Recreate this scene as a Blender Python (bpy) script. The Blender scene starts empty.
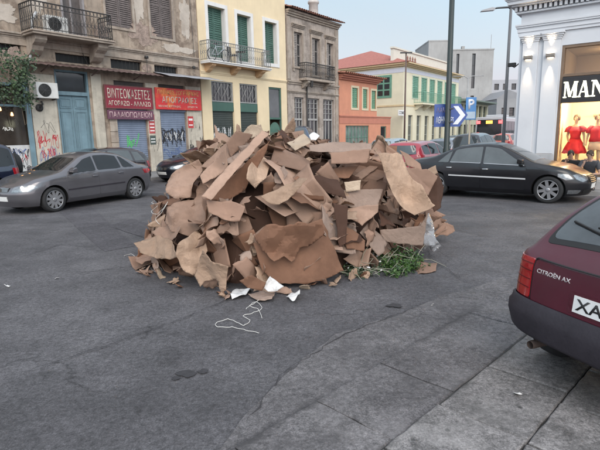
import bpy, bmesh, math, random
from math import sin, cos, tan, pi, radians, sqrt, atan2, hypot
from mathutils import Vector, Matrix, noise, Euler

# ------------------------------------------------------------------ camera
SC = bpy.context.scene
COL = SC.collection
F_PX, CAM_H, PITCH, ROLL = 481.0, 1.8, radians(10.75), radians(-1.12)
cam_data = bpy.data.cameras.new('camera')
cam_data.sensor_width = 36.0
cam_data.lens = F_PX / 600.0 * 36.0
cam_data.clip_start, cam_data.clip_end = 0.05, 3000
cam = bpy.data.objects.new('camera', cam_data)
COL.objects.link(cam)
cam.matrix_world = Matrix.Translation((0, 0, CAM_H)) @ Matrix.Rotation(pi / 2 - PITCH, 4, 'X') @ Matrix.Rotation(ROLL, 4, 'Z')
SC.camera = cam

# ------------------------------------------------------------------ sky and light (overcast dusk)
SUN_AZ, SUN_EL = radians(168), radians(36)          # azimuth measured clockwise from +Y
world = bpy.data.worlds.new('World')
SC.world = world
world.use_nodes = True
nt = world.node_tree
nt.nodes.clear()
w_out = nt.nodes.new('ShaderNodeOutputWorld')
w_bg = nt.nodes.new('ShaderNodeBackground')
w_sky = nt.nodes.new('ShaderNodeTexSky')
w_sky.sky_type = 'NISHITA'
w_sky.sun_disc = False
w_sky.sun_elevation = SUN_EL
w_sky.sun_rotation = SUN_AZ
w_sky.air_density, w_sky.dust_density, w_sky.ozone_density = 1.0, 1.5, 1.5
SKY_STRENGTH = 0.12
w_tc = nt.nodes.new('ShaderNodeTexCoord')
w_sep = nt.nodes.new('ShaderNodeSeparateXYZ')
w_ramp = nt.nodes.new('ShaderNodeValToRGB')
w_ns = nt.nodes.new('ShaderNodeTexNoise')
w_ns.inputs['Scale'].default_value = 2.2
w_ns.inputs['Detail'].default_value = 5
w_ma = nt.nodes.new('ShaderNodeMath'); w_ma.operation = 'MULTIPLY_ADD'
w_ma.inputs[1].default_value = 0.14
nt.links.new(w_tc.outputs['Generated'], w_ns.inputs['Vector'])
nt.links.new(w_tc.outputs['Generated'], w_sep.inputs[0])
nt.links.new(w_ns.outputs['Fac'], w_ma.inputs[0])
nt.links.new(w_sep.outputs['Z'], w_ma.inputs[2])
nt.links.new(w_ma.outputs[0], w_ramp.inputs['Fac'])
cr = w_ramp.color_ramp
cr.elements[0].position = 0.03; cr.elements[0].color = (6.0, 5.1, 5.9, 1)
cr.elements[1].position = 1.0; cr.elements[1].color = (5.7, 6.2, 6.9, 1)
for p_, c_ in ((0.13, (7.0, 6.2, 6.9)), (0.21, (6.5, 7.1, 7.6)), (0.34, (5.5, 7.0, 8.0))):
    e_ = cr.elements.new(p_); e_.color = (*c_, 1)
w_mix = nt.nodes.new('ShaderNodeMix'); w_mix.data_type = 'RGBA'
w_mix.inputs['Factor'].default_value = 0.85          # thin even cloud over the clear sky
nt.links.new(w_sky.outputs[0], w_mix.inputs['A'])
nt.links.new(w_ramp.outputs['Color'], w_mix.inputs['B'])
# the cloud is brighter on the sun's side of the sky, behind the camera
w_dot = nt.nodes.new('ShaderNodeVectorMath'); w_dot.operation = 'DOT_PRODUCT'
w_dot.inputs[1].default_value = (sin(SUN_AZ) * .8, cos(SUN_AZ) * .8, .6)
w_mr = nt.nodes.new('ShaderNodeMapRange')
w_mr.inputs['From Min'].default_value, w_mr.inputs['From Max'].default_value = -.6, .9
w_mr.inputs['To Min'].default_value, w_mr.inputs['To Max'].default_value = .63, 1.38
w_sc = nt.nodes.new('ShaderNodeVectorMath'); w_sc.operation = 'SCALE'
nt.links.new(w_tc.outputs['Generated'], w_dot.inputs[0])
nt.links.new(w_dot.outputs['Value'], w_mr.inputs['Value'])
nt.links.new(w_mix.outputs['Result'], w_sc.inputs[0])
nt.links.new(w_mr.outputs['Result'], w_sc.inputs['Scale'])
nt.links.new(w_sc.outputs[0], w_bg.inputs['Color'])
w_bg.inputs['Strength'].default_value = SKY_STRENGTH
nt.links.new(w_bg.outputs[0], w_out.inputs['Surface'])

sun_d = bpy.data.lights.new('sun', 'SUN')
sun_d.energy, sun_d.angle, sun_d.color = 1.3, radians(45), (1.0, 0.88, 0.76)
sun = bpy.data.objects.new('sun', sun_d)
COL.objects.link(sun)
sdir = Vector((sin(SUN_AZ) * cos(SUN_EL), cos(SUN_AZ) * cos(SUN_EL), sin(SUN_EL)))
sun.rotation_euler = (-sdir).to_track_quat('-Z', 'Y').to_euler()
SC.view_settings.view_transform = 'Standard'
SC.view_settings.look = 'None'
SC.view_settings.exposure = 0.65
SC.view_settings.gamma = 1.0
SC.view_settings.use_curve_mapping = False
SC.render.engine = 'CYCLES'
SC.cycles.max_bounces = 6
SC.cycles.diffuse_bounces = 2
SC.cycles.use_denoising = True

# ------------------------------------------------------------------ street axes (the left facades run along U_, V_ points into them)
ANG = radians(37.1)
U_ = Vector((sin(ANG), cos(ANG), 0)); V_ = Vector((-cos(ANG), sin(ANG), 0))
RZ_U = pi / 2 - ANG                # local x = U_, local y = V_
RZ_STORE = -ANG                    # local x = -V_, local y = U_
_R = cam.matrix_world.to_3x3()
CAM_O = Vector((0, 0, CAM_H))
def ray(px, py):
    return _R @ Vector(((px - 300) / F_PX, -(py - 225) / F_PX, -1.0))
def gnd(px, py, z=0.0):
    d = ray(px, py)
    return CAM_O + d * ((z - CAM_H) / d.z)
def on_plane(px, py, n, D):
    d = ray(px, py)
    return CAM_O + d * ((D - n.dot(CAM_O)) / n.dot(d))
FAC_D = 20.0
def fac(px, py):
    """photo position -> (metres along the left facade line, height)"""
    P = on_plane(px, py, V_, FAC_D)
    return P.dot(U_), P.z
def at_depth(px, py, Y):
    d = ray(px, py)
    return CAM_O + d * (Y / d.y)

# ------------------------------------------------------------------ object helpers
def meta(o, label=None, cat=None, group=None, kind=None):
    if label: o['label'] = label
    if cat: o['category'] = cat
    if group: o['group'] = group
    if kind: o['kind'] = kind
    return o
def empty(name, loc, rz=0.0, label=None, cat=None, group=None):
    o = bpy.data.objects.new(name, None)
    o.empty_display_size = 0.2
    COL.objects.link(o)
    o.location = loc
    o.rotation_euler = (0, 0, rz)
    return meta(o, label, cat, group)
class MB:
    """collects shapes, builds ONE mesh object"""
    def __init__(s):
        s.v = []; s.f = []; s.m = []; s.sm = []
    def add(s, vs, fs, mi=0, smooth=False):
        b = len(s.v)
        s.v.extend([tuple(p) for p in vs])
        for f in fs:
            s.f.append(tuple(b + i for i in f)); s.m.append(mi); s.sm.append(smooth)
        return s
    def box(s, x0, x1, y0, y1, z0, z1, mi=0):
        vs = [(x0, y0, z0), (x1, y0, z0), (x1, y1, z0), (x0, y1, z0), (x0, y0, z1), (x1, y0, z1), (x1, y1, z1), (x0, y1, z1)]
        return s.add(vs, [(0, 3, 2, 1), (4, 5, 6, 7), (0, 1, 5, 4), (1, 2, 6, 5), (2, 3, 7, 6), (3, 0, 4, 7)], mi)
    def quad(s, a, b, c, d, mi=0):
        return s.add([a, b, c, d], [(0, 1, 2, 3)], mi)
    def tube(s, pts, r, n=8, mi=0, caps=True):
        """round bar through points; r a number or one per point"""
        pts = [Vector(p) for p in pts]
        rs = r if isinstance(r, (list, tuple)) else [r] * len(pts)
        vs, fs = [], []
        up = None
        for i, p in enumerate(pts):
            t = (pts[min(i + 1, len(pts) - 1)] - pts[max(i - 1, 0)])
            if t.length < 1e-9: t = Vector((0, 0, 1))
            t.normalize()
            if up is None:
                up = Vector((0, 0, 1)) if abs(t.z) < .9 else Vector((1, 0, 0))
            a = t.cross(up)
            if a.length < 1e-6: a = t.cross(Vector((1, 0.1, 0)))
            a.normalize(); b = t.cross(a); up = -b if False else a.cross(t) * 1.0
            up.normalize()
            for k in range(n):
                an = 2 * pi * k / n
                vs.append(p + (a * cos(an) + b * sin(an)) * rs[i])
        for i in range(len(pts) - 1):
            for k in range(n):
                k2 = (k + 1) % n
                fs.append((i * n + k, (i + 1) * n + k, (i + 1) * n + k2, i * n + k2))
        if caps:
            fs.append(tuple(range(n))); fs.append(tuple(reversed(range((len(pts) - 1) * n, len(pts) * n))))
        return s.add(vs, fs, mi, n > 5)
    def lathe(s, prof, n=24, axis='Z', o=(0, 0, 0), mi=0, smooth=True):
        vs, fs = [], []
        for (r, h) in prof:
            for k in range(n):
                an = 2 * pi * k / n
                c = (r * cos(an), r * sin(an), h)
                if axis == 'Y': c = (r * cos(an), h, r * sin(an))
                if axis == 'X': c = (h, r * cos(an), r * sin(an))
                vs.append((o[0] + c[0], o[1] + c[1], o[2] + c[2]))
        for i in range(len(prof) - 1):
            for k in range(n):
                k2 = (k + 1) % n
                fs.append((i * n + k, i * n + k2, (i + 1) * n + k2, (i + 1) * n + k))
        return s.add(vs, fs, mi, smooth)
    def prism(s, poly, y0, y1, plane='XZ', mi=0):
        """polygon extruded between y0 and y1"""
        n = len(poly)
        def P(a, b, h):
            return (a, h, b) if plane == 'XZ' else ((h, a, b) if plane == 'YZ' else (a, b, h))
        vs = [P(a, b, y0) for a, b in poly] + [P(a, b, y1) for a, b in poly]
        fs = [tuple(range(n)), tuple(reversed(range(n, 2 * n)))] + [(i, n + i, n + (i + 1) % n, (i + 1) % n) for i in range(n)]
        return s.add(vs, fs, mi)
    def build(s, name, mats, parent=None, bevel=0.0, clean=True):
        me = bpy.data.meshes.new(name)
        me.from_pydata(s.v, [], s.f)
        for m in (mats if isinstance(mats, (list, tuple)) else [mats]):
            me.materials.append(m)
        for p, mi, sm in zip(me.polygons, s.m, s.sm):
            p.material_index = mi; p.use_smooth = sm
        if clean:
            bm = bmesh.new(); bm.from_mesh(me)
            bmesh.ops.recalc_face_normals(bm, faces=bm.faces)
            bm.to_mesh(me); bm.free()
        o = bpy.data.objects.new(name, me)
        COL.objects.link(o)
        if parent: o.parent = parent
        if bevel:
            b = o.modifiers.new('bevel', 'BEVEL'); b.width = bevel; b.segments = 2; b.limit_method = 'ANGLE'; b.angle_limit = radians(40)
        return o
def split_islands(o, gap=.04):
    """pieces that do not touch become objects of their own under the same parent"""
    bm = bmesh.new(); bm.from_mesh(o.data); bm.verts.ensure_lookup_table()
    seen = [-1] * len(bm.verts); isl = []
    for v in bm.verts:
        if seen[v.index] >= 0: continue
        k = len(isl); stack = [v]; seen[v.index] = k; lo = list(v.co); hi = list(v.co)
        while stack:
            w = stack.pop()
            for i in range(3): lo[i] = min(lo[i], w.co[i]); hi[i] = max(hi[i], w.co[i])
            for e in w.link_edges:
                q = e.other_vert(w)
                if seen[q.index] < 0: seen[q.index] = k; stack.append(q)
        isl.append((lo, hi))
    grp = list(range(len(isl)))
    def root(i):
        while grp[i] != i: i = grp[i]
        return i
    for i in range(len(isl)):
        for j in range(i):
            if all(isl[i][0][k] - gap <= isl[j][1][k] and isl[j][0][k] - gap <= isl[i][1][k] for k in range(3)): grp[root(i)] = root(j)
    ids = sorted({root(i) for i in range(len(isl))})
    if len(ids) < 2: bm.free(); return [o]
    cl = [root(seen[v.index]) for v in bm.verts]
    bm.free()
    out = []; base = o.data
    for n, g in enumerate(ids):
        b2 = bmesh.new(); b2.from_mesh(base); b2.verts.ensure_lookup_table()
        bmesh.ops.delete(b2, geom=[v for v in b2.verts if cl[v.index] != g], context='VERTS')
        me = bpy.data.meshes.new(o.name.split('.')[0]); b2.to_mesh(me); b2.free()
        for m in base.materials: me.materials.append(m)
        c = o.copy(); c.data = me; COL.objects.link(c); out.append(c)
    nm = o.name
    bpy.data.objects.remove(o)
    return out
def copy_tree(o, parent=None):
    c = o.copy(); COL.objects.link(c)
    c.parent = parent
    for ch in o.children:
        copy_tree(ch, c)
    return c

# ------------------------------------------------------------------ materials
def _set(n, key, val):
    if key in n.inputs: n.inputs[key].default_value = val
def pm(name, col, rough=.7, var=.2, scale=3.0, bump=.15, bscale=None, metal=0.0, coat=0.0, spec=.5, stain=None, stain_amt=0.0, stain_scale=.7, streak=0.0, rnd=0.0):
    """procedural plaster / paint / metal: noise in colour, blotches of a stain colour, vertical run-off streaks, bump"""
    m = bpy.data.materials.new(name); m.use_nodes = True
    t = m.node_tree; N = t.nodes; L = t.links
    b = N['Principled BSDF']
    _set(b, 'Roughness', rough); _set(b, 'Metallic', metal); _set(b, 'Coat Weight', coat); _set(b, 'Coat Roughness', .06); _set(b, 'Specular IOR Level', spec)
    tc = N.new('ShaderNodeTexCoord')
    n1 = N.new('ShaderNodeTexNoise'); n1.inputs['Scale'].default_value = scale; n1.inputs['Detail'].default_value = 8; n1.inputs['Roughness'].default_value = .62
    L.new(tc.outputs['Object'], n1.inputs['Vector'])
    r = N.new('ShaderNodeValToRGB')
    r.color_ramp.elements[0].position = .3; r.color_ramp.elements[1].position = .72
    r.color_ramp.elements[0].color = tuple(c * (1 - var) for c in col) + (1,)
    r.color_ramp.elements[1].color = tuple(min(1, c * (1 + var)) for c in col) + (1,)
    L.new(n1.outputs['Fac'], r.inputs['Fac'])
    out = r.outputs['Color']
    def mix(fac_socket, col2, amt=1.0):
        nonlocal out
        mx = N.new('ShaderNodeMix'); mx.data_type = 'RGBA'
        if amt != 1.0:
            mm = N.new('ShaderNodeMath'); mm.operation = 'MULTIPLY'; mm.inputs[1].default_value = amt
            L.new(fac_socket, mm.inputs[0]); fac_socket = mm.outputs[0]
        L.new(fac_socket, mx.inputs['Factor']); L.new(out, mx.inputs['A']); mx.inputs['B'].default_value = tuple(col2) + (1,)
        out = mx.outputs['Result']
    if stain_amt:
        n2 = N.new('ShaderNodeTexNoise'); n2.inputs['Scale'].default_value = stain_scale; n2.inputs['Detail'].default_value = 9; n2.inputs['Roughness'].default_value = .7
        mp = N.new('ShaderNodeMapping'); mp.inputs['Location'].default_value = (13.1, 4.2, 7.7)
        L.new(tc.outputs['Object'], mp.inputs[0]); L.new(mp.outputs[0], n2.inputs['Vector'])
        r2 = N.new('ShaderNodeValToRGB'); r2.color_ramp.elements[0].position = .5; r2.color_ramp.elements[1].position = .6
        L.new(n2.outputs['Fac'], r2.inputs['Fac'])
        mix(r2.outputs['Color'], stain or tuple(c * .5 for c in col), stain_amt)
    if streak:
        mp = N.new('ShaderNodeMapping'); mp.inputs['Scale'].default_value = (5, 5, .35)
        n3 = N.new('ShaderNodeTexNoise'); n3.inputs['Scale'].default_value = 1.3; n3.inputs['Detail'].default_value = 6
        L.new(tc.outputs['Object'], mp.inputs[0]); L.new(mp.outputs[0], n3.inputs['Vector'])
        r3 = N.new('ShaderNodeValToRGB'); r3.color_ramp.elements[0].position = .5; r3.color_ramp.elements[1].position = .75
        L.new(n3.outputs['Fac'], r3.inputs['Fac'])
        mix(r3.outputs['Color'], tuple(c * .42 for c in col), streak)
    if rnd:
        oi = N.new('ShaderNodeObjectInfo')
        hs = N.new('ShaderNodeHueSaturation')
        mr = N.new('ShaderNodeMapRange'); mr.inputs['To Min'].default_value = 1 - rnd; mr.inputs['To Max'].default_value = 1 + rnd
        L.new(oi.outputs['Random'], mr.inputs['Value']); L.new(mr.outputs['Result'], hs.inputs['Value']); L.new(out, hs.inputs['Color'])
        out = hs.outputs['Color']
    L.new(out, b.inputs['Base Color'])
    if bump:
        nb = N.new('ShaderNodeTexNoise'); nb.inputs['Scale'].default_value = bscale or scale * 9; nb.inputs['Detail'].default_value = 6
        L.new(tc.outputs['Object'], nb.inputs['Vector'])
        bp = N.new('ShaderNodeBump'); bp.inputs['Strength'].default_value = bump; bp.inputs['Distance'].default_value = .02
        L.new(nb.outputs['Fac'], bp.inputs['Height']); L.new(bp.outputs['Normal'], b.inputs['Normal'])
    return m
def emit(name, col, strength):
    m = bpy.data.materials.new(name); m.use_nodes = True
    b = m.node_tree.nodes['Principled BSDF']
    b.inputs['Base Color'].default_value = (*[min(1, c) for c in col], 1)
    b.inputs['Emission Color'].default_value = (*col, 1); b.inputs['Emission Strength'].default_value = strength
    return m
def glass_mat(name, col=(.02, .025, .03), rough=.06, spec=1.0, metal=0.0):
    return pm(name, col, rough, .25, 1.5, 0.0, spec=spec, metal=metal)
def clear_glass(name, tint=(1, 1, 1)):
    m = bpy.data.materials.new(name); m.use_nodes = True
    t = m.node_tree; N = t.nodes; L = t.links
    N.remove(N['Principled BSDF'])
    tr = N.new('ShaderNodeBsdfTransparent'); tr.inputs[0].default_value = (*tint, 1)
    gl = N.new('ShaderNodeBsdfGlossy'); gl.inputs['Roughness'].default_value = .02
    fr = N.new('ShaderNodeFresnel'); fr.inputs[0].default_value = 1.45
    mx = N.new('ShaderNodeMixShader')
    L.new(fr.outputs[0], mx.inputs[0]); L.new(tr.outputs[0], mx.inputs[1]); L.new(gl.outputs[0], mx.inputs[2])
    L.new(mx.outputs[0], N['Material Output'].inputs['Surface'])
    return m
def text_obj(txt, x0, x1, z0, z1, y, mat, parent, name='lettering', bold=.0, extrude=.003, facing=0.0):
    """writing fitted into a rectangle of the parent's local xz plane, readable from -y"""
    cu = bpy.data.curves.new(name, 'FONT')
    cu.body = txt; cu.extrude = 0; cu.offset = bold; cu.align_x = 'LEFT'
    tmp = bpy.data.objects.new('tmp_text', cu); COL.objects.link(tmp)
    dg = bpy.context.evaluated_depsgraph_get()
    me = bpy.data.meshes.new_from_object(tmp.evaluated_get(dg))
    bpy.data.objects.remove(tmp); bpy.data.curves.remove(cu)
    xs = [v.co.x for v in me.vertices]; ys = [v.co.y for v in me.vertices]
    if not xs: return None
    ax, bx, ay, by = min(xs), max(xs), min(ys), max(ys)
    for v in me.vertices:
        v.co = Vector((x0 + (v.co.x - ax) / (bx - ax) * (x1 - x0), y, z0 + (v.co.y - ay) / max(1e-6, by - ay) * (z1 - z0)))
    bm = bmesh.new(); bm.from_mesh(me)
    r = bmesh.ops.extrude_face_region(bm, geom=bm.faces[:])
    bmesh.ops.translate(bm, vec=(0, -extrude, 0), verts=[g for g in r['geom'] if isinstance(g, bmesh.types.BMVert)])
    bmesh.ops.recalc_face_normals(bm, faces=bm.faces)
    bm.to_mesh(me); bm.free()
    me.materials.clear(); me.materials.append(mat)
    me.name = name
    o = bpy.data.objects.new(name, me); COL.objects.link(o); o.parent = parent
    return o
def scribble(mb, x0, x1, z0, z1, y, rng, n=5, w=.03, mi=0):
    """sprayed tag: looping ribbons a few mm proud of a wall (local xz plane)"""
    for k in range(n):
        cx = x0 + (x1 - x0) * (k + .5) / n; cw = (x1 - x0) / n * .9
        pts = []
        m = rng.randint(5, 8)
        for i in range(m):
            pts.append(Vector((cx + rng.uniform(-.5, .5) * cw * 1.2, 0, rng.uniform(z0, z1))))
        sm = []
        for i in range(len(pts) - 1):
            p0 = pts[max(i - 1, 0)]; p1 = pts[i]; p2 = pts[i + 1]; p3 = pts[min(i + 2, len(pts) - 1)]
            for q in range(7):
                t = q / 7
                sm.append(.5 * ((2 * p1) + (p2 - p0) * t + (2 * p0 - 5 * p1 + 4 * p2 - p3) * t * t + (3 * p1 - p0 - 3 * p2 + p3) * t ** 3))
        vs, fs = [], []
        for i, p in enumerate(sm):
            d = sm[min(i + 1, len(sm) - 1)] - sm[max(i - 1, 0)]
            nrm = Vector((-d.z, 0, d.x)); nrm = nrm.normalized() if nrm.length > 1e-6 else Vector((1, 0, 0))
            ww = w * (.55 + .45 * abs(sin(i * .35 + k)))
            yy = y - .0004 * (k * 60 + i)/60
            vs += [(p.x + nrm.x * ww / 2, yy, p.z + nrm.z * ww / 2), (p.x - nrm.x * ww / 2, yy, p.z - nrm.z * ww / 2)]
        for i in range(len(sm) - 1):
            fs.append((2 * i, 2 * i + 1, 2 * i + 3, 2 * i + 2))
        mb.add(vs, fs, mi)
    return mb

M = {}
def mat(key, *a, **k):
    if key not in M: M[key] = pm(key, *a, **k)
    return M[key]
mat('dark_metal', (.035, .035, .038), .5, .2, 5, .1)
mat('black', (.012, .012, .012), .6, .2, 4, .05)
mat('rubber', (.018, .018, .019), .85, .25, 9, .2)
mat('iron', (.03, .028, .027), .6, .3, 9, .15)
mat('white_paint', (.78, .77, .75), .6, .06, 4, .05)
mat('window_dark', (.03, .033, .036), .08, .3, 1.2, 0, spec=.8)
mat('window_curtain', (.16, .15, .14), .15, .4, 2.2, 0, spec=.8)
mat('concrete', (.30, .29, .28), .85, .2, 3, .3, stain_amt=.35)
mat('ac_white', (.62, .61, .58), .5, .1, 5, .05, streak=.25)
mat('steel', (.45, .45, .45), .35, .1, 5, .05, metal=.9)
# ------------------------------------------------------------------ ground, road, pavements
def ground_material(name, base, dark, light, crackscale=.35, crack=.6, lines=(), spots=0.0):
    m = bpy.data.materials.new(name); m.use_nodes = True
    t = m.node_tree; N = t.nodes; L = t.links; b = N['Principled BSDF']
    tc = N.new('ShaderNodeTexCoord')
    def noise_n(scale, detail=8, rough=.6, loc=(0, 0, 0), sc=(1, 1, 1), rot=0):
        mp = N.new('ShaderNodeMapping'); mp.inputs['Location'].default_value = loc; mp.inputs['Scale'].default_value = sc; mp.inputs['Rotation'].default_value = (0, 0, rot)
        n = N.new('ShaderNodeTexNoise'); n.inputs['Scale'].default_value = scale; n.inputs['Detail'].default_value = detail; n.inputs['Roughness'].default_value = rough
        L.new(tc.outputs['Object'], mp.inputs[0]); L.new(mp.outputs[0], n.inputs['Vector'])
        return n
    def ramp(sock, stops):
        r = N.new('ShaderNodeValToRGB'); e = r.color_ramp.elements
        e[0].position, e[0].color = stops[0][0], (*stops[0][1], 1); e[1].position, e[1].color = stops[-1][0], (*stops[-1][1], 1)
        for p, c in stops[1:-1]:
            q = e.new(p); q.color = (*c, 1)
        L.new(sock, r.inputs['Fac']); return r
    def mix(a, bcol, fac, mode='MIX'):
        mx = N.new('ShaderNodeMix'); mx.data_type = 'RGBA'; mx.blend_type = mode
        if isinstance(fac, float): mx.inputs['Factor'].default_value = fac
        else: L.new(fac, mx.inputs['Factor'])
        L.new(a, mx.inputs['A'])
        if isinstance(bcol, tuple): mx.inputs['B'].default_value = (*bcol, 1)
        else: L.new(bcol, mx.inputs['B'])
        return mx.outputs['Result']
    big = noise_n(.55, 9, .65)
    c = ramp(big.outputs['Fac'], [(.32, dark), (.5, base), (.7, light)]).outputs['Color']
    # tyre-worn bands along the street
    band = noise_n(1.0, 4, .5, (3, 8, 0), (.08, .9, 1), -RZ_U)
    c = mix(c, dark, ramp(band.outputs['Fac'], [(.5, (0, 0, 0)), (.72, (.55,) * 3)]).outputs['Color'])
    # oil and damp spots
    sp = noise_n(2.3, 5, .55, (7, 1, 0))
    c = mix(c, tuple(v * .35 for v in dark), ramp(sp.outputs['Fac'], [(.63, (0, 0, 0)), (.74, (.6,) * 3)]).outputs['Color'])
    lt = noise_n(5.5, 6, .6, (2, 17, 0))
    c = mix(c, light, ramp(lt.outputs['Fac'], [(.6, (0, 0, 0)), (.75, (.35,) * 3)]).outputs['Color'])
    md = noise_n(2.8, 10, .72, (11, 3, 0))
    c = mix(c, ramp(md.outputs['Fac'], [(.33, (.62,) * 3), (.5, (1.0,) * 3), (.68, (1.32,) * 3)]).outputs['Color'], .55, 'MULTIPLY')
    fi = noise_n(24, 8, .75, (1, 13, 0))
    c = mix(c, ramp(fi.outputs['Fac'], [(.36, (.5,) * 3), (.5, (1.0,) * 3), (.64, (1.5,) * 3)]).outputs['Color'], .85, 'MULTIPLY')
    gr = noise_n(75, 4, .8, (9, 2, 0))
    c = mix(c, ramp(gr.outputs['Fac'], [(.36, (.5,) * 3), (.5, (1.0,) * 3), (.64, (1.6,) * 3)]).outputs['Color'], .8, 'MULTIPLY')
    # aggregate
    ag = noise_n(160, 3, .7)
    c = mix(c, ramp(ag.outputs['Fac'], [(.3, (.6,) * 3), (.68, (1.35,) * 3)]).outputs['Color'], .75, 'MULTIPLY')
    # grime that has settled along the worn joints of the pavement
    for (w0, wid, amt, lo, hi) in lines:
        sb = N.new('ShaderNodeVectorMath'); sb.operation = 'SUBTRACT'; sb.inputs[1].default_value = tuple(K0)
        dt = N.new('ShaderNodeVectorMath'); dt.operation = 'DOT_PRODUCT'; dt.inputs[1].default_value = tuple(W_)
        dk = N.new('ShaderNodeVectorMath'); dk.operation = 'DOT_PRODUCT'; dk.inputs[1].default_value = tuple(K_)
        L.new(tc.outputs['Object'], sb.inputs[0]); L.new(sb.outputs[0], dt.inputs[0]); L.new(sb.outputs[0], dk.inputs[0])
        a1 = N.new('ShaderNodeMath'); a1.operation = 'SUBTRACT'; a1.inputs[1].default_value = w0; L.new(dt.outputs['Value'], a1.inputs[0])
        a2 = N.new('ShaderNodeMath'); a2.operation = 'ABSOLUTE'; L.new(a1.outputs[0], a2.inputs[0])
        nz = noise_n(2.6, 7, .65, (w0 * 9, 3, 1))
        a3 = N.new('ShaderNodeMath'); a3.operation = 'MULTIPLY_ADD'; a3.inputs[1].default_value = -wid * 4.5; L.new(nz.outputs['Fac'], a3.inputs[0]); L.new(a2.outputs[0], a3.inputs[2])
        mr = N.new('ShaderNodeMapRange'); mr.inputs['From Min'].default_value = -wid * 1.6; mr.inputs['From Max'].default_value = -wid * 2.6; mr.inputs['To Min'].default_value = 0; mr.inputs['To Max'].default_value = amt
        L.new(a3.outputs[0], mr.inputs['Value'])
        m1 = N.new('ShaderNodeMapRange'); m1.inputs['From Min'].default_value = lo - .5; m1.inputs['From Max'].default_value = lo; L.new(dk.outputs['Value'], m1.inputs['Value'])
        m2 = N.new('ShaderNodeMapRange'); m2.inputs['From Min'].default_value = hi + .5; m2.inputs['From Max'].default_value = hi; L.new(dk.outputs['Value'], m2.inputs['Value'])
        q1 = N.new('ShaderNodeMath'); q1.operation = 'MULTIPLY'; L.new(mr.outputs['Result'], q1.inputs[0]); L.new(m1.outputs['Result'], q1.inputs[1])
        q2 = N.new('ShaderNodeMath'); q2.operation = 'MULTIPLY'; L.new(q1.outputs[0], q2.inputs[0]); L.new(m2.outputs['Result'], q2.inputs[1])
        c = mix(c, tuple(v * .62 for v in dark), q2.outputs[0])
    if spots:
        vg = N.new('ShaderNodeTexVoronoi'); vg.inputs['Scale'].default_value = 3.2; vg.inputs['Randomness'].default_value = 1.0
        L.new(tc.outputs['Object'], vg.inputs['Vector'])
        c = mix(c, tuple(v * .5 for v in dark), ramp(vg.outputs['Distance'], [(.045, (spots,) * 3), (.075, (0, 0, 0))]).outputs['Color'])
        pw = noise_n(1.3, 9, .68, (23, 5, 0))
        c = mix(c, tuple(min(1, v * 1.35) for v in light), ramp(pw.outputs['Fac'], [(.52, (0, 0, 0)), (.66, (.42,) * 3)]).outputs['Color'])
        pd = noise_n(1.9, 9, .7, (3, 35, 0))
        c = mix(c, dark, ramp(pd.outputs['Fac'], [(.52, (0, 0, 0)), (.68, (.75,) * 3)]).outputs['Color'])
    # hair cracks
    wv = noise_n(1.6, 4, .6, (5, 5, 5))
    add = N.new('ShaderNodeVectorMath'); add.operation = 'ADD'
    scl = N.new('ShaderNodeVectorMath'); scl.operation = 'SCALE'; scl.inputs['Scale'].default_value = .9
    L.new(wv.outputs['Color'], scl.inputs[0]); L.new(tc.outputs['Object'], add.inputs[0]); L.new(scl.outputs[0], add.inputs[1])
    vo = N.new('ShaderNodeTexVoronoi'); vo.feature = 'DISTANCE_TO_EDGE'; vo.inputs['Scale'].default_value = crackscale
    L.new(add.outputs[0], vo.inputs['Vector'])
    ck = ramp(vo.outputs['Distance'], [(0.0, (1, 1, 1)), (.006, (0, 0, 0))])
    msk = noise_n(.5, 3, .5, (31, 2, 0))
    mm = N.new('ShaderNodeMath'); mm.operation = 'MULTIPLY'
    L.new(ck.outputs['Color'], mm.inputs[0]); L.new(ramp(msk.outputs['Fac'], [(.45, (0, 0, 0)), (.6, (crack,) * 3)]).outputs['Color'], mm.inputs[1])
    c = mix(c, tuple(v * .25 for v in dark), mm.outputs[0])
    L.new(c, b.inputs['Base Color'])
    rr = ramp(sp.outputs['Fac'], [(.5, (.86,) * 3), (.75, (.5,) * 3)])
    L.new(rr.outputs['Color'], b.inputs['Roughness'])
    bp = N.new('ShaderNodeBump'); bp.inputs['Strength'].default_value = .55; bp.inputs['Distance'].default_value = .006
    ad2 = N.new('ShaderNodeMath'); ad2.operation = 'MULTIPLY_ADD'; ad2.inputs[1].default_value = 3.0
    L.new(big.outputs['Fac'], ad2.inputs[0]); L.new(ag.outputs['Fac'], ad2.inputs[2])
    L.new(ad2.outputs[0], bp.inputs['Height']); L.new(bp.outputs['Normal'], b.inputs['Normal'])
    return m
KA = radians(45.3)
K_ = Vector((sin(KA), cos(KA), 0)); W_ = Vector((-cos(KA), sin(KA), 0))
PAV_Z = .06
K0 = gnd(439, 403, PAV_Z)
LN = ((.63, .07, .8, -3.2, 1.6), (0.0, .045, .8, -3.2, 1.2), (.3, .10, .45, -1.6, -.2))
ASPH = ground_material('asphalt', (.082, .0775, .082), (.048, .0455, .0485), (.122, .1155, .120))
ASPH_OLD = ground_material('asphalt_patch', (.068, .063, .069), (.042, .039, .043), (.102, .096, .102), .8, .4)
ASPH_LITE = ground_material('asphalt_worn', (.096, .096, .1), (.066, .066, .071), (.135, .134, .136), .6, .7)
PAVE = [ground_material('paving', tuple(q * k for q in (.20, .187, .184)), tuple(q * k for q in (.088, .083, .080)), tuple(q * k for q in (.33, .312, .302)), .45, .8, LN[:2], .8) for k in (.85, 1.0, 1.12)]
APRON = ground_material('apron_concrete', (.112, .104, .106), (.066, .061, .063), (.168, .157, .157), .5, .9, LN, .5)
rng = random.Random(4)

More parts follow.
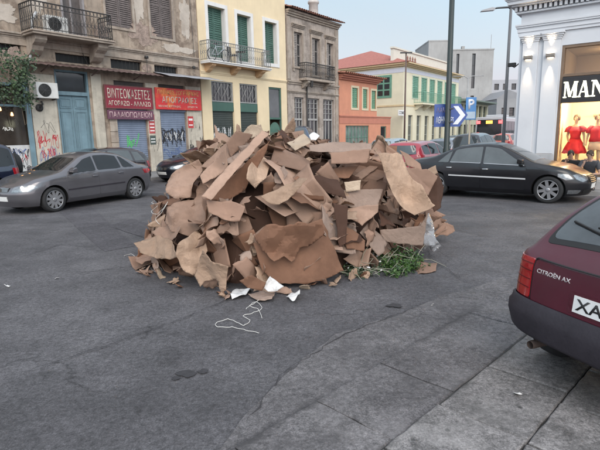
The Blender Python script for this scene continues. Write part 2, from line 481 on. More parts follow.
def sheet_obj(name, pts, z, m, sub=0, ragged=0.0, seed=1):
    """flat ground sheet from an outline; the outline may be ragged"""
    r = random.Random(seed)
    P = [Vector((p[0], p[1], 0)) for p in pts]
    out = []
    for i, p in enumerate(P):
        q = P[(i + 1) % len(P)]
        n = max(1, int((q - p).length / .12)) if ragged else 1
        for k in range(n):
            s = p.lerp(q, k / n)
            if ragged:
                s = s + Vector((noise.noise(s * 1.1 + Vector((seed, 0, 0))) + .5 * noise.noise(s * 3.7 + Vector((seed, 0, 0))) + .25 * r.uniform(-1, 1), noise.noise(s * 1.1 + Vector((0, seed + 9, 3))) + .5 * noise.noise(s * 3.7 + Vector((0, seed, 3))) + .25 * r.uniform(-1, 1), 0)) * ragged
            out.append(s)
    bm = bmesh.new()
    vs = [bm.verts.new((p.x, p.y, z)) for p in out]
    f = bm.faces.new(vs)
    f.normal_update()
    if f.normal.z < 0: bmesh.ops.reverse_faces(bm, faces=[f])
    bmesh.ops.triangulate(bm, faces=bm.faces[:])
    me = bpy.data.meshes.new(name); bm.to_mesh(me); bm.free()
    me.materials.append(m)
    o = bpy.data.objects.new(name, me); COL.objects.link(o)
    return meta(o, kind='structure')
def uv(a, b): return U_ * a + V_ * b

sheet_obj('road', [(-700, -300), (900, -300), (900, 1200), (-700, 1200)], 0, ASPH)
# repair trenches in the road
sheet_obj('road_patch', [gnd(*p) for p in ((30, 186), (62, 181), (136, 246), (104, 252))], .004, ASPH_OLD, ragged=.02, seed=3)
sheet_obj('road_patch', [gnd(*p) for p in ((108, 226), (132, 219), (225, 247), (222, 252), (150, 240))], .0068, ASPH_OLD, ragged=.02, seed=6)
for i, (px, py, s) in enumerate(((186, 374, .08), (203, 372, .05), (176, 379, .04), (395, 306, .09), (428, 305, .06))):
    c = gnd(px, py)
    rr = random.Random(i)
    sheet_obj('road_stain', [(c.x + s * cos(k * .63) * rr.uniform(.5, 1.2), c.y + s * .8 * sin(k * .63) * rr.uniform(.5, 1.2)) for k in range(10)], .0092 + .0004 * i, mat('damp_tar', (.034, .032, .035), .6, .3, 12, .2), seed=i)

# worn concrete apron between the asphalt and the pavement, kerb frame runs at its own angle
def kw(k, w): return K0 + K_ * k + W_ * w
sheet_obj('apron', [gnd(*p) for p in ((190, 490), (246, 424), (283, 374), (340, 338), (425, 304), (505, 278), (540, 320), (440, 402), (375, 465))], .0125, APRON, ragged=.07, seed=12)
def slabs(name, k0, k1, rows, z0, m, seed, gap=.006):
    """one paved surface of separate, slightly uneven slabs with sunk joints"""
    r = random.Random(seed)
    mb = MB()
    w = rows[0]
    for ri in range(len(rows) - 1):
        w1, w0 = rows[ri], rows[ri + 1]
        k = k0 + r.uniform(-.4, 0)
        while k < k1:
            ln = r.uniform(.5, .8)
            g = gap * r.uniform(.5, 1.2)
            dz = r.uniform(-.004, .004); tx = r.uniform(-.005, .005); ty = r.uniform(-.005, .005)
            top, bot = [], []
            cs = [(k + g, w0 + g), (k + ln - g, w0 + g), (k + ln - g, w1 - g), (k + g, w1 - g)]
            ring = []
            for i in range(4):
                a, b = cs[i], cs[(i + 1) % 4]
                for q in range(6):
                    t = q / 6
                    e = .006
                    ring.append((a[0] + (b[0] - a[0]) * t + r.uniform(-e, e), a[1] + (b[1] - a[1]) * t + r.uniform(-e, e)))
            cx, cy = k + ln / 2, (w0 + w1) / 2
            n = len(ring)
            vs = []
            for (a, b) in ring:
                p = kw(a, b); vs.append((p.x, p.y, z0 - .05))
            for (a, b) in ring:
                p = kw(a, b); vs.append((p.x, p.y, z0 + dz + tx * (a - cx) + ty * (b - cy) - .008))
            for (a, b) in ring:
                p = kw(cx + (a - cx) * .97, cy + (b - cy) * .965); vs.append((p.x, p.y, z0 + dz + tx * (a - cx) + ty * (b - cy)))
            fs = [(i, (i + 1) % n, n + (i + 1) % n, n + i) for i in range(n)] + [(n + i, n + (i + 1) % n, 2 * n + (i + 1) % n, 2 * n + i) for i in range(n)]
            fs.append(tuple(range(2 * n, 3 * n)))
            mb.add(vs, fs, r.randrange(len(m)) if isinstance(m, list) else 0)
            k += ln
    return meta(mb.build(name, m), kind='structure')
# bed under the slabs, then the slabs and the kerb row
sheet_obj('pavement_bed', [kw(-6, .02), kw(9, .02), kw(9, -9), kw(-6, -9)], PAV_Z - .022, mat('joint_dirt', (.05, .047, .044), .95, .4, 14, .4))
sheet_obj('pavement_bed', [kw(-6, .62), kw(3.4, .62), kw(3.4, .021), kw(-6, .021)], PAV_Z - .055, M['joint_dirt'])
slabs('pavement', -6, 9, [.0, -.56, -1.06, -1.54, -2.16, -2.78, -3.4, -4.1, -4.8, -5.5], PAV_Z, PAVE, 5)
slabs('kerb', -5, 3.4, [.63, .004], PAV_Z - .012, APRON, 15, .006)
# pavement along the left facades and round the shop on the right
def pavement_block(name, a0, a1, b0, b1, h=.13):
    mb = MB()
    vs = [uv(a0, b0), uv(a1, b0), uv(a1, b1), uv(a0, b1)]
    e = .18
    k = [uv(a0 + e, b0 + e), uv(a1 - e, b0 + e), uv(a1 - e, b1 - e), uv(a0 + e, b1 - e)]
    mb.add([(p.x, p.y, -.02) for p in vs] + [(p.x, p.y, h) for p in vs], [(0, 1, 5, 4), (1, 2, 6, 5), (2, 3, 7, 6), (3, 0, 4, 7), (4, 5, 6, 7)])
    return meta(mb.build(name, mat('far_paving', (.23, .225, .22), .85, .25, 2.2, .3, stain_amt=.4), bevel=.015), kind='structure')
pavement_block('pavement_far_side', -30, 41.2, 17.0, 20.1)
pavement_block('pavement_far_side', 42.2, 120, 17.0, 20.1)

# open cracks and seams in the asphalt
def crack(pts, w, z, seed):
    r = random.Random(seed); P = [gnd(*p) for p in pts]; L_ = []
    for a, b in zip(P[:-1], P[1:]):
        n = max(2, int((b - a).length / .06))
        for k in range(n): L_.append(a.lerp(b, k / n) + Vector((r.gauss(0, .012), r.gauss(0, .012), 0)))
    vs, fs = [], []
    for i, p in enumerate(L_):
        d = L_[min(i + 1, len(L_) - 1)] - L_[max(i - 1, 0)]; d.z = 0; d.normalize(); n = Vector((-d.y, d.x, 0)); ww = w * r.uniform(.3, 1.2) * min(1, (i + 1) / 4, (len(L_) - i) / 4)
        vs += [(p.x + n.x * ww, p.y + n.y * ww, z), (p.x - n.x * ww, p.y - n.y * ww, z)]
    for i in range(len(L_) - 1): fs.append((2 * i, 2 * i + 1, 2 * i + 3, 2 * i + 2))
    mb = MB(); mb.add(vs, fs); meta(mb.build('road_crack', mat('crack_dirt', (.042, .039, .042), .95, .3, 9, .2)), kind='structure')
crack([(22, 374), (60, 362), (98, 350), (140, 335), (186, 318), (236, 297), (262, 284)], .006, .0162, 1)
crack([(246, 424), (283, 374), (340, 338), (425, 304)], .006, .0174, 4)
crack([(372, 218), (420, 232), (455, 230), (500, 240)], .005, .0178, 5)
crack([(20, 258), (60, 245), (98, 248)], .006, .0186, 7)
crack([(420, 232), (432, 260), (470, 285)], .006, .019, 8)
# ------------------------------------------------------------------ buildings
def wall_holes(W, H, holes, depth, reveal=.22, mb=None, sides=True, roof=True, z0=0.0, x0=0.0):
    """front wall at y=0 with real openings, reveals, side and back walls and a roof slab, in one mesh"""
    mb = mb or MB()
    xs = sorted({x0, W, *[h[0] for h in holes], *[h[1] for h in holes]})
    zs = sorted({z0, H, *[h[2] for h in holes], *[h[3] for h in holes]})
    for i in range(len(xs) - 1):
        for j in range(len(zs) - 1):
            cx, cz = (xs[i] + xs[i + 1]) / 2, (zs[j] + zs[j + 1]) / 2
            if any(h[0] < cx < h[1] and h[2] < cz < h[3] for h in holes): continue
            mb.quad((xs[i], 0, zs[j]), (xs[i + 1], 0, zs[j]), (xs[i + 1], 0, zs[j + 1]), (xs[i], 0, zs[j + 1]))
    for h in holes:
        a, b, c, d = h[:4]; r = h[4] if len(h) > 4 else reveal
        mb.quad((a, 0, c), (a, r, c), (a, r, d), (a, 0, d)); mb.quad((b, 0, c), (b, 0, d), (b, r, d), (b, r, c))
        mb.quad((a, 0, d), (a, r, d), (b, r, d), (b, 0, d)); mb.quad((a, 0, c), (b, 0, c), (b, r, c), (a, r, c))
    if sides:
        mb.quad((x0, 0, z0), (x0, 0, H), (x0, depth, H), (x0, depth, z0)); mb.quad((W, 0, z0), (W, depth, z0), (W, depth, H), (W, 0, H))
        mb.quad((x0, depth, z0), (x0, depth, H), (W, depth, H), (W, depth, z0))
    if roof: mb.quad((x0, 0, H), (W, 0, H), (W, depth, H), (x0, depth, H))
    return mb
def louvre(mb, x0, x1, z0, z1, y, t=.035, step=.085, fr=.055, slant=.02):
    """one louvred leaf"""
    mb.box(x0, x0 + fr, y, y + t, z0, z1); mb.box(x1 - fr, x1, y, y + t, z0, z1)
    mid = (z0 + z1) / 2
    for c in (z0, mid - fr / 2, z1 - fr):
        mb.box(x0 + fr, x1 - fr, y + .001, y + t - .001, c, c + fr)
    for lo, hi in ((z0 + fr, mid - fr / 2), (mid + fr / 2, z1 - fr)):
        n = max(1, int((hi - lo) / step)); st = (hi - lo) / n
        for k in range(n):
            a = lo + k * st
            mb.add([(x0 + fr, y + .003, a + .008), (x1 - fr, y + .003, a + .008), (x1 - fr, y + t - .003, a + st * .95), (x0 + fr, y + t - .003, a + st * .95)], [(0, 1, 2, 3)])
def frame_rect(mb, x0, x1, z0, z1, y0, y1, w):
    mb.box(x0, x0 + w, y0, y1, z0, z1); mb.box(x1 - w, x1, y0, y1, z0, z1)
    mb.box(x0 + w, x1 - w, y0 + .001, y1 - .001, z1 - w, z1); mb.box(x0 + w, x1 - w, y0 + .001, y1 - .001, z0, z0 + w)
def window(root, x0, x1, z0, z1, y, fmat, pmat, bars=(1, 2), w=.06, name='window'):
    f = MB(); frame_rect(f, x0, x1, z0, z1, y - .05, y, w)
    for i in range(1, bars[0] + 1):
        c = x0 + (x1 - x0) * i / (bars[0] + 1); f.box(c - w / 2, c + w / 2, y - .045, y - .004, z0 + w, z1 - w)
    for i in range(1, bars[1] + 1):
        c = z0 + (z1 - z0) * i / (bars[1] + 1); f.box(x0 + w, x1 - w, y - .04, y - .008, c - w / 2.6, c + w / 2.6)
    o = f.build(name, fmat, root)
    MB().box(x0, x1, y - .002, y + .03, z0, z1).build('pane', pmat, o)
    return o
def roller(mb, x0, x1, z0, z1, y, step=.09, d=.018, mi=0):
    n = int((z1 - z0) / step); st = (z1 - z0) / n
    for k in range(n):
        a = z0 + k * st
        mb.add([(x0, y, a), (x1, y, a), (x1, y - d, a + st * .35), (x0, y - d, a + st * .35), (x1, y - d, a + st * .75), (x0, y - d, a + st * .75), (x1, y, a + st), (x0, y, a + st)],
               [(0, 1, 2, 3), (3, 2, 4, 5), (5, 4, 6, 7)], mi)
def railing(mb, pts, z0, z1, step=.13, r=.011, scroll=True):
    """iron balcony railing along an xy polyline: rails, upright bars and small scrolls"""
    for a, b in zip(pts[:-1], pts[1:]):
        a = Vector((a[0], a[1], 0)); b = Vector((b[0], b[1], 0))
        ln = (b - a).length; d = (b - a) / ln
        for z, rr in ((z0 + .06, r * 1.3), (z1 - .18, r), (z1, r * 1.9)):
            mb.tube([a + Vector((0, 0, z)), b + Vector((0, 0, z))], rr, 5)
        n = max(2, int(ln / step))
        for k in range(n + 1):
            p = a + d * (ln * k / n)
            mb.tube([p + Vector((0, 0, z0)), p + Vector((0, 0, z1))], r * (1.5 if k in (0, n) else .85), 4)
            if scroll and k < n:
                c = p + d * (ln / n / 2); rad = ln / n * .42
                for zc in (z1 - .09, z0 + (z1 - z0) * .42):
                    mb.tube([c + d * (rad * cos(t * pi / 4)) + Vector((0, 0, zc + (rad if zc < z1 - .1 else .08) * sin(t * pi / 4))) for t in range(9)], r * .75, 3, caps=False)
                mb.tube([c + d * (rad * .9 * sin(t * 1.1)) + Vector((0, 0, z0 + .08 + (z1 - z0 - .3) * t / 8)) for t in range(9)], r * .65, 3, caps=False)
    return mb
def corbel(mb, x0, x1, ztop, h, d):
    """stone bracket under a balcony slab, scrolled in side view"""
    poly = [(0, ztop), (-d, ztop), (-d, ztop - h * .22), (-d * .86, ztop - h * .36), (-d * .62, ztop - h * .5), (-d * .5, ztop - h * .72), (-d * .25, ztop - h * .92), (0, ztop - h)]
    mb.prism(poly, x0, x1, 'YZ')
def ac_unit(root_loc, rz, label, group):
    t = empty('air_conditioner', root_loc, rz, label, 'air conditioner', group)
    MB().box(-.42, .42, -.30, 0, 0, .6).build('casing', M['ac_white'], t, .015)
    g = MB()
    g.lathe([(.0, -.316), (.24, -.316), (.25, -.302)], 24, 'Y', (-.1, 0, .3))
    g.build('fan_opening', M['black'], t)
    gr = MB()
    for k in range(1, 6):
        gr.tube([(-.1 + .045 * k * cos(a * pi / 10), -.322, .3 + .045 * k * sin(a * pi / 10)) for a in range(21)], .005, 4, caps=False)
    for a in range(8): gr.tube([(-.1, -.324, .3), (-.1 + .24 * cos(a * pi / 4), -.324, .3 + .24 * sin(a * pi / 4))], .005, 4)
    gr.build('fan_grille', mat('grille_grey', (.1, .1, .1), .5), t)
    MB().box(-.36, -.28, -.3, .02, -.05, -.002).box(.28, .36, -.3, .02, -.05, -.002).build('bracket', M['iron'], t)
    return t
def moulding(mb, x0, x1, z0, z1, d, steps=3, y=0.0):
    """stepped cornice / string course growing outwards to the top"""
    for i in range(steps):
        a = z0 + (z1 - z0) * i / steps; b = z0 + (z1 - z0) * (i + 1) / steps
        dd = d * (i + 1) / steps
        mb.box(x0 - dd * .25, x1 + dd * .25, y - dd, y + .01, a, b)
    return mb

# ---------- the old plaster building on the left
A0, A1 = 0.5, 17.95
oldb = empty('old_plaster_building', uv(A0, FAC_D), RZ_U, 'dilapidated stone building with peeling grey plaster, brown shutters and shops behind graffiti', 'building')
STONE = pm('old_plaster', (.34, .272, .212), .92, .28, 1.6, .6, 7, stain=(.17, .125, .095), stain_amt=.85, stain_scale=1.3, streak=.6)
STONE2 = pm('ashlar', (.33, .27, .22), .92, .3, 2.5, .6, 9, stain=(.42, .37, .31), stain_amt=.5, stain_scale=1.5, streak=.45)
PIER = pm('cream_pier', (.50, .45, .37), .9, .15, 1.6, .35, 10, stain=(.3, .26, .22), stain_amt=.45, stain_scale=1.3, streak=.4)
ax = lambda px, py: fac(px, py)[0] - A0
xs_door = (9.72, 11.15)
hA = [(4.0, 8.62, 0.2, 3.9, .25),                  # shop window far left
      (xs_door[0], xs_door[1], .14, 4.55, .3),      # tall blue door with transom
      (12.35, 13.95, .14, 4.3, .25),                # roller shutter under the first sign
      (14.75, 16.35, .14, 4.3, .25),                # roller shutter under the second sign
      (7.2, 8.55, 4.98, 5.3, .2), (9.85, 11.4, 4.86, 5.2, .2), (12.3, 13.9, 4.82, 5.22, .2), (14.6, 16.0, 4.78, 5.18, .2),   # vents in the band
      (10.35, 11.2, 6.0, 9.2, .2), (12.25, 13.6, 6.62, 9.3, .14), (14.55, 15.85, 6.5, 9.3, .14), (6.0, 7.3, 6.6, 9.3, .14)]
wall_holes(A1 - A0, 11.5, hA, 9).build('wall', STONE, oldb)
tr = MB()
moulding(tr, 0, A1 - A0 - .12, 5.55, 5.75, .16)
tr.box(0, A1 - A0 - .12, -.05, -.002, 5.3, 5.54)
tr.build('string_course', STONE2, oldb)
q = MB()
for i in range(8):      # ashlar pier between door and shops
    q.box(11.95, 12.32, -.085 - .006 * (i % 2), -.002, .13 + i * .48, .13 + i * .48 + .465)
q.build('ashlar_pier', STONE2, oldb, .012)
p_ = MB()
p_.box(8.66, 9.66, -.05, -.002, .13, 4.3); p_.box(11.25, 11.72, -.06, -.002, .13, 4.5)
p_.box(13.99, 14.7, -.045, -.002, .13, 4.3); p_.box(16.4, A1 - A0 - .06, -.045, -.002, .13, 4.3)
p_.build('cream_pier', PIER, oldb, .01)
# rusty patch of lost render and a pale repair, each a thin irregular skim of plaster
sk = MB()
def skim(mb, cx, cz, rx, rz, seed, y):
    r = random.Random(seed)
    pts = []
    for k in range(90):
        a = k * pi / 45; q = .8 + .45 * noise.noise(Vector((cos(a) * 1.6, sin(a) * 1.6, seed))) + .22 * noise.noise(Vector((cos(a) * 6, sin(a) * 6, seed + 3))) + r.uniform(-.03, .03)
        pts.append((cx + rx * cos(a) * q, cz + rz * sin(a) * q))
    mb.prism(pts, y, -.0005)
skim(sk, 16.65, 7.7, .42, 1.05, 3, -.022); skim(sk, 13.95, 8.3, .4, 1.5, 8, -.018)
skim(sk, 16.0, 6.05, 1.1, .25, 9, -.015); skim(sk, 9.3, 7.6, .6, 1.2, 10, -.016); skim(sk, 7.9, 6.4, .9, .4, 13, -.018)
sk.build('plaster_repair', pm('pale_render', (.46, .40, .34), .9, .15, 3, .4, 12, stain=(.31, .25, .20), stain_amt=.5), oldb)
sk = MB()
skim(sk, 14.1, 6.55, .95, .55, 21, -.012); skim(sk, 12.0, 6.3, .5, .4, 23, -.012); skim(sk, 5.4, 6.2, 1.4, .35, 24, -.012); skim(sk, 8.2, 4.9, .5, .3, 27, -.012); skim(sk, 14.2, 5.0, .35, .22, 28, -.014)
sk.build('bare_masonry', pm('bare_stone', (.31, .235, .195), .95, .4, 6, .9, 14, stain=(.16, .12, .10), stain_amt=.6, stain_scale=3), oldb)
# openings
BROWN = pm('brown_shutter', (.14, .115, .108), .75, .3, 4, .25, streak=.4)
for x0, x1, z0, z1 in ((12.25, 13.6, 6.62, 9.3), (14.55, 15.85, 6.5, 9.3), (6.0, 7.3, 6.6, 9.3)):
    m_ = (x0 + x1) / 2
    wnd = MB(); frame_rect(wnd, x0 - .1, x1 + .1, z0 - .12, z1 + .1, -.05, .02, .11)
    wo = wnd.build('window', STONE2, oldb)
    MB().box(x0, x1, .13, .16, z0, z1).build('pane', M['window_dark'], wo)
    for a, b in ((x0 + .015, m_ - .008), (m_ + .008, x1 - .015)):
        s = MB(); louvre(s, a, b, z0 + .02, z1 - .02, .03); s.build('shutter', BROWN, wo)
MB().box(10.35, 11.2, .18, .22, 6.0, 9.2).build('balcony_door', pm('old_door', (.10, .085, .08), .7, .3, 3, .2, streak=.5), oldb)
bd = MB(); frame_rect(bd, 10.27, 11.28, 5.92, 9.28, -.04, .17, .09); bd.box(10.73, 10.81, .12, .18, 6.0, 9.2)
bd.build('balcony_door_frame', pm('grey_frame', (.25, .23, .23), .8, .2), oldb)
vt = MB()
for x0, x1, z0, z1 in ((7.2, 8.55, 4.98, 5.3), (9.85, 11.4, 4.86, 5.2), (12.3, 13.9, 4.82, 5.22), (14.6, 16.0, 4.78, 5.18)):
    vt.box(x0, x1, .16, .2, z0, z1)
    for k in range(1, 8): vt.tube([(x0 + (x1 - x0) * k / 8, .06, z0), (x0 + (x1 - x0) * k / 8, .06, z1)], .012, 4)
vt.build('vent_grating', M['black'], oldb)
# tall blue double door
BLUE = pm('blue_door_paint', (.16, .245, .285), .65, .18, 2.2, .2, streak=.4)
dr = MB(); frame_rect(dr, xs_door[0], xs_door[1], .14, 4.55, .02, .16, .075); dr.box(xs_door[0] + .07, xs_door[1] - .07, .03, .17, 3.55, 3.7)
dro = dr.build('door_frame', BLUE, oldb)
xm = (xs_door[0] + xs_door[1]) / 2
for a, b in ((xs_door[0] + .08, xm - .006), (xm + .006, xs_door[1] - .08)):
    lf = MB(); lf.box(a, b, .14, .19, .15, 3.54)
    for z0, z1 in ((.3, .95), (1.08, 2.9), (3.02, 3.44)):
        frame_rect(lf, a + .07, b - .07, z0, z1, .115, .139, .035); lf.box(a + .14, b - .14, .122, .139, z0 + .07, z1 - .07)
    lf.tube([(b - .03 if a < xm - .1 else a + .03, .10, 1.15), (b - .03 if a < xm - .1 else a + .03, .10, 1.35)], .012, 6)
    lf.build('door_leaf', BLUE, oldb, .004)
MB().box(xs_door[0] + .07, xs_door[1] - .07, .14, .17, 3.7, 4.48).build('transom', M['window_dark'], oldb)
# shop front at the far left: blue frame, dark glass, white graffitied panel below
sf = MB()
frame_rect(sf, 4.0, 8.62, .2, 3.9, -.03, .1, .11); sf.box(6.25, 6.35, -.025, .095, .3, 3.8)
sf.box(4.1, 8.5, -.02, .09, 3.02, 3.1); sf.box(4.1, 8.5, -.028, .09, .31, .55)
sf.box(8.42, 8.62, -.06, -.031, .14, 3.95)
sf.build('shop_front', BLUE, oldb)
MB().box(4.1, 8.5, .06, .085, 1.58, 3.8).build('shop_pane', pm('shop_glass', (.035, .028, .022), .06, .5, 1.0, 0, spec=.8), oldb)
MB().box(4.1, 8.5, .035, .085, .56, 1.57).build('shop_panel', pm('white_panel', (.55, .54, .53), .7, .12, 3, .1, streak=.35), oldb)
lg = MB()
for (x, z) in ((6.9, 2.95), (7.55, 2.9), (7.95, 2.72)):
    lg.lathe([(.0, .1), (.03, .08), (.05, 0), (.05, -.04), (0, -.05)], 10, 'Z', (x, .045, z))
lg.build('shop_lamp', emit('warm_lamp', (1.0, .5, .18), 3), oldb)
wr = MB(); scribble(wr, 7.55, 7.95, 2.12, 2.26, .054, random.Random(5), 4, .02); wr.build('window_lettering', mat('sign_white', (.75, .72, .66), .6), oldb)
# roller shutters
SHUT = pm('blue_grey_shutter', (.19, .23, .31), .55, .15, 1.6, .1, streak=.3)
for x0, x1 in ((12.35, 13.95), (14.75, 16.35)):
    s = MB(); roller(s, x0, x1, .14, 3.0, .12); s.box(x0, x1, .0, .12, 3.0, 3.12); s.build('roller_shutter', SHUT, oldb)
    MB().box(x0, x1, .1, .14, 3.12, 4.3).build('over_door_panel', pm('dark_board', (.07, .06, .055), .8, .3, 2, .2), oldb)
G_RED = mat('spray_red', (.45, .03, .04), .6); G_BLU = mat('spray_blue', (.05, .1, .3), .6); G_BLK = mat('spray_black', (.02, .02, .024), .6); G_GRN = mat('spray_green', (.08, .42, .12), .6); G_WHT = mat('spray_white', (.6, .6, .6), .6)
rg = random.Random(11)
def graffiti(root, x0, x1, z0, z1, y, m, n=5, w=.03, seed=1):
    mb = MB(); scribble(mb, x0, x1, z0, z1, y, random.Random(seed), n, w); return mb.build('graffiti', m, root, clean=False)
for a in ((8.8, 9.5, 1.55, 1.95, -.053, G_RED, 3, .035, 1), (8.85, 9.4, 1.05, 1.4, -.053, G_RED, 3, .035, 2), (9.2, 9.62, .62, .85, -.053, G_RED, 3, .05, 3), (8.75, 9.5, .3, .55, -.053, G_BLU, 5, .025, 4), (8.9, 9.55, 2.0, 2.5, -.053, G_BLK, 2, .012, 5),
          (6.9, 7.9, 1.0, 1.5, .031, G_BLK, 5, .02, 6), (7.3, 8.1, .65, .95, .031, G_BLU, 4, .03, 7), (7.6, 8.4, 1.05, 1.45, .031, G_BLK, 4, .03, 8), (6.7, 7.6, 1.3, 1.5, .031, G_RED, 4, .015, 9), (7.8, 8.4, .6, .8, .031, G_BLK, 4, .025, 10),
          (6.6, 8.3, .62, 1.5, .0315, G_BLK, 9, .016, 60), (6.7, 7.3, .7, 1.1, .031, G_GRN, 3, .02, 61), (7.7, 8.35, .9, 1.3, .0305, G_RED, 4, .018, 62), (6.8, 8.3, 1.15, 1.5, .03, G_BLU, 6, .014, 63), (8.75, 9.55, .7, 1.5, -.0535, G_BLU, 4, .014, 64), (8.72, 9.6, 1.2, 2.2, -.0525, G_RED, 4, .02, 65), (14.8, 16.3, 1.25, 2.3, .0905, G_BLK, 7, .03, 66), (12.4, 13.9, .5, 1.0, .0935, G_BLU, 6, .02, 67), (16.5, 17.3, .5, 1.6, -.0475, G_BLK, 5, .025, 68),
          (12.75, 13.5, 1.3, 1.95, .094, G_GRN, 3, .05, 11), (12.45, 13.7, .75, 1.15, .094, G_BLK, 6, .03, 12), (14.85, 16.3, 1.4, 2.15, .094, G_BLK, 6, .085, 13), (15.0, 16.2, 1.55, 2.05, .092, G_WHT, 5, .035, 14), (14.9, 16.3, .6, 1.2, .094, G_BLU, 4, .02, 15),
          (16.45, 16.9, .9, 1.35, -.048, G_BLK, 5, .04, 16), (16.6, 17.2, 2.0, 2.6, -.048, G_BLK, 3, .015, 17), (14.05, 14.6, .9, 1.8, -.048, G_BLK, 2, .012, 18), (17.0, 17.4, 1.2, 1.8, -.048, G_BLK, 3, .015, 19)):
    graffiti(oldb, *a)
pz = MB(); pz.box(14.02, 14.35, -.056, -.046, 1.95, 2.85); pz.build('red_notice', pm('notice_red', (.42, .07, .07), .6, .2), oldb)
pz = MB(); pz.box(14.02, 14.35, -.056, -.046, 1.42, 1.85); pz.build('dark_notice', mat('notice_dark', (.07, .09, .08), .6), oldb)
pz = MB()
for k in range(5): pz.box(14.06, 14.31, -.059, -.0565, 2.05 + k * .16, 2.05 + k * .16 + .05)
for k in range(2): pz.box(14.06, 14.31, -.059, -.0565, 1.52 + k * .14, 1.52 + k * .14 + .045)
pz.build('notice_lines', M['white_paint'], oldb)
pz = MB(); pz.box(16.42, 16.78, -.056, -.046, 2.2, 2.8); pz.build('red_poster', pm('poster_red', (.5, .05, .05), .5, .2), oldb)
pz = MB(); pz.box(16.47, 16.73, -.059, -.0565, 2.58, 2.68); pz.box(16.47, 16.73, -.059, -.0565, 2.32, 2.38); pz.build('poster_lines', M['white_paint'], oldb)
pz = MB(); pz.lathe([(0, -.06), (.14, -.05), (.15, 0)], 12, 'Y', (8.95, -.05, 3.0)); pz.tube([(8.95, -.1, 3.0), (9.05, -.16, 3.15), (9.0, -.16, 3.25)], .04, 6); pz.build('wall_lamp', M['iron'], oldb)
# old balcony
bal = MB(); bal.box(8.6, 11.9, -1.0, -.002, 5.64, 5.79); bal.box(8.55, 11.95, -1.05, -.002, 5.72, 5.76)
bo = bal.build('balcony', STONE2, oldb, .01)
cb = MB(); corbel(cb, 8.75, 9.2, 5.64, .7, .8); corbel(cb, 11.3, 11.75, 5.64, .7, .8); cb.build('corbel', STONE2, bo, .01)
rl = MB(); railing(rl, [(8.65, -.02), (8.65, -.97), (11.86, -.97), (11.86, -.02)], 5.8, 6.78, .15, .013); rl.build('railing', M['iron'], bo)
ac_unit(oldb.matrix_basis @ Vector((9.62, -.56, 5.8)), RZ_U, 'white air conditioner standing on the iron-railed balcony of the old plaster building', 'air conditioners')
ac_unit(oldb.matrix_basis @ Vector((9.2, -.07, 3.36)), RZ_U, 'white air conditioner fixed to the pier beside the blue double door', 'air conditioners')
pp = MB(); pp.tube([(9.22, -.12, 6.6), (9.05, -.13, 6.35), (9.0, -.12, 6.1), (8.95, -.12, 5.5), (8.75, -.1, 4.65)], .05, 8); pp.build('drain_pipe', pm('pale_pipe', (.5, .5, .5), .6, .1), oldb)
cbm = MB()
cbm.tube([(10.9, -.05, 5.7), (11.0, -.04, 5.3), (11.2, -.05, 4.8)], .012, 4); cbm.tube([(14.05, -.2, 5.5), (14.05, -.2, 4.7)], .012, 4); cbm.lathe([(0, .08), (.09, .05), (.1, -.06), (0, -.08)], 10, 'Z', (14.05, -.2, 5.45)); cbm.lathe([(0, .08), (.08, .05), (.08, -.06), (0, -.08)], 10, 'Z', (16.9, -.2, 5.25))
cbm.tube([(13.2, -.03, 5.28), (15, -.03, 5.2), (17.4, -.03, 5.22)], .01, 4); cbm.tube([(17.0, -.05, 9.5), (17.05, -.05, 7.4), (17.1, -.05, 5.8)], .014, 4)
cbm.build('cables', M['iron'], oldb)
# canopy: narrow corrugated strip, then a broader bent sheet
cn = MB()
n = 70
vs, fs = [], []
for i in range(n + 1):
    x = 8.3 + (14.95 - 8.3) * i / n; w = .018 * sin(i * 2.2)
    vs += [(x, -.02, 4.78 + w), (x, -.75, 4.58 + w)]
for i in range(n): fs.append((2 * i, 2 * i + 2, 2 * i + 3, 2 * i + 1))
cn.add(vs, fs)
for x in (9.2, 11.3, 13.4): cn.tube([(x, -.02, 4.4), (x, -.7, 4.57)], .018, 5)
co = cn.build('canopy', pm('rusty_sheet', (.13, .085, .075), .7, .4, 4, .2, streak=.5), oldb, clean=False)
s_ = co.modifiers.new('t', 'SOLIDIFY'); s_.thickness = .01
cn = MB()
vs, fs = [], []
for i in range(25):
    x = 14.5 + 3.6 * i / 24
    for j in range(5):
        vs.append((x, -.02 - .30 * j, 4.86 - .07 * j + .03 * noise.noise(Vector((x * 1.3, j * .8, 2)))))
for i in range(24):
    for j in range(4): fs.append((i * 5 + j, i * 5 + j + 1, (i + 1) * 5 + j + 1, (i + 1) * 5 + j))
cn.add(vs, fs, 0, True)
co = cn.build('canopy', pm('grey_sheet', (.36, .37, .40), .5, .2, 2, .1, stain=(.2, .17, .16), stain_amt=.4), oldb, clean=False)
s_ = co.modifiers.new('t', 'SOLIDIFY'); s_.thickness = .012

# ---------- shop signs
def flat_sign(name, x0, x1, z0, z1, y, boardm, label, cat, rows, root=oldb, frame=None):
    P = root.matrix_basis @ Vector(((x0 + x1) / 2, y, z0))
    t = empty(name, P, root.rotation_euler.z, label, cat, 'shop signs on the old building')
    hw = (x1 - x0) / 2; h = z1 - z0
    MB().box(-hw, hw, -.04, 0, 0, h).build('board', boardm, t)
    if frame: 
        f = MB(); frame_rect(f, -hw - .02, hw + .02, -.02, h + .02, -.055, -.001, .04); f.build('frame', frame, t)
    for (txt, a, b, c, d, m, bold) in rows:
        text_obj(txt, -hw + a * 2 * hw, -hw + b * 2 * hw, c * h, d * h, -.0425, m, t, bold=bold)
    return t
S_RED = pm('sign_dark_red', (.23, .02, .035), .5, .15, 2, .03, streak=.2); S_ORG = pm('sign_bright_red', (.55, .03, .03), .45, .12, 2, .03, stain=(.75, .28, .05), stain_amt=.6, stain_scale=1.0)
S_PRP = pm('sign_purple', (.13, .05, .08), .5, .15, 2, .03)
L_CREAM = mat('letter_cream', (.62, .55, .45), .6); L_PINK = mat('letter_pink', (.60, .42, .42), .6)
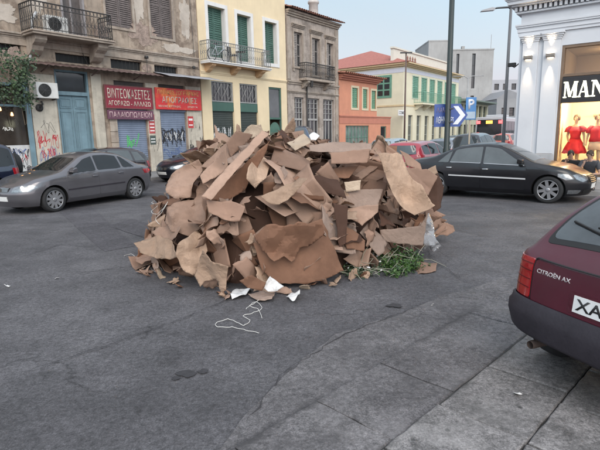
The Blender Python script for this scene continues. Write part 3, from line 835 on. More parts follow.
flat_sign('shop_sign', 11.78, 14.24, 3.08, 4.06, -.12, S_RED, 'dark red sign with two rows of cream lettering over a blue-grey shutter', 'shop sign',
          [('ΒΙΝΤΕΟΚΑΣΕΤΕΣ', .05, .95, .44, .88, L_CREAM, .004), ('ΑΓΟΡΑΖΩ - ΑΛΛΑΖΩ', .05, .95, .12, .34, L_CREAM, .01)], frame=mat('sign_frame', (.16, .05, .05), .6))
flat_sign('shop_sign', 11.82, 14.24, 2.6, 3.0, -.12, S_PRP, 'narrow purple sign with one pink word hanging below the dark red sign', 'shop sign',
          [('ΠΑΛΑΙΟΠΩΛΕΙΟΝ', .04, .96, .2, .82, L_PINK, .006)])
flat_sign('shop_sign', 14.42, 17.3, 3.1, 4.12, -.12, S_ORG, 'bright red and orange sign with cream lettering under the grey canopy sheet', 'shop sign',
          [('ΠΙΝΑΚΕΣ ΖΩΓΡΑΦΙΚΗΣ', .05, .95, .70, .92, mat('letter_orange', (.7, .36, .14), .6), .004), ('ΑΓΙΟΓΡΑΦΙΕΣ', .13, .9, .3, .62, L_CREAM, .006), ('ΜΙΧΑΛΗΣ ΚΥΠΡΙΑΔΗΣ', .05, .52, .1, .2, L_CREAM, .004), ('ΕΡΜΟΥ 74', .68, .9, .1, .2, L_CREAM, .004)])

# ---------- yellow building
B0, B1 = 18.0, 25.3
yel = empty('yellow_building', uv(B0, FAC_D), RZ_U, 'pale yellow rendered building with green shutters, a bracketed balcony and closed shopfronts', 'building')
YEL = pm('yellow_render', (.72, .585, .385), .85, .07, 1.0, .12, 12, stain=(.62, .49, .32), stain_amt=.35, streak=.07)
WHT = pm('window_surround', (.68, .66, .63), .7, .06, 2, .05, streak=.15)
GRN = pm('green_shutter', (.055, .12, .095), .6, .2, 3, .1)
hB = []
upw = [(.72, 2.0, 5.95, 9.1), (2.85, 4.0, 5.95, 8.95), (5.35, 6.35, 6.55, 8.82)]
upw = [(.72, 1.98, 5.95, 8.55), (2.92, 4.05, 5.95, 8.5), (5.28, 6.4, 6.1, 8.5)]
gw = [(.72, 2.4, .14, 4.72), (2.92, 4.45, .14, 4.72), (5.5, 6.75, .14, 4.68)]
wall_holes(B1 - B0, 11.8, [(*w, .32) for w in upw] + [(*w, .2) for w in gw], 9).build('wall', YEL, yel)
sc_ = MB(); moulding(sc_, 0.02, B1 - B0 - .02, 5.05, 5.18, .07, 2); sc_.build('string_course', YEL, yel)
for x0, x1, z0, z1 in upw:
    fr = MB(); frame_rect(fr, x0 - .2, x1 + .2, z0 - .2, z1 + .2, -.045, -.001, .2)
    fo = fr.build('window', WHT, yel)
    rv = MB()
    for c in (x0 + .001, x1 - .012): rv.box(c, c + .011, .001, .31, z0, z1)
    rv.build('reveal', WHT, fo)
    m_ = (x0 + x1) / 2
    for a, b in ((x0 + .03, m_ - .01), (m_ + .01, x1 - .03)):
        s = MB(); louvre(s, a, b, z0 + .02, z1 - .02, .25, step=.1); s.build('shutter', GRN, fo)
    MB().box(x0, x1, .3, .32, z0, z1).build('pane', M['window_dark'], fo)
b_ = MB(); b_.box(.03, 4.98, -.71, -.002, 5.52, 5.66); b_.box(.02, 5.03, -.76, -.003, 5.6, 5.642)
yb = b_.build('balcony', WHT, yel, .008)
cb = MB()
for x in (.3, 2.2, 4.3): corbel(cb, x, x + .3, 5.52, .42, .6)
cb.build('corbel', pm('orange_render', (.52, .33, .18), .85, .1, 2, .1), yb, .008)
MB().box(.1, 4.9, -.66, -.004, 5.502, 5.519).build('soffit', pm('soffit_orange', (.5, .30, .15), .85, .1), yb)
rl = MB(); railing(rl, [(.06, -.02), (.06, -.67), (4.94, -.67), (4.94, -.02)], 5.67, 6.64, .16, .011); rl.build('railing', pm('grey_rail', (.16, .16, .16), .5), yb)
DSH = pm('dark_green_shutter', (.045, .055, .05), .6, .2, 2, .1)
for i, (x0, x1, z0, z1) in enumerate(gw):
    if i < 2:
        g = MB(); frame_rect(g, x0, x1, 3.62, z1, .05, .12, .06)
        for k in range(7):
            c = x0 + (x1 - x0) * (k + .5) / 7; g.tube([(c, .09, 3.66), (c, .09, z1 - .05)], .012, 4)
        for k in range(3):
            c = x0 + (x1 - x0) * (k + .5) / 3; w = (x1 - x0) / 6.4
            g.tube([(c - w, .085, 4.2), (c, .085, 4.6), (c + w, .085, 4.2), (c, .085, 3.8), (c - w, .085, 4.2)], .014, 4)
        g.build('transom_grille', mat('pale_iron', (.3, .3, .29), .5), yel)
        MB().box(x0, x1, .15, .18, 3.6, z1).build('transom_pane', M['window_dark'], yel)
        MB().box(x0, x1, .03, .12, 3.12, 3.6).build('shutter_box', pm('green_box', (.05, .11, .085), .5, .1), yel)
        s = MB(); roller(s, x0, x1, .14, 3.12, .14, .1); s.build('roller_shutter', DSH, yel)
        graffiti(yel, x0 + .15, x1 - .15, 1.5 if i == 0 else 1.2, 2.3 if i == 0 else 1.9, .115, G_WHT, 6, .035, 30 + i)
        graffiti(yel, x0 + .15, x1 - .4, 1.0, 1.4, .115, G_WHT, 4, .025, 34 + i)
    else:
        f = MB(); frame_rect(f, x0, x1, .14, z1, .05, .15, .09); f.box(x0 + .09, x1 - .09, .06, .14, 2.72, 2.84); f.build('shop_door', GRN, yel)
        MB().box(x0 + .05, x1 - .05, .12, .15, 2.84, z1 - .05).build('door_pane', pm('grey_glass', (.1, .105, .11), .2, .3, 1, 0), yel)
        ar = MB(); pts = [(x0 + .1, .2)] + [(x0 + .62 - .5 * cos(t * pi / 12), 2.0 + .55 * sin(t * pi / 12)) for t in range(13)] + [(x1 - .1, .2)]
        ar.prism(pts, .09, .13); ar.build('door_leaf', pm('green_leaf', (.07, .15, .11), .5, .2), yel)
graffiti(yel, 0.05, .6, .4, 1.4, -.004, G_BLU, 2, .03, 40)
# things on that balcony
def bicycle(loc, rz, label):
    t = empty('bicycle', loc, rz, label, 'bicycle')
    for x in (-.5, .5):
        w = MB(); w.tube([(x + .32 * cos(a * pi / 10), 0, .34 + .32 * sin(a * pi / 10)) for a in range(21)], .022, 6, caps=False); wo = w.build('wheel', M['rubber'], t)
        s = MB()
        for a in range(10): s.tube([(x, 0, .34), (x + .31 * cos(a * pi / 5), 0, .34 + .31 * sin(a * pi / 5))], .004, 3)
        s.build('spokes', M['steel'], wo)
    f = MB(); P = lambda x, z: (x, 0, z)
    for a, b in (((-.5, .34), (-.1, .34)), ((-.1, .34), (-.25, .85)), ((-.5, .34), (-.2, .75)), ((-.22, .75), (.35, .78)), ((-.1, .34), (.37, .68)), ((.33, .9), (.5, .34))): f.tube([P(*a), P(*b)], .02, 6)
    f.build('frame', pm('pale_frame', (.55, .6, .65), .4), t)
    h = MB(); h.tube([(.3, -.27, .98), (.36, -.2, .97), (.33, 0, .93), (.36, .2, .97), (.3, .27, .98)], .014, 6); h.build('handlebar', M['steel'], t)
    s = MB(); s.lathe([(0, .05), (.07, .04), (.09, 0), (0, -.01)], 10, 'Z', (-.25, 0, .87)); s.tube([(-.25, 0, .88), (-.05, 0, .9)], [.06, .025], 8); s.build('saddle', M['black'], t)
bicycle(yel.matrix_basis @ Vector((1.0, -.42, 5.67)), RZ_U, 'bicycle parked behind the railing on the balcony of the yellow building')
def chair(loc, rz, label):
    t = empty('balcony_chair', loc, rz, label, 'chair')
    MB().box(-.22, .22, -.22, .22, .43, .46).build('seat', M['dark_metal'], t)
    b = MB(); frame_rect(b, -.22, .22, .46, .9, .19, .22, .03)
    for k in range(4): b.box(-.15 + k * .09, -.12 + k * .09, .195, .215, .49, .87)
    b.build('backrest', M['dark_metal'], t)
    for x in (-.2, .2):
        for y in (-.2, .2): MB().tube([(x, y, 0), (x, y, .43)], .015, 5).build('leg', M['dark_metal'], t)
chair(yel.matrix_basis @ Vector((2.1, -.36, 5.67)), RZ_U + .3, 'dark metal chair beside the bicycle on the yellow balcony')
tb = empty('balcony_table', yel.matrix_basis @ Vector((2.75, -.36, 5.67)), RZ_U, 'small round dark table on the balcony of the yellow building', 'table')
MB().lathe([(0, .72), (.3, .72), (.3, .69), (0, .69)], 18).build('tabletop', M['dark_metal'], tb)
MB().lathe([(.2, 0), (.18, .03), (.03, .05), (.025, .69)], 12).build('pedestal', M['dark_metal'], tb)

# ---------- grey stone building with the tiled eave
C0, C1 = 25.4, 31.5
stn = empty('grey_stone_building', uv(C0, FAC_D), RZ_U, 'weathered grey stone building with clay tile eave and narrow tall windows', 'building')
GST = pm('grey_stone', (.385, .325, .28), .92, .28, 1.6, .5, 9, stain=(.19, .155, .13), stain_amt=.7, stain_scale=1.1, streak=.5)
up = [(.75, 1.65, 6.15, 8.3, .2), (2.75, 3.7, 5.75, 8.2, .2), (4.55, 5.4, 5.9, 8.1, .2)]
dn = [(.7, 1.75, .14, 4.2, .22), (2.2, 3.6, .14, 4.2, .22), (4.1, 5.5, .14, 4.2, .22)]
wall_holes(C1 - C0, 9.55, up + dn, 9).build('wall', GST, stn)
mo = MB(); moulding(mo, 0.05, C1 - C0 - .02, 9.2, 9.55, .3, 3); moulding(mo, 0.02, C1 - C0 - .02, 5.0, 5.25, .14, 2); moulding(mo, 0.02, C1 - C0 - .02, 4.45, 4.6, .1, 2)
for x0, x1, z0, z1, _ in up:
    moulding(mo, x0 - .2, x1 + .2, z1 + .28, z1 + .5, .2, 3); mo.box(x0 - .16, x0 - .005, -.06, -.001, z0 - .3, z1 + .2); mo.box(x1 + .005, x1 + .16, -.06, -.001, z0 - .3, z1 + .2); mo.box(x0 - .16, x1 + .16, -.055, -.001, z1 + .005, z1 + .2); mo.box(x0 - .2, x1 + .2, -.1, -.001, z0 - .12, z0 - .004)
mo.box(.0, .35, -.05, -.001, 5.3, 9.15); mo.box(C1 - C0 - .42, C1 - C0 - .02, -.05, -.001, .2, 9.15)
mo.build('cornice', STONE2, stn, .008)
OLDW = pm('weathered_wood', (.27, .24, .22), .8, .25, 3, .2, streak=.4)
for x0, x1, z0, z1, _ in up:
    wo = window(stn, x0, x1, z0, z1, .19, OLDW, M['window_dark'], (1, 2), .07)
    m_ = (x0 + x1) / 2
    s = MB(); louvre(s, x0 + .02, m_ - .02, z0 + .03, z1 - .03, .06, step=.1); s.build('shutter', OLDW, wo)
PALE = pm('pale_wood', (.36, .345, .33), .75, .15, 2, .1, streak=.3)
for x0, x1, z0, z1, _ in dn:
    wo = window(stn, x0, x1, z0, z1, .2, PALE, M['window_dark'], (2, 0), .08, 'shop_front')
    f = MB(); f.box(x0 + .08, x1 - .08, .12, .19, 2.7, 2.82)
    for k in range(1, 4): f.box(x0 + .08, x1 - .08, .13, .18, 2.85 + k * .33, 2.88 + k * .33)
    f.build('glazing_bar', PALE, wo)
    MB().box(x0 + .1, x1 - .1, .10, .16, .14, 1.0).build('stall_riser', PALE, wo)
b_ = MB(); b_.box(1.25, 4.75, -.62, -.002, 5.28, 5.42); sb = b_.build('balcony', STONE2, stn, .01)
cb = MB()
for x in (1.5, 4.1): corbel(cb, x, x + .28, 5.28, .5, .55)
cb.build('corbel', STONE2, sb, .01)
rl = MB(); railing(rl, [(1.29, -.02), (1.29, -.59), (4.71, -.59), (4.71, -.02)], 5.43, 6.4, .14, .014); rl.build('railing', M['iron'], sb)
TILE = pm('clay_tile', (.26, .125, .09), .85, .35, 5, .4, stain=(.14, .10, .09), stain_amt=.5, stain_scale=2.5)
def tile_roof(root, x0, x1, y0, z0, y1, z1, m, pitch=.24, name='roof'):
    """rows of half-round clay tiles running down a slope (low eave at y0,z0)"""
    mb = MB(); r = random.Random(3)
    n = max(1, int((x1 - x0) / pitch)); st = (x1 - x0) / n
    mb.add([(x0, y0, z0), (x1, y0, z0), (x1, y1, z1), (x0, y1, z1)], [(0, 1, 2, 3)])
    L_ = hypot(y1 - y0, z1 - z0); rows = max(1, int(L_ / .4))
    for i in range(n):
        cx = x0 + st * (i + .5)
        for j in range(rows):
            a, b = j / rows, min(1, (j + 1.12) / rows)
            dz = r.uniform(0, .02); dx = r.uniform(-.015, .015)
            vs = []
            for q, (t, rad) in enumerate(((a, st * .40), (b, st * .33))):
                yy = y0 + (y1 - y0) * t - (.06 if j == 0 and q == 0 else 0); zz = z0 + (z1 - z0) * t + dz + (.02 if q == 0 else 0)
                for k in range(6):
                    an = pi * k / 5; vs.append((cx + dx + rad * cos(an), yy, zz + rad * .8 * sin(an) + .004))
            mb.add(vs, [(k, k + 1, 7 + k, 6 + k) for k in range(5)], 0, True)
    return mb.build(name, m, root)
ro = tile_roof(stn, -.1, C1 - C0 + .15, -.5, 9.56, 3.6, 10.9, TILE)
tile_roof(stn, -.1, C1 - C0 + .15, 9.3, 9.5, 3.62, 10.92, TILE)
ch = MB(); ch.lathe([(.34, 0), (.32, .9), (.4, .95), (.4, 1.1), (.3, 1.12), (.28, 1.3)], 14, 'Z', (4.45, 1.0, 9.9)); ch.build('chimney', pm('chimney_render', (.5, .46, .43), .85, .2), ro)
dp = MB(); dp.tube([(1.98, -.1, 5.0), (1.98, -.1, .15)], .05, 8); dp.build('downpipe', M['iron'], stn)
lt = MB(); lt.tube([(1.98, -.02, 5.35), (1.98, -.45, 5.4), (1.98, -.5, 5.3)], .018, 6); lt.lathe([(.02, .0), (.13, -.05), (.09, -.42), (.03, -.46)], 6, 'Z', (1.98, -.5, 5.3), smooth=False); lt.build('wall_lantern', M['iron'], stn)
graffiti(stn, 5.6, 6.0, .5, 1.8, -.055, G_BLK, 2, .03, 50); graffiti(stn, 2.3, 3.5, .3, .9, .095, G_WHT, 4, .03, 51)

# ---------- pink corner building
D0, D1 = 31.65, 37.6
pnk = empty('pink_building', uv(D0, FAC_D), RZ_U, 'low salmon pink building with three cream-framed upper windows and a wide shop window', 'building')
PNK = pm('pink_render', (.58, .25, .155), .85, .1, 1.2, .1, 10, stain=(.47, .2, .14), stain_amt=.4, streak=.06)
PNKD = pm('pink_band', (.47, .185, .125), .85, .1, 1.2, .1)
CRM = pm('cream_trim', (.62, .52, .36), .8, .08, 2, .05)
pu = [(1.85, 2.75, 3.72, 5.25, .12), (3.55, 4.3, 3.72, 5.25, .12), (5.0, 5.75, 3.72, 5.2, .12)]
pg = [(.9, 4.6, .5, 2.35, .15)]
wall_holes(D1 - D0, 6.3, pu, 6, z0=2.95).build('upper_wall', PNK, pnk)
wall_holes(40.2 - D0, 2.95, pg + [(6.7, 7.8, .14, 2.3, .15)], 6).build('wall', PNK, pnk)
tr = MB(); moulding(tr, .0, 40.2 - D0, 2.96, 3.12, .09, 2); tr.box(0, 40.2 - D0 - .02, -.03, -.001, 2.5, 2.94); moulding(tr, 0, D1 - D0, 5.75, 6.12, .5, 3); tr.build('band', PNKD, pnk)
for x0, x1, z0, z1, _ in pu:
    f = MB(); frame_rect(f, x0 - .16, x1 + .16, z0 - .16, z1 + .16, -.03, -.001, .16); fo = f.build('window_surround', CRM, pnk)
    s = MB(); m_ = (x0 + x1) / 2; louvre(s, x0 + .02, m_ - .01, z0, z1, .05, step=.12); louvre(s, m_ + .01, x1 - .02, z0, z1, .05, step=.12); s.build('shutter', pm('green_pane', (.12, .26, .16), .4, .2), fo)
    MB().box(x0, x1, .1, .12, z0, z1).build('pane', M['window_dark'], fo)
window(pnk, .9, 4.6, .5, 2.35, .13, pm('green_frame', (.12, .22, .17), .6), pm('grey_green_glass', (.15, .19, .17), .15, .4, 1.4, 0), (6, 1), .07)
window(pnk, 6.7, 7.8, .14, 2.3, .13, pm('green_frame', (.12, .22, .17), .6), M['window_dark'], (0, 1), .08, 'door')
tile_roof(pnk, -.3, D1 - D0 + .55, -.65, 6.12, 4.2, 6.75, pm('pink_tile', (.36, .16, .11), .85, .25, 4, .3), .3)

# ---------- cream building with green shutters and a red hipped roof
E0, E1 = 42.75, 57.6
crm = empty('cream_building', uv(E0, FAC_D), RZ_U, 'two-storey cream building with a red hipped roof, green shutters and a long balcony', 'building')
CREAM = pm('cream_render', (.68, .63, .47), .85, .07, 1, .08, 10, stain=(.6, .55, .42), stain_amt=.35, streak=.05)
GRS = pm('pale_green_shutter', (.13, .28, .20), .6, .12, 3, .1)
eu = [(2.0 + i * 2.1, 3.4 + i * 2.1, 4.75 if i else 5.0, 7.0, .12) for i in range(6)]
eg = [(1.2 + i * 2.0, 2.25 + i * 2.0, .5, 3.35, .25) for i in range(7)]
wall_holes(E1 - E0, 8.0, eu + eg, 14).build('wall', CREAM, crm)
tr = MB(); moulding(tr, 0, E1 - E0, 7.75, 8.05, .6, 3); tr.box(-.03, E1 - E0, -.045, -.001, 4.15, 4.3)
tr.box(-.06, -.001, -.04, 14, 4.15, 4.3); tr.box(-.35, -.001, -.3, 14, 7.9, 8.04); tr.box(-.2, -.001, -.2, 14, 7.75, 7.9)
tr.build('cornice', pm('ochre_trim', (.6, .47, .28), .8, .1), crm)
MB().box(-.025, -.001, .02, 14, 7.2, 7.6).box(0.0, E1 - E0, -.02, -.001, 7.25, 7.6).build('frieze', pm('lilac_frieze', (.55, .56, .62), .8, .05), crm)
for x0, x1, z0, z1, _ in eu:
    f = MB(); frame_rect(f, x0 - .1, x1 + .1, z0 - .1, z1 + .1, -.03, -.001, .1); fo = f.build('window', pm('pale_frame_green', (.45, .52, .42), .7), crm)
    m_ = (x0 + x1) / 2; s = MB(); louvre(s, x0 + .01, m_ - .01, z0, z1, .03, step=.14); louvre(s, m_ + .01, x1 - .01, z0, z1, .03, step=.14); s.build('shutter', GRS, fo)
for x0, x1, z0, z1, _ in eg:
    window(crm, x0, x1, z0, z1, .22, pm('grey_frame_b', (.3, .32, .3), .7), pm('dim_glass', (.10, .105, .095), .15, .3, 1, 0), (0, 2), .07)
b_ = MB(); b_.box(2.4, E1 - E0 - 1.6, -.95, -.002, 4.35, 4.5); eb = b_.build('balcony', CREAM, crm)
cb = MB()
for i in range(6): corbel(cb, 2.7 + i * 1.95, 3.0 + i * 1.95, 4.35, .5, .7)
cb.build('corbel', CREAM, eb)
rl = MB(); railing(rl, [(2.45, -.02), (2.45, -.92), (E1 - E0 - 1.65, -.92), (E1 - E0 - 1.65, -.02)], 4.5, 5.5, .16, .016, False); rl.build('railing', GRS, eb)
# side window on the left face (x=0 plane)
sw = MB(); y0, y1, z0, z1 = 1.3, 2.75, 5.1, 6.95
sw.box(-.05, -.001, y0 - .12, y1 + .12, z0 - .12, z1 + .12); so = sw.build('side_window', GRS, crm)
s = MB()
for a in range(2):
    for c in range(3): s.box(-.07, -.052, y0 + .1 + a * .7, y0 + .62 + a * .7, z0 + .1 + c * .6, z0 + .55 + c * .6)
s.build('pane', M['window_dark'], so)
hip = MB(); x0, x1, y0, y1 = -.45, E1 - E0 + .2, -.6, 14.3
hip.add([(x0, y0, 8.06), (x1, y0, 8.06), (x1, y1, 8.06), (x0, y1, 8.06), (x0 + 7, 7, 10.6), (x1 - 3, 7, 10.6)], [(0, 1, 5, 4), (1, 2, 5), (2, 3, 4, 5), (3, 0, 4), (0, 3, 2, 1)])
hip.build('roof', pm('red_roof', (.36, .13, .10), .85, .25, 6, .6, 30), crm)
pr = MB(); pr.box(.5, E1 - E0, 1.3, 1.6, 8.3, 9.5); pr.box(.4, E1 - E0 + .05, 1.2, 1.65, 9.5, 9.65); pr.build('parapet', pm('parapet_cream', (.62, .60, .52), .85, .06), crm)
for i, px in enumerate((398, 401, 405, 409)):
    st_ = empty('roof_finial', crm.matrix_basis @ Vector((-.2 + i * .55, -.45, 8.06)), RZ_U, 'small clay finial standing on the corner eave of the cream building', 'finial', 'finials on the eave corner')
    MB().lathe([(.1, 0), (.12, .1), (.06, .2), (.09, .32), (.03, .5), (0, .55)], 8).build('ornament', TILE, st_)
sg = empty('street_name_sign', crm.matrix_basis @ Vector((-.75, -.3, 3.25)), RZ_U, 'small white lettered sign on the corner of the cream building', 'sign')
MB().box(-.85, .65, -.03, .03, 0, .5).build('board', M['white_paint'], sg)
text_obj('COSMOS', -.75, .55, .12, .4, -.034, M['dark_metal'], sg, bold=.01)

# ---------- low building beyond with a projecting green eave
low = empty('low_shop_row', uv(57.7, FAC_D), RZ_U, 'low row of shops with grey-green eave beyond the cream building', 'building')
LOWM = pm('low_render', (.42, .41, .30), .85, .1, 1.2, .1)
gl = [(.4 + i * 1.9, 1.9 + i * 1.9, 3.1, 4.9, .3) for i in range(6)] + [(.4 + i * 1.9, 1.9 + i * 1.9, .3, 2.5, .3) for i in range(6)]
wall_holes(12, 5.1, gl, 9).build('wall', LOWM, low)
for g in gl: window(low, g[0], g[1], g[2], g[3], .28, mat('dull_green', (.12, .16, .13), .7), M['window_dark'], (0, 1), .07)
MB().prism([(-1.1, 5.25), (-1.1, 5.4), (9, 6.2), (9, 5.1), (0, 5.1)], -.1, 12.2, 'YZ').build('roof', pm('green_eave', (.16, .2, .17), .7, .15), low)

# ---------- far grey buildings
def block(name, label, px0, px1, pytop, Y, depth, m, turn=0.0, extra=None):
    P0 = at_depth(px0, pytop, Y); P1 = at_depth(px1, pytop, Y)
    t = empty(name, (P0.x, P0.y, 0), turn, label, 'building')
    W = P1.x - P0.x; H = P0.z
    wins = extra(W, H) if extra else []
    wall_holes(W, H, wins, depth, .4).build('wall', m, t)
    for w in wins: window(t, w[0], w[1], w[2], w[3], .35, M['dark_metal'], M['window_dark'], (0, 2), .12)
    return t, W, H
GREYC = pm('board_concrete', (.36, .355, .345), .9, .12, .25, .2, 4, stain=(.27, .26, .25), stain_amt=.5, stain_scale=.15, streak=.3)
t_, W, H = block('grey_concrete_building', 'tall plain grey concrete building with narrow slit windows behind the cream building', 452, 494, 50.5, 105, 14, GREYC,
                 extra=lambda W, H: [(1.0, 1.6, 12, 17.5), (4.3, 5.0, 10.5, 17.5), (4.3, 5.0, 4, 9)])
mb = MB(); mb.box(-4.8, -.003, .3, 12, 0, H + 1.9); mb.box(-4.85, .05, .25, 12.05, H + 1.9, H + 2.15); mb.build('stair_tower', GREYC, t_)
mb = MB(); mb.box(-.05, W + .1, -.1, .25, H, H + .25); mb.tube([(W - .3, 1, H), (W - .3, 1, H + 3.2)], .05, 5); mb.box(2.2, 2.8, .5, 1.1, H + .25, H + .9); mb.build('parapet', GREYC, t_)
t2, W, H = block('distant_pale_building', 'distant pale grey apartment block at the end of the street', 488, 530, 80, 150, 16, pm('haze_grey', (.40, .40, .42), .9, .08, .3, 0), extra=lambda W, H: [(2 + i * 2.6, 3.4 + i * 2.6, 4 + j * 3.2, 5.8 + j * 3.2) for i in range(4) for j in range(4)])
t3, W, H = block('distant_gable_building', 'grey gabled building at the end of the street with a blue shop fascia', 497, 530, 99, 96, 12, pm('mid_grey', (.27, .27, .275), .9, .15, .4, 0), extra=lambda W, H: [(1 + i * 1.5, 2 + i * 1.5, 4.4, 6) for i in range(3)])
MB().prism([(-.2, H), (W + .2, H), (W * .35, H + 1.7)], 0, 12, 'XZ').build('gable', pm('mid_grey_b', (.25, .25, .26), .9, .15, .4, 0), t3)
fa = MB(); fa.box(.8, W, -.2, -.01, 3.0, 4.0); fo = fa.build('fascia', pm('blue_fascia', (.08, .16, .32), .5, .1), t3)
fa = MB()
for k in range(4): fa.box(1.2 + k * .9, 1.8 + k * .9, -.23, -.205, 3.3, 3.7)
fa.build('fascia_lettering', M['white_paint'], fo)

for o in list(COL.objects):
    if o.name.split('.')[0] in ('cream_pier', 'plaster_repair', 'bare_masonry', 'vent_grating', 'corbel', 'parapet', 'window_lettering', 'shop_lamp', 'cables'): split_islands(o)
# ------------------------------------------------------------------ the white shop on the right
DS = 16.0
SB = 3.77                                    # V coordinate of its street corner
shop = empty('white_shop_building', uv(DS, SB), RZ_STORE, 'white neoclassical shop with dentil cornice, paired pilasters, black fascia and a lit display window', 'building')
def st(px, py):
    P = on_plane(px, py, U_, DS); return SB - P.dot(V_), P.z
WST = pm('white_stucco', (.60, .615, .64), .75, .05, .8, .06, 14, stain=(.52, .53, .56), stain_amt=.35)
SW = 9.0
WX0 = 1.14
wall_holes(SW, 6.4, [(WX0, 7.4, .42, 4.12, .3)], 7, roof=True).build('wall', WST, shop)
co_ = MB()
for z0, z1, d in ((4.52, 4.6, .05), (4.6, 4.72, .075), (4.72, 4.77, .11), (4.77, 4.82, .13), (5.12, 5.17, .12), (5.31, 5.36, .24), (5.36, 5.45, .33), (5.45, 5.49, .36), (5.49, 5.56, .4)):
    co_.box(-d, SW, -d, 6.9, z0, z1 - .0015)
co_.build('cornice', WST, shop)
dn_ = MB()
for k in range(70): dn_.box(-.16 + k * .13, -.09 + k * .13, -.17, -.005, 5.18, 5.30)
dn_.build('dentils', WST, shop)
pl = MB()
for x0, x1 in ((.10, .52), (.66, 1.1)):
    pl.box(x0, x1, -.07, -.001, 1.08, 4.3); 
    for z, d in ((4.3, .09), (4.35, .11), (4.4, .14), (4.45, .17)): pl.box(x0 - d + .07, x1 + d - .07, -d, -.001, z + .001, z + .05)
pl.build('pilaster', WST, shop, .008)
bs = MB(); bs.box(-.04, 1.12, -.11, -.001, .13, 1.07); bs.build('plinth', pm('grey_plinth', (.42, .42, .43), .7, .1, 2, .1, streak=.2), shop, .01)
bs = MB(); bs.tube([(.1, -.125, .9), (.25, -.125, 1.0), (.4, -.125, .95)], .01, 4); 
# window bronze frame, fascia, glazing, lit interior
BRZ = pm('bronze_frame', (.20, .135, .09), .4, .15, 2, .05, metal=.4)
fr = MB(); frame_rect(fr, WX0, 7.4, .42, 4.12, .02, .2, .075); fr.box(2.35, 2.4, .05, .15, 3.28, 4.05); fr.box(WX0 + .07, 7.33, .03, .19, 3.26, 3.33)
fr.build('window_frame', BRZ, shop)
fs_ = MB(); fs_.box(WX0 + .08, 7.3, -.06, .18, 2.52, 3.24); fso = fs_.build('fascia', pm('black_fascia', (.012, .012, .013), .25, .1, 2, 0), shop, .01)
def serif(ch, x, z, w, h, y, mb, d=.03):
    """heavy roman capital: thick and hairline strokes with slab serifs"""
    T, t, s = w * .23, w * .09, h * .07
    def stroke(x0, z0, x1, z1, wd): mb.prism([(x0 - wd / 2, z0), (x0 + wd / 2, z0), (x1 + wd / 2, z1), (x1 - wd / 2, z1)], y - d, y)
    def foot(cx, zz, wd): mb.box(cx - wd / 2, cx + wd / 2, y - d - .001, y - .001, zz, zz + s)
    if ch == 'M':
        stroke(x + w * .12, z, x + w * .12, z + h, t); stroke(x + w * .2, z + h, x + w * .5, z + h * .06, T * .9); stroke(x + w * .5, z + h * .06, x + w * .82, z + h, t); stroke(x + w * .86, z, x + w * .86, z + h, T)
        foot(x + w * .12, z, w * .26); foot(x + w * .86, z, w * .36); foot(x + w * .1, z + h - s, w * .24); foot(x + w * .9, z + h - s, w * .28)
    if ch == 'A':
        stroke(x + w * .12, z, x + w * .46, z + h, t); stroke(x + w * .8, z, x + w * .5, z + h, T * 1.05); mb.box(x + w * .25, x + w * .7, y - d + .001, y, z + h * .3, z + h * .36)
        foot(x + w * .12, z, w * .28); foot(x + w * .82, z, w * .4)
    if ch == 'N':
        stroke(x + w * .14, z, x + w * .14, z + h, t); stroke(x + w * .2, z + h, x + w * .8, z, T); stroke(x + w * .86, z, x + w * .86, z + h, t)
        foot(x + w * .14, z, w * .28); foot(x + w * .86, z + h - s, w * .28); foot(x + w * .12, z + h - s, w * .26)
    if ch == 'X':
        stroke(x + w * .2, z + h, x + w * .8, z, T); stroke(x + w * .8, z + h, x + w * .2, z, t)
        for cx in (.2, .8): foot(x + w * cx, z, w * .34); foot(x + w * cx, z + h - s, w * .34)
LIT = emit('lit_letter', (1.0, .97, .72), 1.6)
lt = MB(); xx = 1.27
for ch, w in (('M', .34), ('A', .30), ('N', .38), ('X', .36)):
    serif(ch, xx, 2.66, w, .44, -.062, lt); xx += w + .02
lt.build('lit_lettering', LIT, fso)
CG = clear_glass('shop_glass_clear')
MB().box(WX0 + .075, 7.33, .1, .112, .49, 2.52).build('window_pane', CG, shop)
MB().box(WX0 + .075, 7.33, .1, .112, 3.33, 4.05).build('upper_pane', CG, shop)
rm = MB()
a, b, c, d, h0, h1 = WX0 + .02, 7.38, .32, 2.6, .45, 2.9
rm.quad((a, c, h0), (b, c, h0), (b, d, h0), (a, d, h0)); rm.quad((a, d, h0), (b, d, h0), (b, d, 4.1), (a, d, 4.1)); rm.quad((a, c, h0), (a, d, h0), (a, d, 4.1), (a, c, 4.1)); rm.quad((b, c, h0), (b, c, 4.1), (b, d, 4.1), (b, d, h0)); rm.quad((a, c, 4.1), (a, d, 4.1), (b, d, 4.1), (b, c, 4.1))
rm.build('display_room', pm('cream_interior', (.72, .62, .47), .7, .06, 1, 0), shop)
ce = MB(); ce.box(a, b, .33, d - .002, 2.95, 3.02); ce.build('display_ceiling', pm('ceiling_tan', (.5, .36, .2), .7, .08), shop)
sh = MB(); sh.box(1.8, 4.4, 2.4, 2.59, 2.2, 2.24); sh.box(1.3, 7, 2.35, 2.59, .451, .75); sh.build('back_shelf', pm('pale_oak', (.55, .42, .26), .6, .15), shop)
sp_ = MB()
for k in range(6): sp_.lathe([(0, -.03), (.05, -.02), (.05, .0)], 10, 'Z', (1.6 + k * .9, 1.1, 2.945))
sp_.build('ceiling_spot', emit('spot_lens', (1.0, .85, .6), 8), shop)
def lamp(name, kind, loc, energy, color, size=.1, rot=None, spot=None):
    l = bpy.data.lights.new(name, kind); l.energy = energy; l.color = color
    if kind == 'AREA': l.size = size
    else: l.shadow_soft_size = size
    if spot: l.spot_size, l.spot_blend = spot
    o = bpy.data.objects.new(name, l); COL.objects.link(o); o.location = loc
    if rot is not None: o.rotation_euler = rot
    o.parent = shop
    return o
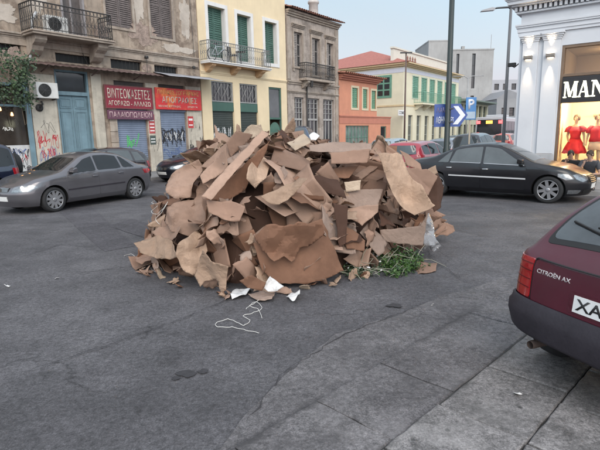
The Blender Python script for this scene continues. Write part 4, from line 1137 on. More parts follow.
for x in (1.9, 3.6, 5.4): lamp('display_lamp', 'POINT', (x, 1.0, 2.7), 108, (1.0, .77, .46), .12)
lamp('upper_lamp', 'POINT', (2.2, 1.4, 3.75), 5, (1.0, .66, .36), .1)
lamp('upper_lamp', 'POINT', (4.2, 1.4, 3.75), 5, (1.0, .66, .36), .1)
# sconces on the pilasters
for x, lab in ((.28, 'small grey wall sconce shining up and down on the pilaster nearest the street corner'), (.87, 'small grey wall sconce shining up and down on the pilaster beside the shop window')):
    t = empty('wall_sconce', shop.matrix_basis @ Vector((x, -.073, 3.86)), RZ_STORE, lab, 'wall lamp', 'pilaster sconces')
    MB().prism([(0, -.05), (-.05, -.05), (-.13, -.02), (-.14, .05), (0, .05)], -.11, .11, 'YZ').build('housing', mat('sconce_grey', (.25, .22, .19), .5), t)
    l = MB(); l.box(-.08, .08, -.12, -.02, .051, .056); l.box(-.08, .08, -.045, -.012, -.056, -.051); l.build('lens', emit('sconce_lens', (1.0, .8, .55), 5), t)
    for dz, rx in ((.09, pi), (-.09, 0)):
        ld = bpy.data.lights.new('sconce_light', 'SPOT'); ld.energy = 60; ld.color = (1.0, .76, .5); ld.spot_size = radians(36); ld.spot_blend = 1.0; ld.shadow_soft_size = .03
        lo = bpy.data.objects.new('sconce_light', ld); COL.objects.link(lo); lo.parent = t; lo.location = (0, -.085, dz); lo.rotation_euler = (rx + radians(4 if dz < 0 else -4), 0, 0)
cm = empty('security_camera', shop.matrix_basis @ Vector((-.01, .05, 3.72)), RZ_STORE, 'small black security camera on a bracket at the corner of the white shop', 'camera')
MB().box(-.3, -.08, -.06, .06, -.05, .06).build('housing', M['black'], cm, .01); MB().tube([(0, 0, .02), (-.12, 0, -.08), (-.18, 0, -.04)], .018, 6).build('bracket', M['iron'], cm)
# stone step in front of the shop window and pavement round the shop
stp = MB(); stp.box(1.12, 7.6, -.5, -.003, .11, .36); stp.build('step', pm('step_stone', (.38, .37, .36), .8, .15, 3, .15), shop, .012)
mb = MB()
P4 = [uv(14.95, -16), uv(14.95, 4.6), uv(15.15, 5.4), uv(15.7, 5.95), uv(60, 5.95), uv(60, -16)]
mb.add([(p.x, p.y, -.02) for p in P4] + [(p.x, p.y, .13) for p in P4], [tuple(range(6, 12))] + [(i, (i + 1) % 6, 6 + (i + 1) % 6, 6 + i) for i in range(6)])
meta(mb.build('pavement_shop_side', mat('far_paving', (.23, .225, .22))), kind='structure')

# mannequins in the window
def limb_body(mb_name, chains, m, parent=None, levels=2, loc=(0, 0, 0)):
    """skinned skeleton: chains of (point, radius), joined where points coincide"""
    verts, edges, rad, idx = [], [], [], {}
    for ch in chains:
        prev = None
        for p, r in ch:
            k = tuple(round(c, 4) for c in p)
            if k not in idx:
                idx[k] = len(verts); verts.append(k); rad.append(r)
            i = idx[k]
            if prev is not None and prev != i: edges.append((prev, i))
            prev = i
    me = bpy.data.meshes.new(mb_name); me.from_pydata(verts, edges, [])
    o = bpy.data.objects.new(mb_name, me); COL.objects.link(o)
    sk = o.modifiers.new('skin', 'SKIN'); sk.use_smooth_shade = True
    for i, d in enumerate(me.skin_vertices[0].data):
        r = rad[i]; d.radius = r if isinstance(r, tuple) else (r, r); d.use_root = (i == 0)
    ss = o.modifiers.new('sub', 'SUBSURF'); ss.levels = levels; ss.render_levels = levels
    dg = bpy.context.evaluated_depsgraph_get(); dg.update()
    nm = bpy.data.meshes.new_from_object(o.evaluated_get(dg))
    bpy.data.objects.remove(o)
    nm.materials.clear(); nm.materials.append(m); nm.name = mb_name
    for p in nm.polygons: p.use_smooth = True
    n = bpy.data.objects.new(mb_name, nm); COL.objects.link(n); n.location = loc
    if parent: n.parent = parent
    return n
def ring_cloth(name, rings, m, parent, n=28, wav=0.0, k=7):
    """cloth tube from (cx, cy, z, rx, ry) rings, optional pleats growing downwards"""
    vs, fs = [], []
    for j, (cx, cy, z, rx, ry) in enumerate(rings):
        w = wav * j / (len(rings) - 1)
        for i in range(n):
            a = 2 * pi * i / n
            q = 1 + w * sin(k * a) 
            vs.append((cx + rx * q * cos(a), cy + ry * q * sin(a), z + w * .08 * sin(k * a + 1)))
    for j in range(len(rings) - 1):
        for i in range(n):
            fs.append((j * n + i, j * n + (i + 1) % n, (j + 1) * n + (i + 1) % n, (j + 1) * n + i))
    mb = MB(); mb.add(vs, fs, 0, True)
    o = mb.build(name, m, parent, clean=False)
    s = o.modifiers.new('t', 'SOLIDIFY'); s.thickness = .008
    return o
SKIN_M = pm('mannequin_skin', (.50, .36, .25), .45, .05, 2, 0)
REDC = pm('red_fabric', (.55, .015, .03), .75, .15, 6, .1); PINKW = pm('pale_fabric', (.62, .48, .38), .8, .1, 5, .1)
HAIRM = pm('mannequin_hair', (.10, .065, .04), .7, .3, 14, .3)
def mannequin(x, label, style):
    P = shop.matrix_basis @ Vector((x, .95, .43))
    t = empty('mannequin', P, RZ_STORE + (.15 if style else -.1), label, 'mannequin', 'mannequins in the lit window')
    hip, ch = (0, 0, .93), (0, .0, 1.28)
    sx = -1 if style else 1
    ch_ = [[((0, 0, .95), (.135, .10)), ((0, 0, 1.1), (.105, .085)), ((0, -.01, 1.28), (.135, .10)), ((0, 0, 1.42), (.09, .07)), ((0, 0, 1.5), .045), ((0, -.01, 1.57), .05), ((0, -.015, 1.66), (.075, .09)), ((0, -.01, 1.74), (.055, .065))]]
    for s in (-1, 1):
        ch_.append([((0, 0, .95), (.135, .10)), ((s * .085, 0, .86), .085), ((s * .09, -.01 if s == sx else -.06, .5), .055), ((s * .085, .03, .12), .035), ((s * .085, .03, .05), .035), ((s * .09, -.12, .03), .03)])
        ch_.append([((0, 0, 1.42), (.09, .07)), ((s * .17, 0, 1.38), .05), ((s * .23, .03, 1.14), .036), ((s * (.26 if s == sx else .16), -.06 if s == sx else -.12, .93 if s == sx else 1.0), .026), ((s * (.27 if s == sx else .12), -.09 if s == sx else -.15, .84 if s == sx else .97), .024)])
    limb_body('body', ch_, SKIN_M, t)
    hb = MB(); hb.lathe([(.0, 1.79), (.07, 1.77), (.098, 1.70), (.095, 1.63), (.07, 1.60)], 16, 'Z', (0, .022, 0)); hb.build('hair', HAIRM, t)
    nb = MB(); nb.prism([(-.1, 1.665), (-.125, 1.63), (-.1, 1.625)], -.012, .012, 'YZ'); nb.build('nose', SKIN_M, t)
    if style == 0:
        ring_cloth('dress_top', [(0, 0, 1.41, .135, .10), (0, -.01, 1.3, .165, .135), (0, 0, 1.12, .125, .105), (0, 0, 1.02, .15, .125)], REDC, t)
        ring_cloth('dress_skirt', [(0, 0, 1.04, .15, .125), (0, 0, .9, .22, .18), (0, 0, .74, .29, .24), (0, 0, .62, .32, .27)], REDC, t, 56, .09, 9)
        for s in (-1, 1): ring_cloth('sleeve', [(s * .13, 0, 1.44, .06, .07), (s * .19, 0, 1.38, .075, .085), (s * .22, .02, 1.26, .085, .09)], REDC, t, 24, .08, 6)
    else:
        ring_cloth('top', [(0, 0, 1.42, .12, .095), (0, -.01, 1.32, .18, .14), (0, 0, 1.12, .165, .13), (0, 0, .97, .19, .15)], REDC, t, 40, .03, 8)
        for s in (-1, 1): ring_cloth('sleeve', [(s * .13, 0, 1.44, .055, .065), (s * .19, 0, 1.36, .07, .075), (s * .22, .02, 1.22, .07, .075)], REDC, t, 20)
        ring_cloth('shorts', [(0, 0, .98, .165, .13), (0, 0, .85, .19, .15), (0, 0, .72, .2, .155)], PINKW, t, 32)
    MB().lathe([(0, 0), (.2, .0), (.2, .015), (0, .02)], 20).build('base', M['steel'], t)
mannequin(st(568.5, 140)[0] + .04, 'mannequin in a red dress with flared ruffled skirt in the lit shop window', 0)
mannequin(st(590, 140)[0] + .06, 'mannequin in a boxy red top and pale shorts in the lit shop window', 1)

# ------------------------------------------------------------------ poles and road signs
DG = pm('dark_green_paint', (.022, .032, .030), .45, .15, 3, .05)
P = at_depth(446.5, 150, 15.3)
pole = empty('lamp_post', (P.x, P.y, .13), 0, 'tall dark green lamp post carrying the blue arrow sign behind the black car', 'lamp post')
MB().tube([(0, 0, .0), (0, 0, 1.1), (0, 0, 1.15), (0, 0, 9.5)], [.115, .11, .088, .065], 16).build('pole', DG, pole)
MB().lathe([(.2, 0), (.2, .04), (.13, .1), (.12, .3)], 16).build('base_collar', DG, pole)
ap = MB(); ap.tube([(0, 0, 9.45), (-.3, -.2, 9.9), (-1.4, -.9, 10.1)], [.05, .045, .04], 8); ap.build('arm', DG, pole)
MB().box(-1.9, -1.3, -1.2, -.8, 10.05, 10.17).build('lamp_head', M['dark_metal'], pole, .03)
# pentagon direction sign strapped behind that post
c = at_depth(451, 115, 15.48)
sgn = empty('direction_sign', (c.x, c.y, c.z - .36), radians(-2), 'blue arrow-shaped direction sign pointing right, fixed to the dark green post', 'road sign')
w, h = .52, .70
B_ = pm('sign_blue', (.045, .09, .30), .4, .1, 2, 0)
MB().prism([(-w, 0), (w * .55, 0), (w, h / 2), (w * .55, h), (-w, h)], 0, .03).build('board', B_, sgn)
wh = MB(); e = .03
wh.prism([(w * .12, .07), (w * .42, .07), (w * .86, h / 2), (w * .42, h - .07), (w * .12, h - .07), (w * .55, h / 2)], -.006, -.001)
wh.build('chevron', pm('sign_white', (.72, .74, .78), .4, .05), sgn)
L_W = mat('sign_lettering', (.7, .72, .78), .5)
text_obj('ΛΑΜΙΑ', -w + .06, w * .0, .44, .60, -.001, mat('sign_faded', (.35, .3, .42), .5), sgn, bold=.01)
text_obj('ΑΘΗΝΑ', -w + .05, -.08, .1, .32, -.001, L_W, sgn, bold=.02)
text_obj('Ε75', .0, w * .16, .12, .3, -.001, L_W, sgn, bold=.02)
br = MB(); br.box(-.13, -.0, -.28, .05, .12, .16); br.box(-.13, .0, -.28, .05, .52, .56); br.build('bracket', M['dark_metal'], sgn)
c = at_depth(470.6, 113, 16.2)
psg = empty('parking_sign', (c.x, c.y, .13), radians(-4), 'blue square parking sign with white P on a thin pale pole', 'road sign')
MB().tube([(0, .03, 0), (0, .03, c.z + .2)], .03, 8).build('pole', pm('pale_pole', (.42, .36, .28), .6, .1), psg)
zc = c.z - .13
MB().box(-.17, .17, -.02, .0, zc - .22, zc + .5).build('board', pm('parking_blue', (.07, .22, .48), .4, .08), psg, .01)
text_obj('P', -.09, .1, zc + .12, zc + .44, -.0225, L_W, psg, bold=.03)
wl = MB(); wl.box(-.14, .14, -.026, -.0215, zc - .18, zc + .04); wl.build('supplementary_plate', pm('pale_blue_plate', (.4, .5, .6), .5, .1), psg)
P = at_depth(503.3, 140, 21)
lam = empty('street_lamp', (P.x, P.y, .13), 0, 'slim grey street lamp with one long arm reaching left beside the white shop', 'street lamp')
top = at_depth(509.2, 8, 21)
MB().tube([(0, 0, 0), (0, 0, 1.0), (0, 0, top.z - .13)], [.1, .075, .055], 12).build('pole', pm('lamp_grey', (.13, .13, .135), .5, .1), lam)
MB().tube([(0, 0, top.z - .16), (-.1, 0, top.z - .1), (-.55, 0, top.z - .12), (-.75, 0, top.z - .15)], [.045, .04, .035, .03], 8).build('arm', M['dark_metal'], lam)
MB().prism([(-1.25, top.z - .26), (-.7, top.z - .22), (-.66, top.z - .12), (-.8, top.z - .1), (-1.2, top.z - .2)], -.09, .09).build('lamp_head', pm('lamp_head_grey', (.3, .3, .31), .4, .1), lam, .01)
# thin lamp pole in front of the cream building
P = at_depth(404.3, 140, 43.5)
tl = empty('thin_lamp_post', (P.x, P.y, .13), 0, 'thin dark post standing at the corner of the cream building', 'lamp post')
MB().tube([(0, 0, 0), (0, 0, 8.3)], [.09, .06], 8).build('pole', mat('rust_pole', (.12, .08, .07), .7), tl)
MB().box(-.5, .5, -.12, .1, 8.3, 8.4).build('lamp_head', M['dark_metal'], tl)
P = at_depth(466, 128, 52)
tl = empty('double_lamp_post', (P.x, P.y, .0), 0, 'distant double-armed lamp post beyond the low shop row', 'lamp post')
MB().tube([(0, 0, 0), (0, 0, 7.2)], [.09, .06], 8).build('pole', pm('pole_grey', (.3, .3, .3), .6), tl)
MB().tube([(-1.6, 0, 7.35), (-.4, 0, 7.35), (0, 0, 7.1), (.4, 0, 7.35), (1.6, 0, 7.35)], .045, 6).build('arm', pm('pole_grey_b', (.3, .3, .3), .6), tl)

for o in list(COL.objects):
    if o.name.split('.')[0] in ('pilaster', 'lens', 'ceiling_spot'): split_islands(o)
# ------------------------------------------------------------------ vehicles
def lerp_pts(P, x):
    if x <= P[0][0]: return P[0][1]
    for (a, b), (c, d) in zip(P[:-1], P[1:]):
        if x <= c: return b + (d - b) * (x - a) / (c - a) if c > a else d
    return P[-1][1]
def smooth_fn(P, x0, x1, k=.07, n=400):
    """piecewise line rounded at its corners, tabulated"""
    xs = [x0 + (x1 - x0) * i / n for i in range(n + 1)]
    ys = []
    for x in xs:
        s = 0; ws = 0
        for j in range(-6, 7):
            w = math.exp(-(j / 3) ** 2); s += w * lerp_pts(P, x + k * j / 3); ws += w
        ys.append(s / ws)
    def f(x):
        t = (x - x0) / (x1 - x0) * n
        if t <= 0: return ys[0]
        if t >= n: return ys[-1]
        i = int(t); return ys[i] + (ys[i + 1] - ys[i]) * (t - i)
    return f
def sstep(a, b, x):
    t = min(1, max(0, (x - a) / (b - a))); return t * t * (3 - 2 * t)
def round_poly(P, r, n=4):
    out = []
    m = len(P)
    for i in range(m):
        p0, p, p1 = Vector(P[i - 1]), Vector(P[i]), Vector(P[(i + 1) % m])
        a = (p0 - p); b = (p1 - p)
        d = min(r, a.length * .45, b.length * .45)
        A = p + a.normalized() * d; B = p + b.normalized() * d
        for k in range(n + 1):
            t = k / n
            out.append(tuple(A * (1 - t) ** 2 + p * 2 * t * (1 - t) + B * t * t))
    return out
class CarShape:
    """a car body as a function: half width W(x,z) under a side silhouette T(x); front is +x"""
    def __init__(s, L, hw, top, belt, zb=.2, front=((.2, .10), (.35, .02), (.5, 0), (.62, .03), (.75, .12)), rear=((.2, .10), (.4, 0), (.6, 0), (.9, .04)), rf=.75, rr=.6, nf=2.6, nr=3.2, tumble=.30, crown=.03, rt=.09, flare=.015, shoulder=.03):
        s.L, s.hw, s.zb = L, hw, zb
        s.T = smooth_fn(top, -L / 2, L / 2); s.B = smooth_fn(belt, -L / 2, L / 2, .1)
        s.front, s.rear, s.rf, s.rr, s.nf, s.nr, s.tumble, s.crown, s.rt, s.flare, s.shoulder = front, rear, rf, rr, nf, nr, tumble, crown, rt, flare, shoulder
    def W(s, x, z):
        T = s.T(x); B = min(s.B(x), T)
        w = s.hw
        zs = s.zb + .12
        if z < zs: w -= .07 * ((zs - z) / .12) ** 1.6
        mid = (s.zb + B) * .55
        w -= .03 * ((z - mid) / .4) ** 2 if z > mid else .012 * ((mid - z) / .3) ** 2
        if z > B: w -= s.shoulder * sstep(0, .05, z - B) + (z - B) * s.tumble
        h = s.L / 2
        def E(t, n):
            return 0 if t <= 0 else (1 if t >= 1 else (1 - (1 - t) ** n) ** (1 / n))
        w *= E((h - x) / s.rf, s.nf) * E((x + h) / s.rr, s.nr)
        d = T - z
        rt = min(s.rt, max(.02, (T - s.zb) * .4))
        if d < rt:
            q = 1 - max(d, 0) / rt; w -= min(w * .5, rt * (1 - sqrt(max(0, 1 - q * q))))
        return max(w, 0)
    def X(s, x, z):
        h = s.L / 2
        return x - lerp_pts(s.front, z) * sstep(h - .9, h - .1, x) + lerp_pts(s.rear, z) * sstep(-h + .9, -h + .1, x)
    def side(s, x, z, sg, off): return (s.X(x, z), sg * (s.W(x, z) + off), z)
    def top(s, x, y, off):
        T = s.T(x); w = max(1e-4, s.W(x, T)); return (s.X(x, T), y, T + s.crown * max(0, 1 - (y / w) ** 2) + off)
    def end(s, q, z, front, off):
        """q = arc length from the centre line round the corner (signed)"""
        h = s.L / 2; sg = 1 if q >= 0 else -1; q = abs(q)
        px, py = None, None; acc = 0
        n = 90
        for i in range(n + 1):
            e = 1.5 * (i / n) ** 3
            xn = (h - e) if front else (-h + e)
            X, Y = s.X(xn, z), s.W(xn, z)
            if px is None:
                if i == 0: px, py = X, 0.0; 
                if q <= 1e-9: return (X + (off if front else -off), 0.0, z)
            d = hypot(X - px, Y - py)
            if acc + d >= q and d > 0:
                t = (q - acc) / d
                nx, ny = (Y - py) / d, -(X - px) / d
                if front: nx, ny = (Y - py) / d, (px - X) / d
                else: nx, ny = -(Y - py) / d, (X - px) / d
                return (px + (X - px) * t + nx * off, sg * (py + (Y - py) * t + ny * off), z)
            acc += d; px, py = X, Y
        return (px, sg * py, z)
    def body(s, wheels, R, name, m, parent):
        NX, NZ, NT = 84, 20, 8
        h = s.L / 2
        xs = []
        for i in range(NX + 1):
            t = i / NX; e = .5 - .5 * cos(pi * t); xs.append(-h + s.L * (e * .45 + t * .55 if 0 < t < 1 else t))
        xs = sorted(set([-h, h, -h + .002, h - .002, -h + .01, h - .01, -h + .03, h - .03] + xs))
        vs, fs = [], []
        ncol = 2 * NZ + 2 + NT - 1
        for x in xs:
            T = s.T(x); ring = []
            zl = [s.zb + (T - s.zb) * (1 - (1 - g / NZ) ** 1.5) for g in range(NZ + 1)]
            for z in zl: ring.append((s.X(x, z), -s.W(x, z), z))
            wt = s.W(x, T)
            for k in range(1, NT): ring.append(s.top(x, -wt + 2 * wt * k / NT, 0))
            for z in reversed(zl): ring.append((s.X(x, z), s.W(x, z), z))
            vs += ring
        n = len(vs) // len(xs)
        for i in range(len(xs) - 1):
            for k in range(n):
                fs.append((i * n + k, (i + 1) * n + k, (i + 1) * n + (k + 1) % n, i * n + (k + 1) % n))
        mb = MB(); mb.add(vs, fs, 0, True)
        o = mb.build(name, [m, M['black']], parent, clean=False)
        bm = bmesh.new(); bm.from_mesh(o.data)
        bmesh.ops.remove_doubles(bm, verts=bm.verts[:], dist=.0006)
        bmesh.ops.dissolve_degenerate(bm, edges=bm.edges[:], dist=.0003)
        bmesh.ops.recalc_face_normals(bm, faces=bm.faces[:])
        bm.to_mesh(o.data); bm.free()
        if wheels:
            c = MB()
            for wx in wheels:
                for sg in (-1, 1):
                    a, b = sorted((sg * (s.hw - .3), sg * (s.hw + .2)))
                    c.lathe([(0, a), (R + .055, a), (R + .055, b), (0, b)], 36, 'Y', (wx, 0, R))
            co = c.build('cutter', M['black'], parent)
            bm = bmesh.new(); bm.from_mesh(co.data); bmesh.ops.remove_doubles(bm, verts=bm.verts[:], dist=1e-5); bmesh.ops.recalc_face_normals(bm, faces=bm.faces[:]); bm.to_mesh(co.data); bm.free()
            md = o.modifiers.new('b', 'BOOLEAN'); md.operation = 'DIFFERENCE'; md.object = co; md.solver = 'EXACT'
            try: md.material_mode = 'TRANSFER'
            except Exception: pass
            dg = bpy.context.evaluated_depsgraph_get(); dg.update()
            me = bpy.data.meshes.new_from_object(o.evaluated_get(dg))
            old = o.data; o.modifiers.clear(); o.data = me; me.name = name
            bpy.data.meshes.remove(old); bpy.data.objects.remove(co)
        bm = bmesh.new(); bm.from_mesh(o.data)
        for e in bm.edges: e.smooth = e.calc_face_angle(0) < radians(38)
        for f in bm.faces: f.smooth = True
        bm.to_mesh(o.data); bm.free()
        return o
    def patch(s, poly, fn, name, m, parent, off=.004, du=.06, dv=.06, skirt=.018, smooth=True):
        """a panel: 2-D outline cut into a grid and laid on the body by fn(u, v, off)"""
        bm = bmesh.new()
        f = bm.faces.new([bm.verts.new((p[0], p[1], 0)) for p in poly])
        us = [p[0] for p in poly]; vs_ = [p[1] for p in poly]
        for lo, hi, st_, ax in ((min(us), max(us), du, 0), (min(vs_), max(vs_), dv, 1)):
            n = int((hi - lo) / st_)
            for k in range(1, n + 1):
                c = lo + (hi - lo) * k / (n + 1)
                co = (c, 0, 0) if ax == 0 else (0, c, 0); no = (1, 0, 0) if ax == 0 else (0, 1, 0)
                bmesh.ops.bisect_plane(bm, geom=bm.verts[:] + bm.edges[:] + bm.faces[:], plane_co=co, plane_no=no, dist=1e-6)
        bmesh.ops.triangulate(bm, faces=[f for f in bm.faces if len(f.verts) > 4])
        bd = [e for e in bm.edges if e.is_boundary]
        ret = bmesh.ops.extrude_edge_only(bm, edges=bd)
        new = {g for g in ret['geom'] if isinstance(g, bmesh.types.BMVert)}
        for v in bm.verts:
            v.co = Vector(fn(v.co.x, v.co.y, off - skirt if v in new else off))
        bmesh.ops.recalc_face_normals(bm, faces=bm.faces[:])
        for fc in bm.faces: fc.smooth = smooth
        for e in bm.edges: e.smooth = e.calc_face_angle(0) < radians(35)
        me = bpy.data.meshes.new(name); bm.to_mesh(me); bm.free()
        me.materials.append(m)
        o = bpy.data.objects.new(name, me); COL.objects.link(o); o.parent = parent
        return o
def paint(name, col, rough=.25, metal=.3, coat=1.0):
    return pm(name, col, rough, .12, 2.0, .02, 60, metal=metal, coat=coat, stain=tuple(c * .8 + .012 for c in col), stain_amt=.35, stain_scale=1.2)
CGL = glass_mat('car_glass', (.012, .014, .016), .05, .45)
CGL2 = glass_mat('car_glass_pale', (.07, .08, .082), .05, .8)
STRIP = pm('bright_trim', (.6, .6, .6), .3, .05, 3, 0, metal=.2)
CHR = pm('chrome', (.72, .72, .72), .12, .05, 3, 0, metal=1.0)
HEADL = pm('headlamp_glass', (.2, .21, .22), .08, .4, 14, .05, metal=.5, coat=1)
TAILR = pm('tail_red', (.30, .008, .014), .12, .2, 8, .05, coat=1)
PLAST = pm('grey_plastic', (.028, .024, .030), .6, .25, 5, .15, spec=.3)
ALLOY = pm('alloy', (.33, .33, .34), .3, .15, 5, 0, metal=.6)
PLATE = pm('plate_white', (.68, .68, .66), .5, .08, 4, 0)
def wheel(parent, x, y, R, w, spokes=7, hub=ALLOY, name='wheel', rimr=.73):
    """tyre with a rim and real spokes; y is the outer face, sign gives the side"""
    sg = 1 if y > 0 else -1
    t = MB(); rr = R * rimr
    prof = [(rr, y - sg * .01), (rr + .012, y), (R * .93, y - sg * .004), (R * .985, y - sg * .02), (R, y - sg * .05), (R, y - sg * (w - .05)), (R * .985, y - sg * (w - .02)), (R * .93, y - sg * w), (rr, y - sg * w)]
    t.lathe(prof, 40, 'Y', (x, 0, R))
    to = t.build(name, M['rubber'], parent)
    r = MB()
    r.lathe([(rr, y - sg * .008), (rr * .95, y - sg * .012), (rr * .92, y - sg * .05), (rr * .9, y - sg * .12), (0, y - sg * .12)], 36, 'Y', (x, 0, R), 1)
    r.lathe([(rr * 1.0, y - sg * .008), (rr * .97, y - sg * .004), (rr * .93, y - sg * .014)], 36, 'Y', (x, 0, R), 0)
    for k in range(spokes):
        a = 2 * pi * k / spokes + .2
        c, s_ = cos(a), sin(a); wd0, wd1 = rr * .15, rr * .12
        P = []
        for rad, wd, yy in ((rr * .12, wd0, y - sg * .02), (rr * .95, wd1 * 1.25, y - sg * .012)):
            for q in (-1, 1): P.append((x + rad * c - q * wd * s_, yy, R + rad * s_ + q * wd * c))
        Q = [(p[0], p[1] - sg * .03, p[2]) for p in P]
        r.add(P + Q, [(0, 1, 3, 2), (4, 6, 7, 5), (0, 4, 5, 1), (1, 5, 7, 3), (3, 7, 6, 2), (2, 6, 4, 0)], 0)
    r.lathe([(rr * .22, y - sg * .03), (rr * .22, y - sg * .014), (rr * .14, y - sg * .008), (0, y - sg * .006)], 16, 'Y', (x, 0, R), 0)
    r.build('rim', [hub, M['black']], to)
    return to
def window_poly(cs, xa, xb, lo=.035, hi=.085, rnd=.03, n=10, slant0=None, slant1=None):
    """side window outline between two x positions following belt and roof; slants give the x of the top corners"""
    pts = []
    t0 = xa if slant0 is None else slant0; t1 = xb if slant1 is None else slant1
    for k in range(n + 1):
        x = xa + (xb - xa) * k / n; pts.append((x, cs.B(x) + lo))
    up = []
    for k in range(n + 1):
        x = t0 + (t1 - t0) * k / n; up.append((x, max(cs.T(x) - hi, cs.B(x) + lo + .012)))
    return round_poly(pts + up[::-1], rnd, 2)
def make_car(name, label, cat, loc, rz, cs, pmat, wheels, R, windows, screen, rear_screen, group=None, glass=CGL, hub=ALLOY, spokes=7, doors=(), handles=(), trim=None, heads=(), tails=(), plate_f=None, plate_r=None, grille=None, bumper=None, mirrors=None, strip=None, wheel_w=.2, both=True, fog=None):
    t = empty(name, loc, rz, label, cat, group)
    body = cs.body(wheels, R, 'body', pmat, t)
    for sg in (-1, 1):
        fs = lambda x, z, o, g=sg: cs.side(x, z, g, o)
        for (poly) in doors:
            cs.patch(poly, fs, 'door', pmat, t, .0045, .12, .08, .02)
        for poly in windows:
            cs.patch(poly, fs, 'side_window', glass, t, .007, .09, .09)
            if trim: 
                pass
        for (x, z) in handles:
            h = MB(); w = cs.W(x, z)
            h.tube([(x - .09, sg * (w + .004), z), (x - .06, sg * (w + .035), z + .002), (x + .06, sg * (w + .035), z + .004), (x + .09, sg * (w + .004), z + .006)], .013, 6)
            h.build('door_handle', trim or pmat, t)
        if strip:
            cs.patch(strip, fs, 'side_strip', STRIP if trim else PLAST, t, .014, .15, .1, .02)
        for poly in heads:
            cs.patch([(sg * a, b) for a, b in poly], lambda q, z, o: cs.end(q, z, True, o), 'headlight', HEADL, t, .006, .05, .05)
        for poly in tails:
            cs.patch([(sg * a, b) for a, b in poly], lambda q, z, o: cs.end(q, z, False, o), 'tail_light', TAILR, t, .007, .05, .05)
        if mirrors:
            x, z = mirrors; w = cs.W(x, z)
            m = MB(); m.prism(round_poly([(x - .05, z - .04), (x + .07, z - .05), (x + .09, z + .05), (x - .03, z + .09)], .03, 3), sg * (w + .02), sg * (w + .21)) if sg > 0 else m.prism(round_poly([(x - .05, z - .04), (x + .07, z - .05), (x + .09, z + .05), (x - .03, z + .09)], .03, 3), -(w + .21), -(w + .02))
            m.build('wing_mirror', pmat, t, .02)
        for wx in wheels:
            wheel(t, wx, sg * (cs.hw - .015), R, wheel_w, spokes, hub)
    def top_poly(xa, xb, fa, fb, n=8):
        wa = cs.W(xa, cs.T(xa)) * fa; wb = cs.W(xb, cs.T(xb)) * fb
        return round_poly([(xa, -wa), (xb, -wb), (xb, wb), (xa, wa)], .07, 4)
    if screen: cs.patch(top_poly(screen[0], screen[1], .93, .9), lambda x, y, o: cs.top(x, y, o), 'windscreen', glass, t, .006, .08, .12)
    if rear_screen: cs.patch(top_poly(rear_screen[0], rear_screen[1], .9, .88), lambda x, y, o: cs.top(x, y, o), 'rear_window', glass, t, .006, .08, .12)
    if grille:
        cs.patch(round_poly([(-grille[0], grille[1]), (grille[0], grille[1]), (grille[0] * 1.15, grille[2]), (-grille[0] * 1.15, grille[2])], .04), lambda q, z, o: cs.end(q, z, True, o), 'grille', M['black'], t, .007, .06, .05)
        g = MB()
        k = 4
        for i in range(k):
            z = grille[1] + (grille[2] - grille[1]) * (i + .5) / k
            g.tube([cs.end(grille[0] * (-1 + j / 5), z, True, .012) for j in range(11)], .007, 5)
        g.build('grille_bar', CHR, t)
    for (pl_, fr) in ((plate_f, True), (plate_r, False)):
        if pl_:
            z0, z1 = pl_
            cs.patch([(-.26, z0), (.26, z0), (.26, z1), (-.26, z1)], lambda q, z, o, f=fr: cs.end(q, z, f, o), 'number_plate', PLATE, t, .014, .1, .1)
    if bumper:
        for fr, z0, z1, ext in bumper:
            cs.patch(round_poly([(-ext, z0), (ext, z0), (ext, z1), (-ext, z1)], .03), lambda q, z, o, f=fr: cs.end(q, z, f, o), 'bumper', PLAST, t, .03, .07, .05, .05)
    return t

# ---- black saloon on the right
BLK = paint('black_paint', (.006, .006, .008), .28, .0, .25)
cs = CarShape(4.82, .90, [(-2.41, .78), (-2.35, .93), (-2.1, 1.0), (-1.72, 1.04), (-1.45, 1.10), (-.85, 1.36), (-.45, 1.43), (-.05, 1.45), (.28, 1.41), (.62, 1.26), (1.12, 1.0), (1.3, .96), (1.9, .87), (2.2, .77), (2.41, .66)],
              [(-2.41, .9), (-1.7, .93), (-.5, .925), (.6, .89), (1.2, .87), (2.0, .8), (2.41, .7)], zb=.19, rf=.95, rr=.75, nf=2.3, nr=2.6, tumble=.36, rt=.11)
hd = radians(-38.5)
Rm = Matrix.Rotation(hd, 3, 'Z')
fw = gnd(546.5, 203.5)
cpos = fw - Rm @ Vector((1.54, -.885, 0))
dz = lambda x0, x1, z0, z1, s0=0, s1=0: round_poly([(x0, z0), (x1, z0), (x1 + s1, z1), (x0 + s0, z1)], .05, 4)
w1 = window_poly(cs, -1.28, -.99, .03, .08, .02, slant0=-1.02, slant1=-.93)
w2 = window_poly(cs, -.95, -.11, .03, .08, .04, slant0=-.84, slant1=-.13)
w3 = window_poly(cs, -.05, .98, .03, .08, .04, slant0=-.07, slant1=.36)
merc = make_car('saloon_car', 'shiny black saloon car with chrome side strip before the white shop', 'car', (cpos.x, cpos.y, 0), hd, cs, BLK, (-1.31, 1.54), .33,
    [w1, w2, w3], (.50, 1.14), (-1.45, -.72), glass=CGL2, trim=CHR, doors=[round_poly([(-1.0, .30), (-.1, .30), (-.1, .93), (-1.12, .93), (-1.12, .72)], .05), round_poly([(-.085, .30), (1.0, .30), (1.06, .6), (1.02, .90), (-.085, .93)], .05)],
    handles=[(-.95, .815), (-.0 + .02, .795)], strip=[(-.95, .595), (1.02, .565), (1.02, .60), (-.95, .63)],
    heads=[[(.42, .58), (.62, .53), (.78, .60), (.80, .70), (.66, .72), (.46, .68)], [(.84, .60), (1.02, .58), (1.16, .66), (1.10, .735), (.88, .72)]],
    tails=[[(.55, .62), (1.05, .66), (1.1, .84), (.55, .86)]], plate_f=(.36, .47), plate_r=(.62, .74), grille=(.34, .5, .68), mirrors=(.86, 1.0), spokes=8, wheel_w=.225)
ft = MB()
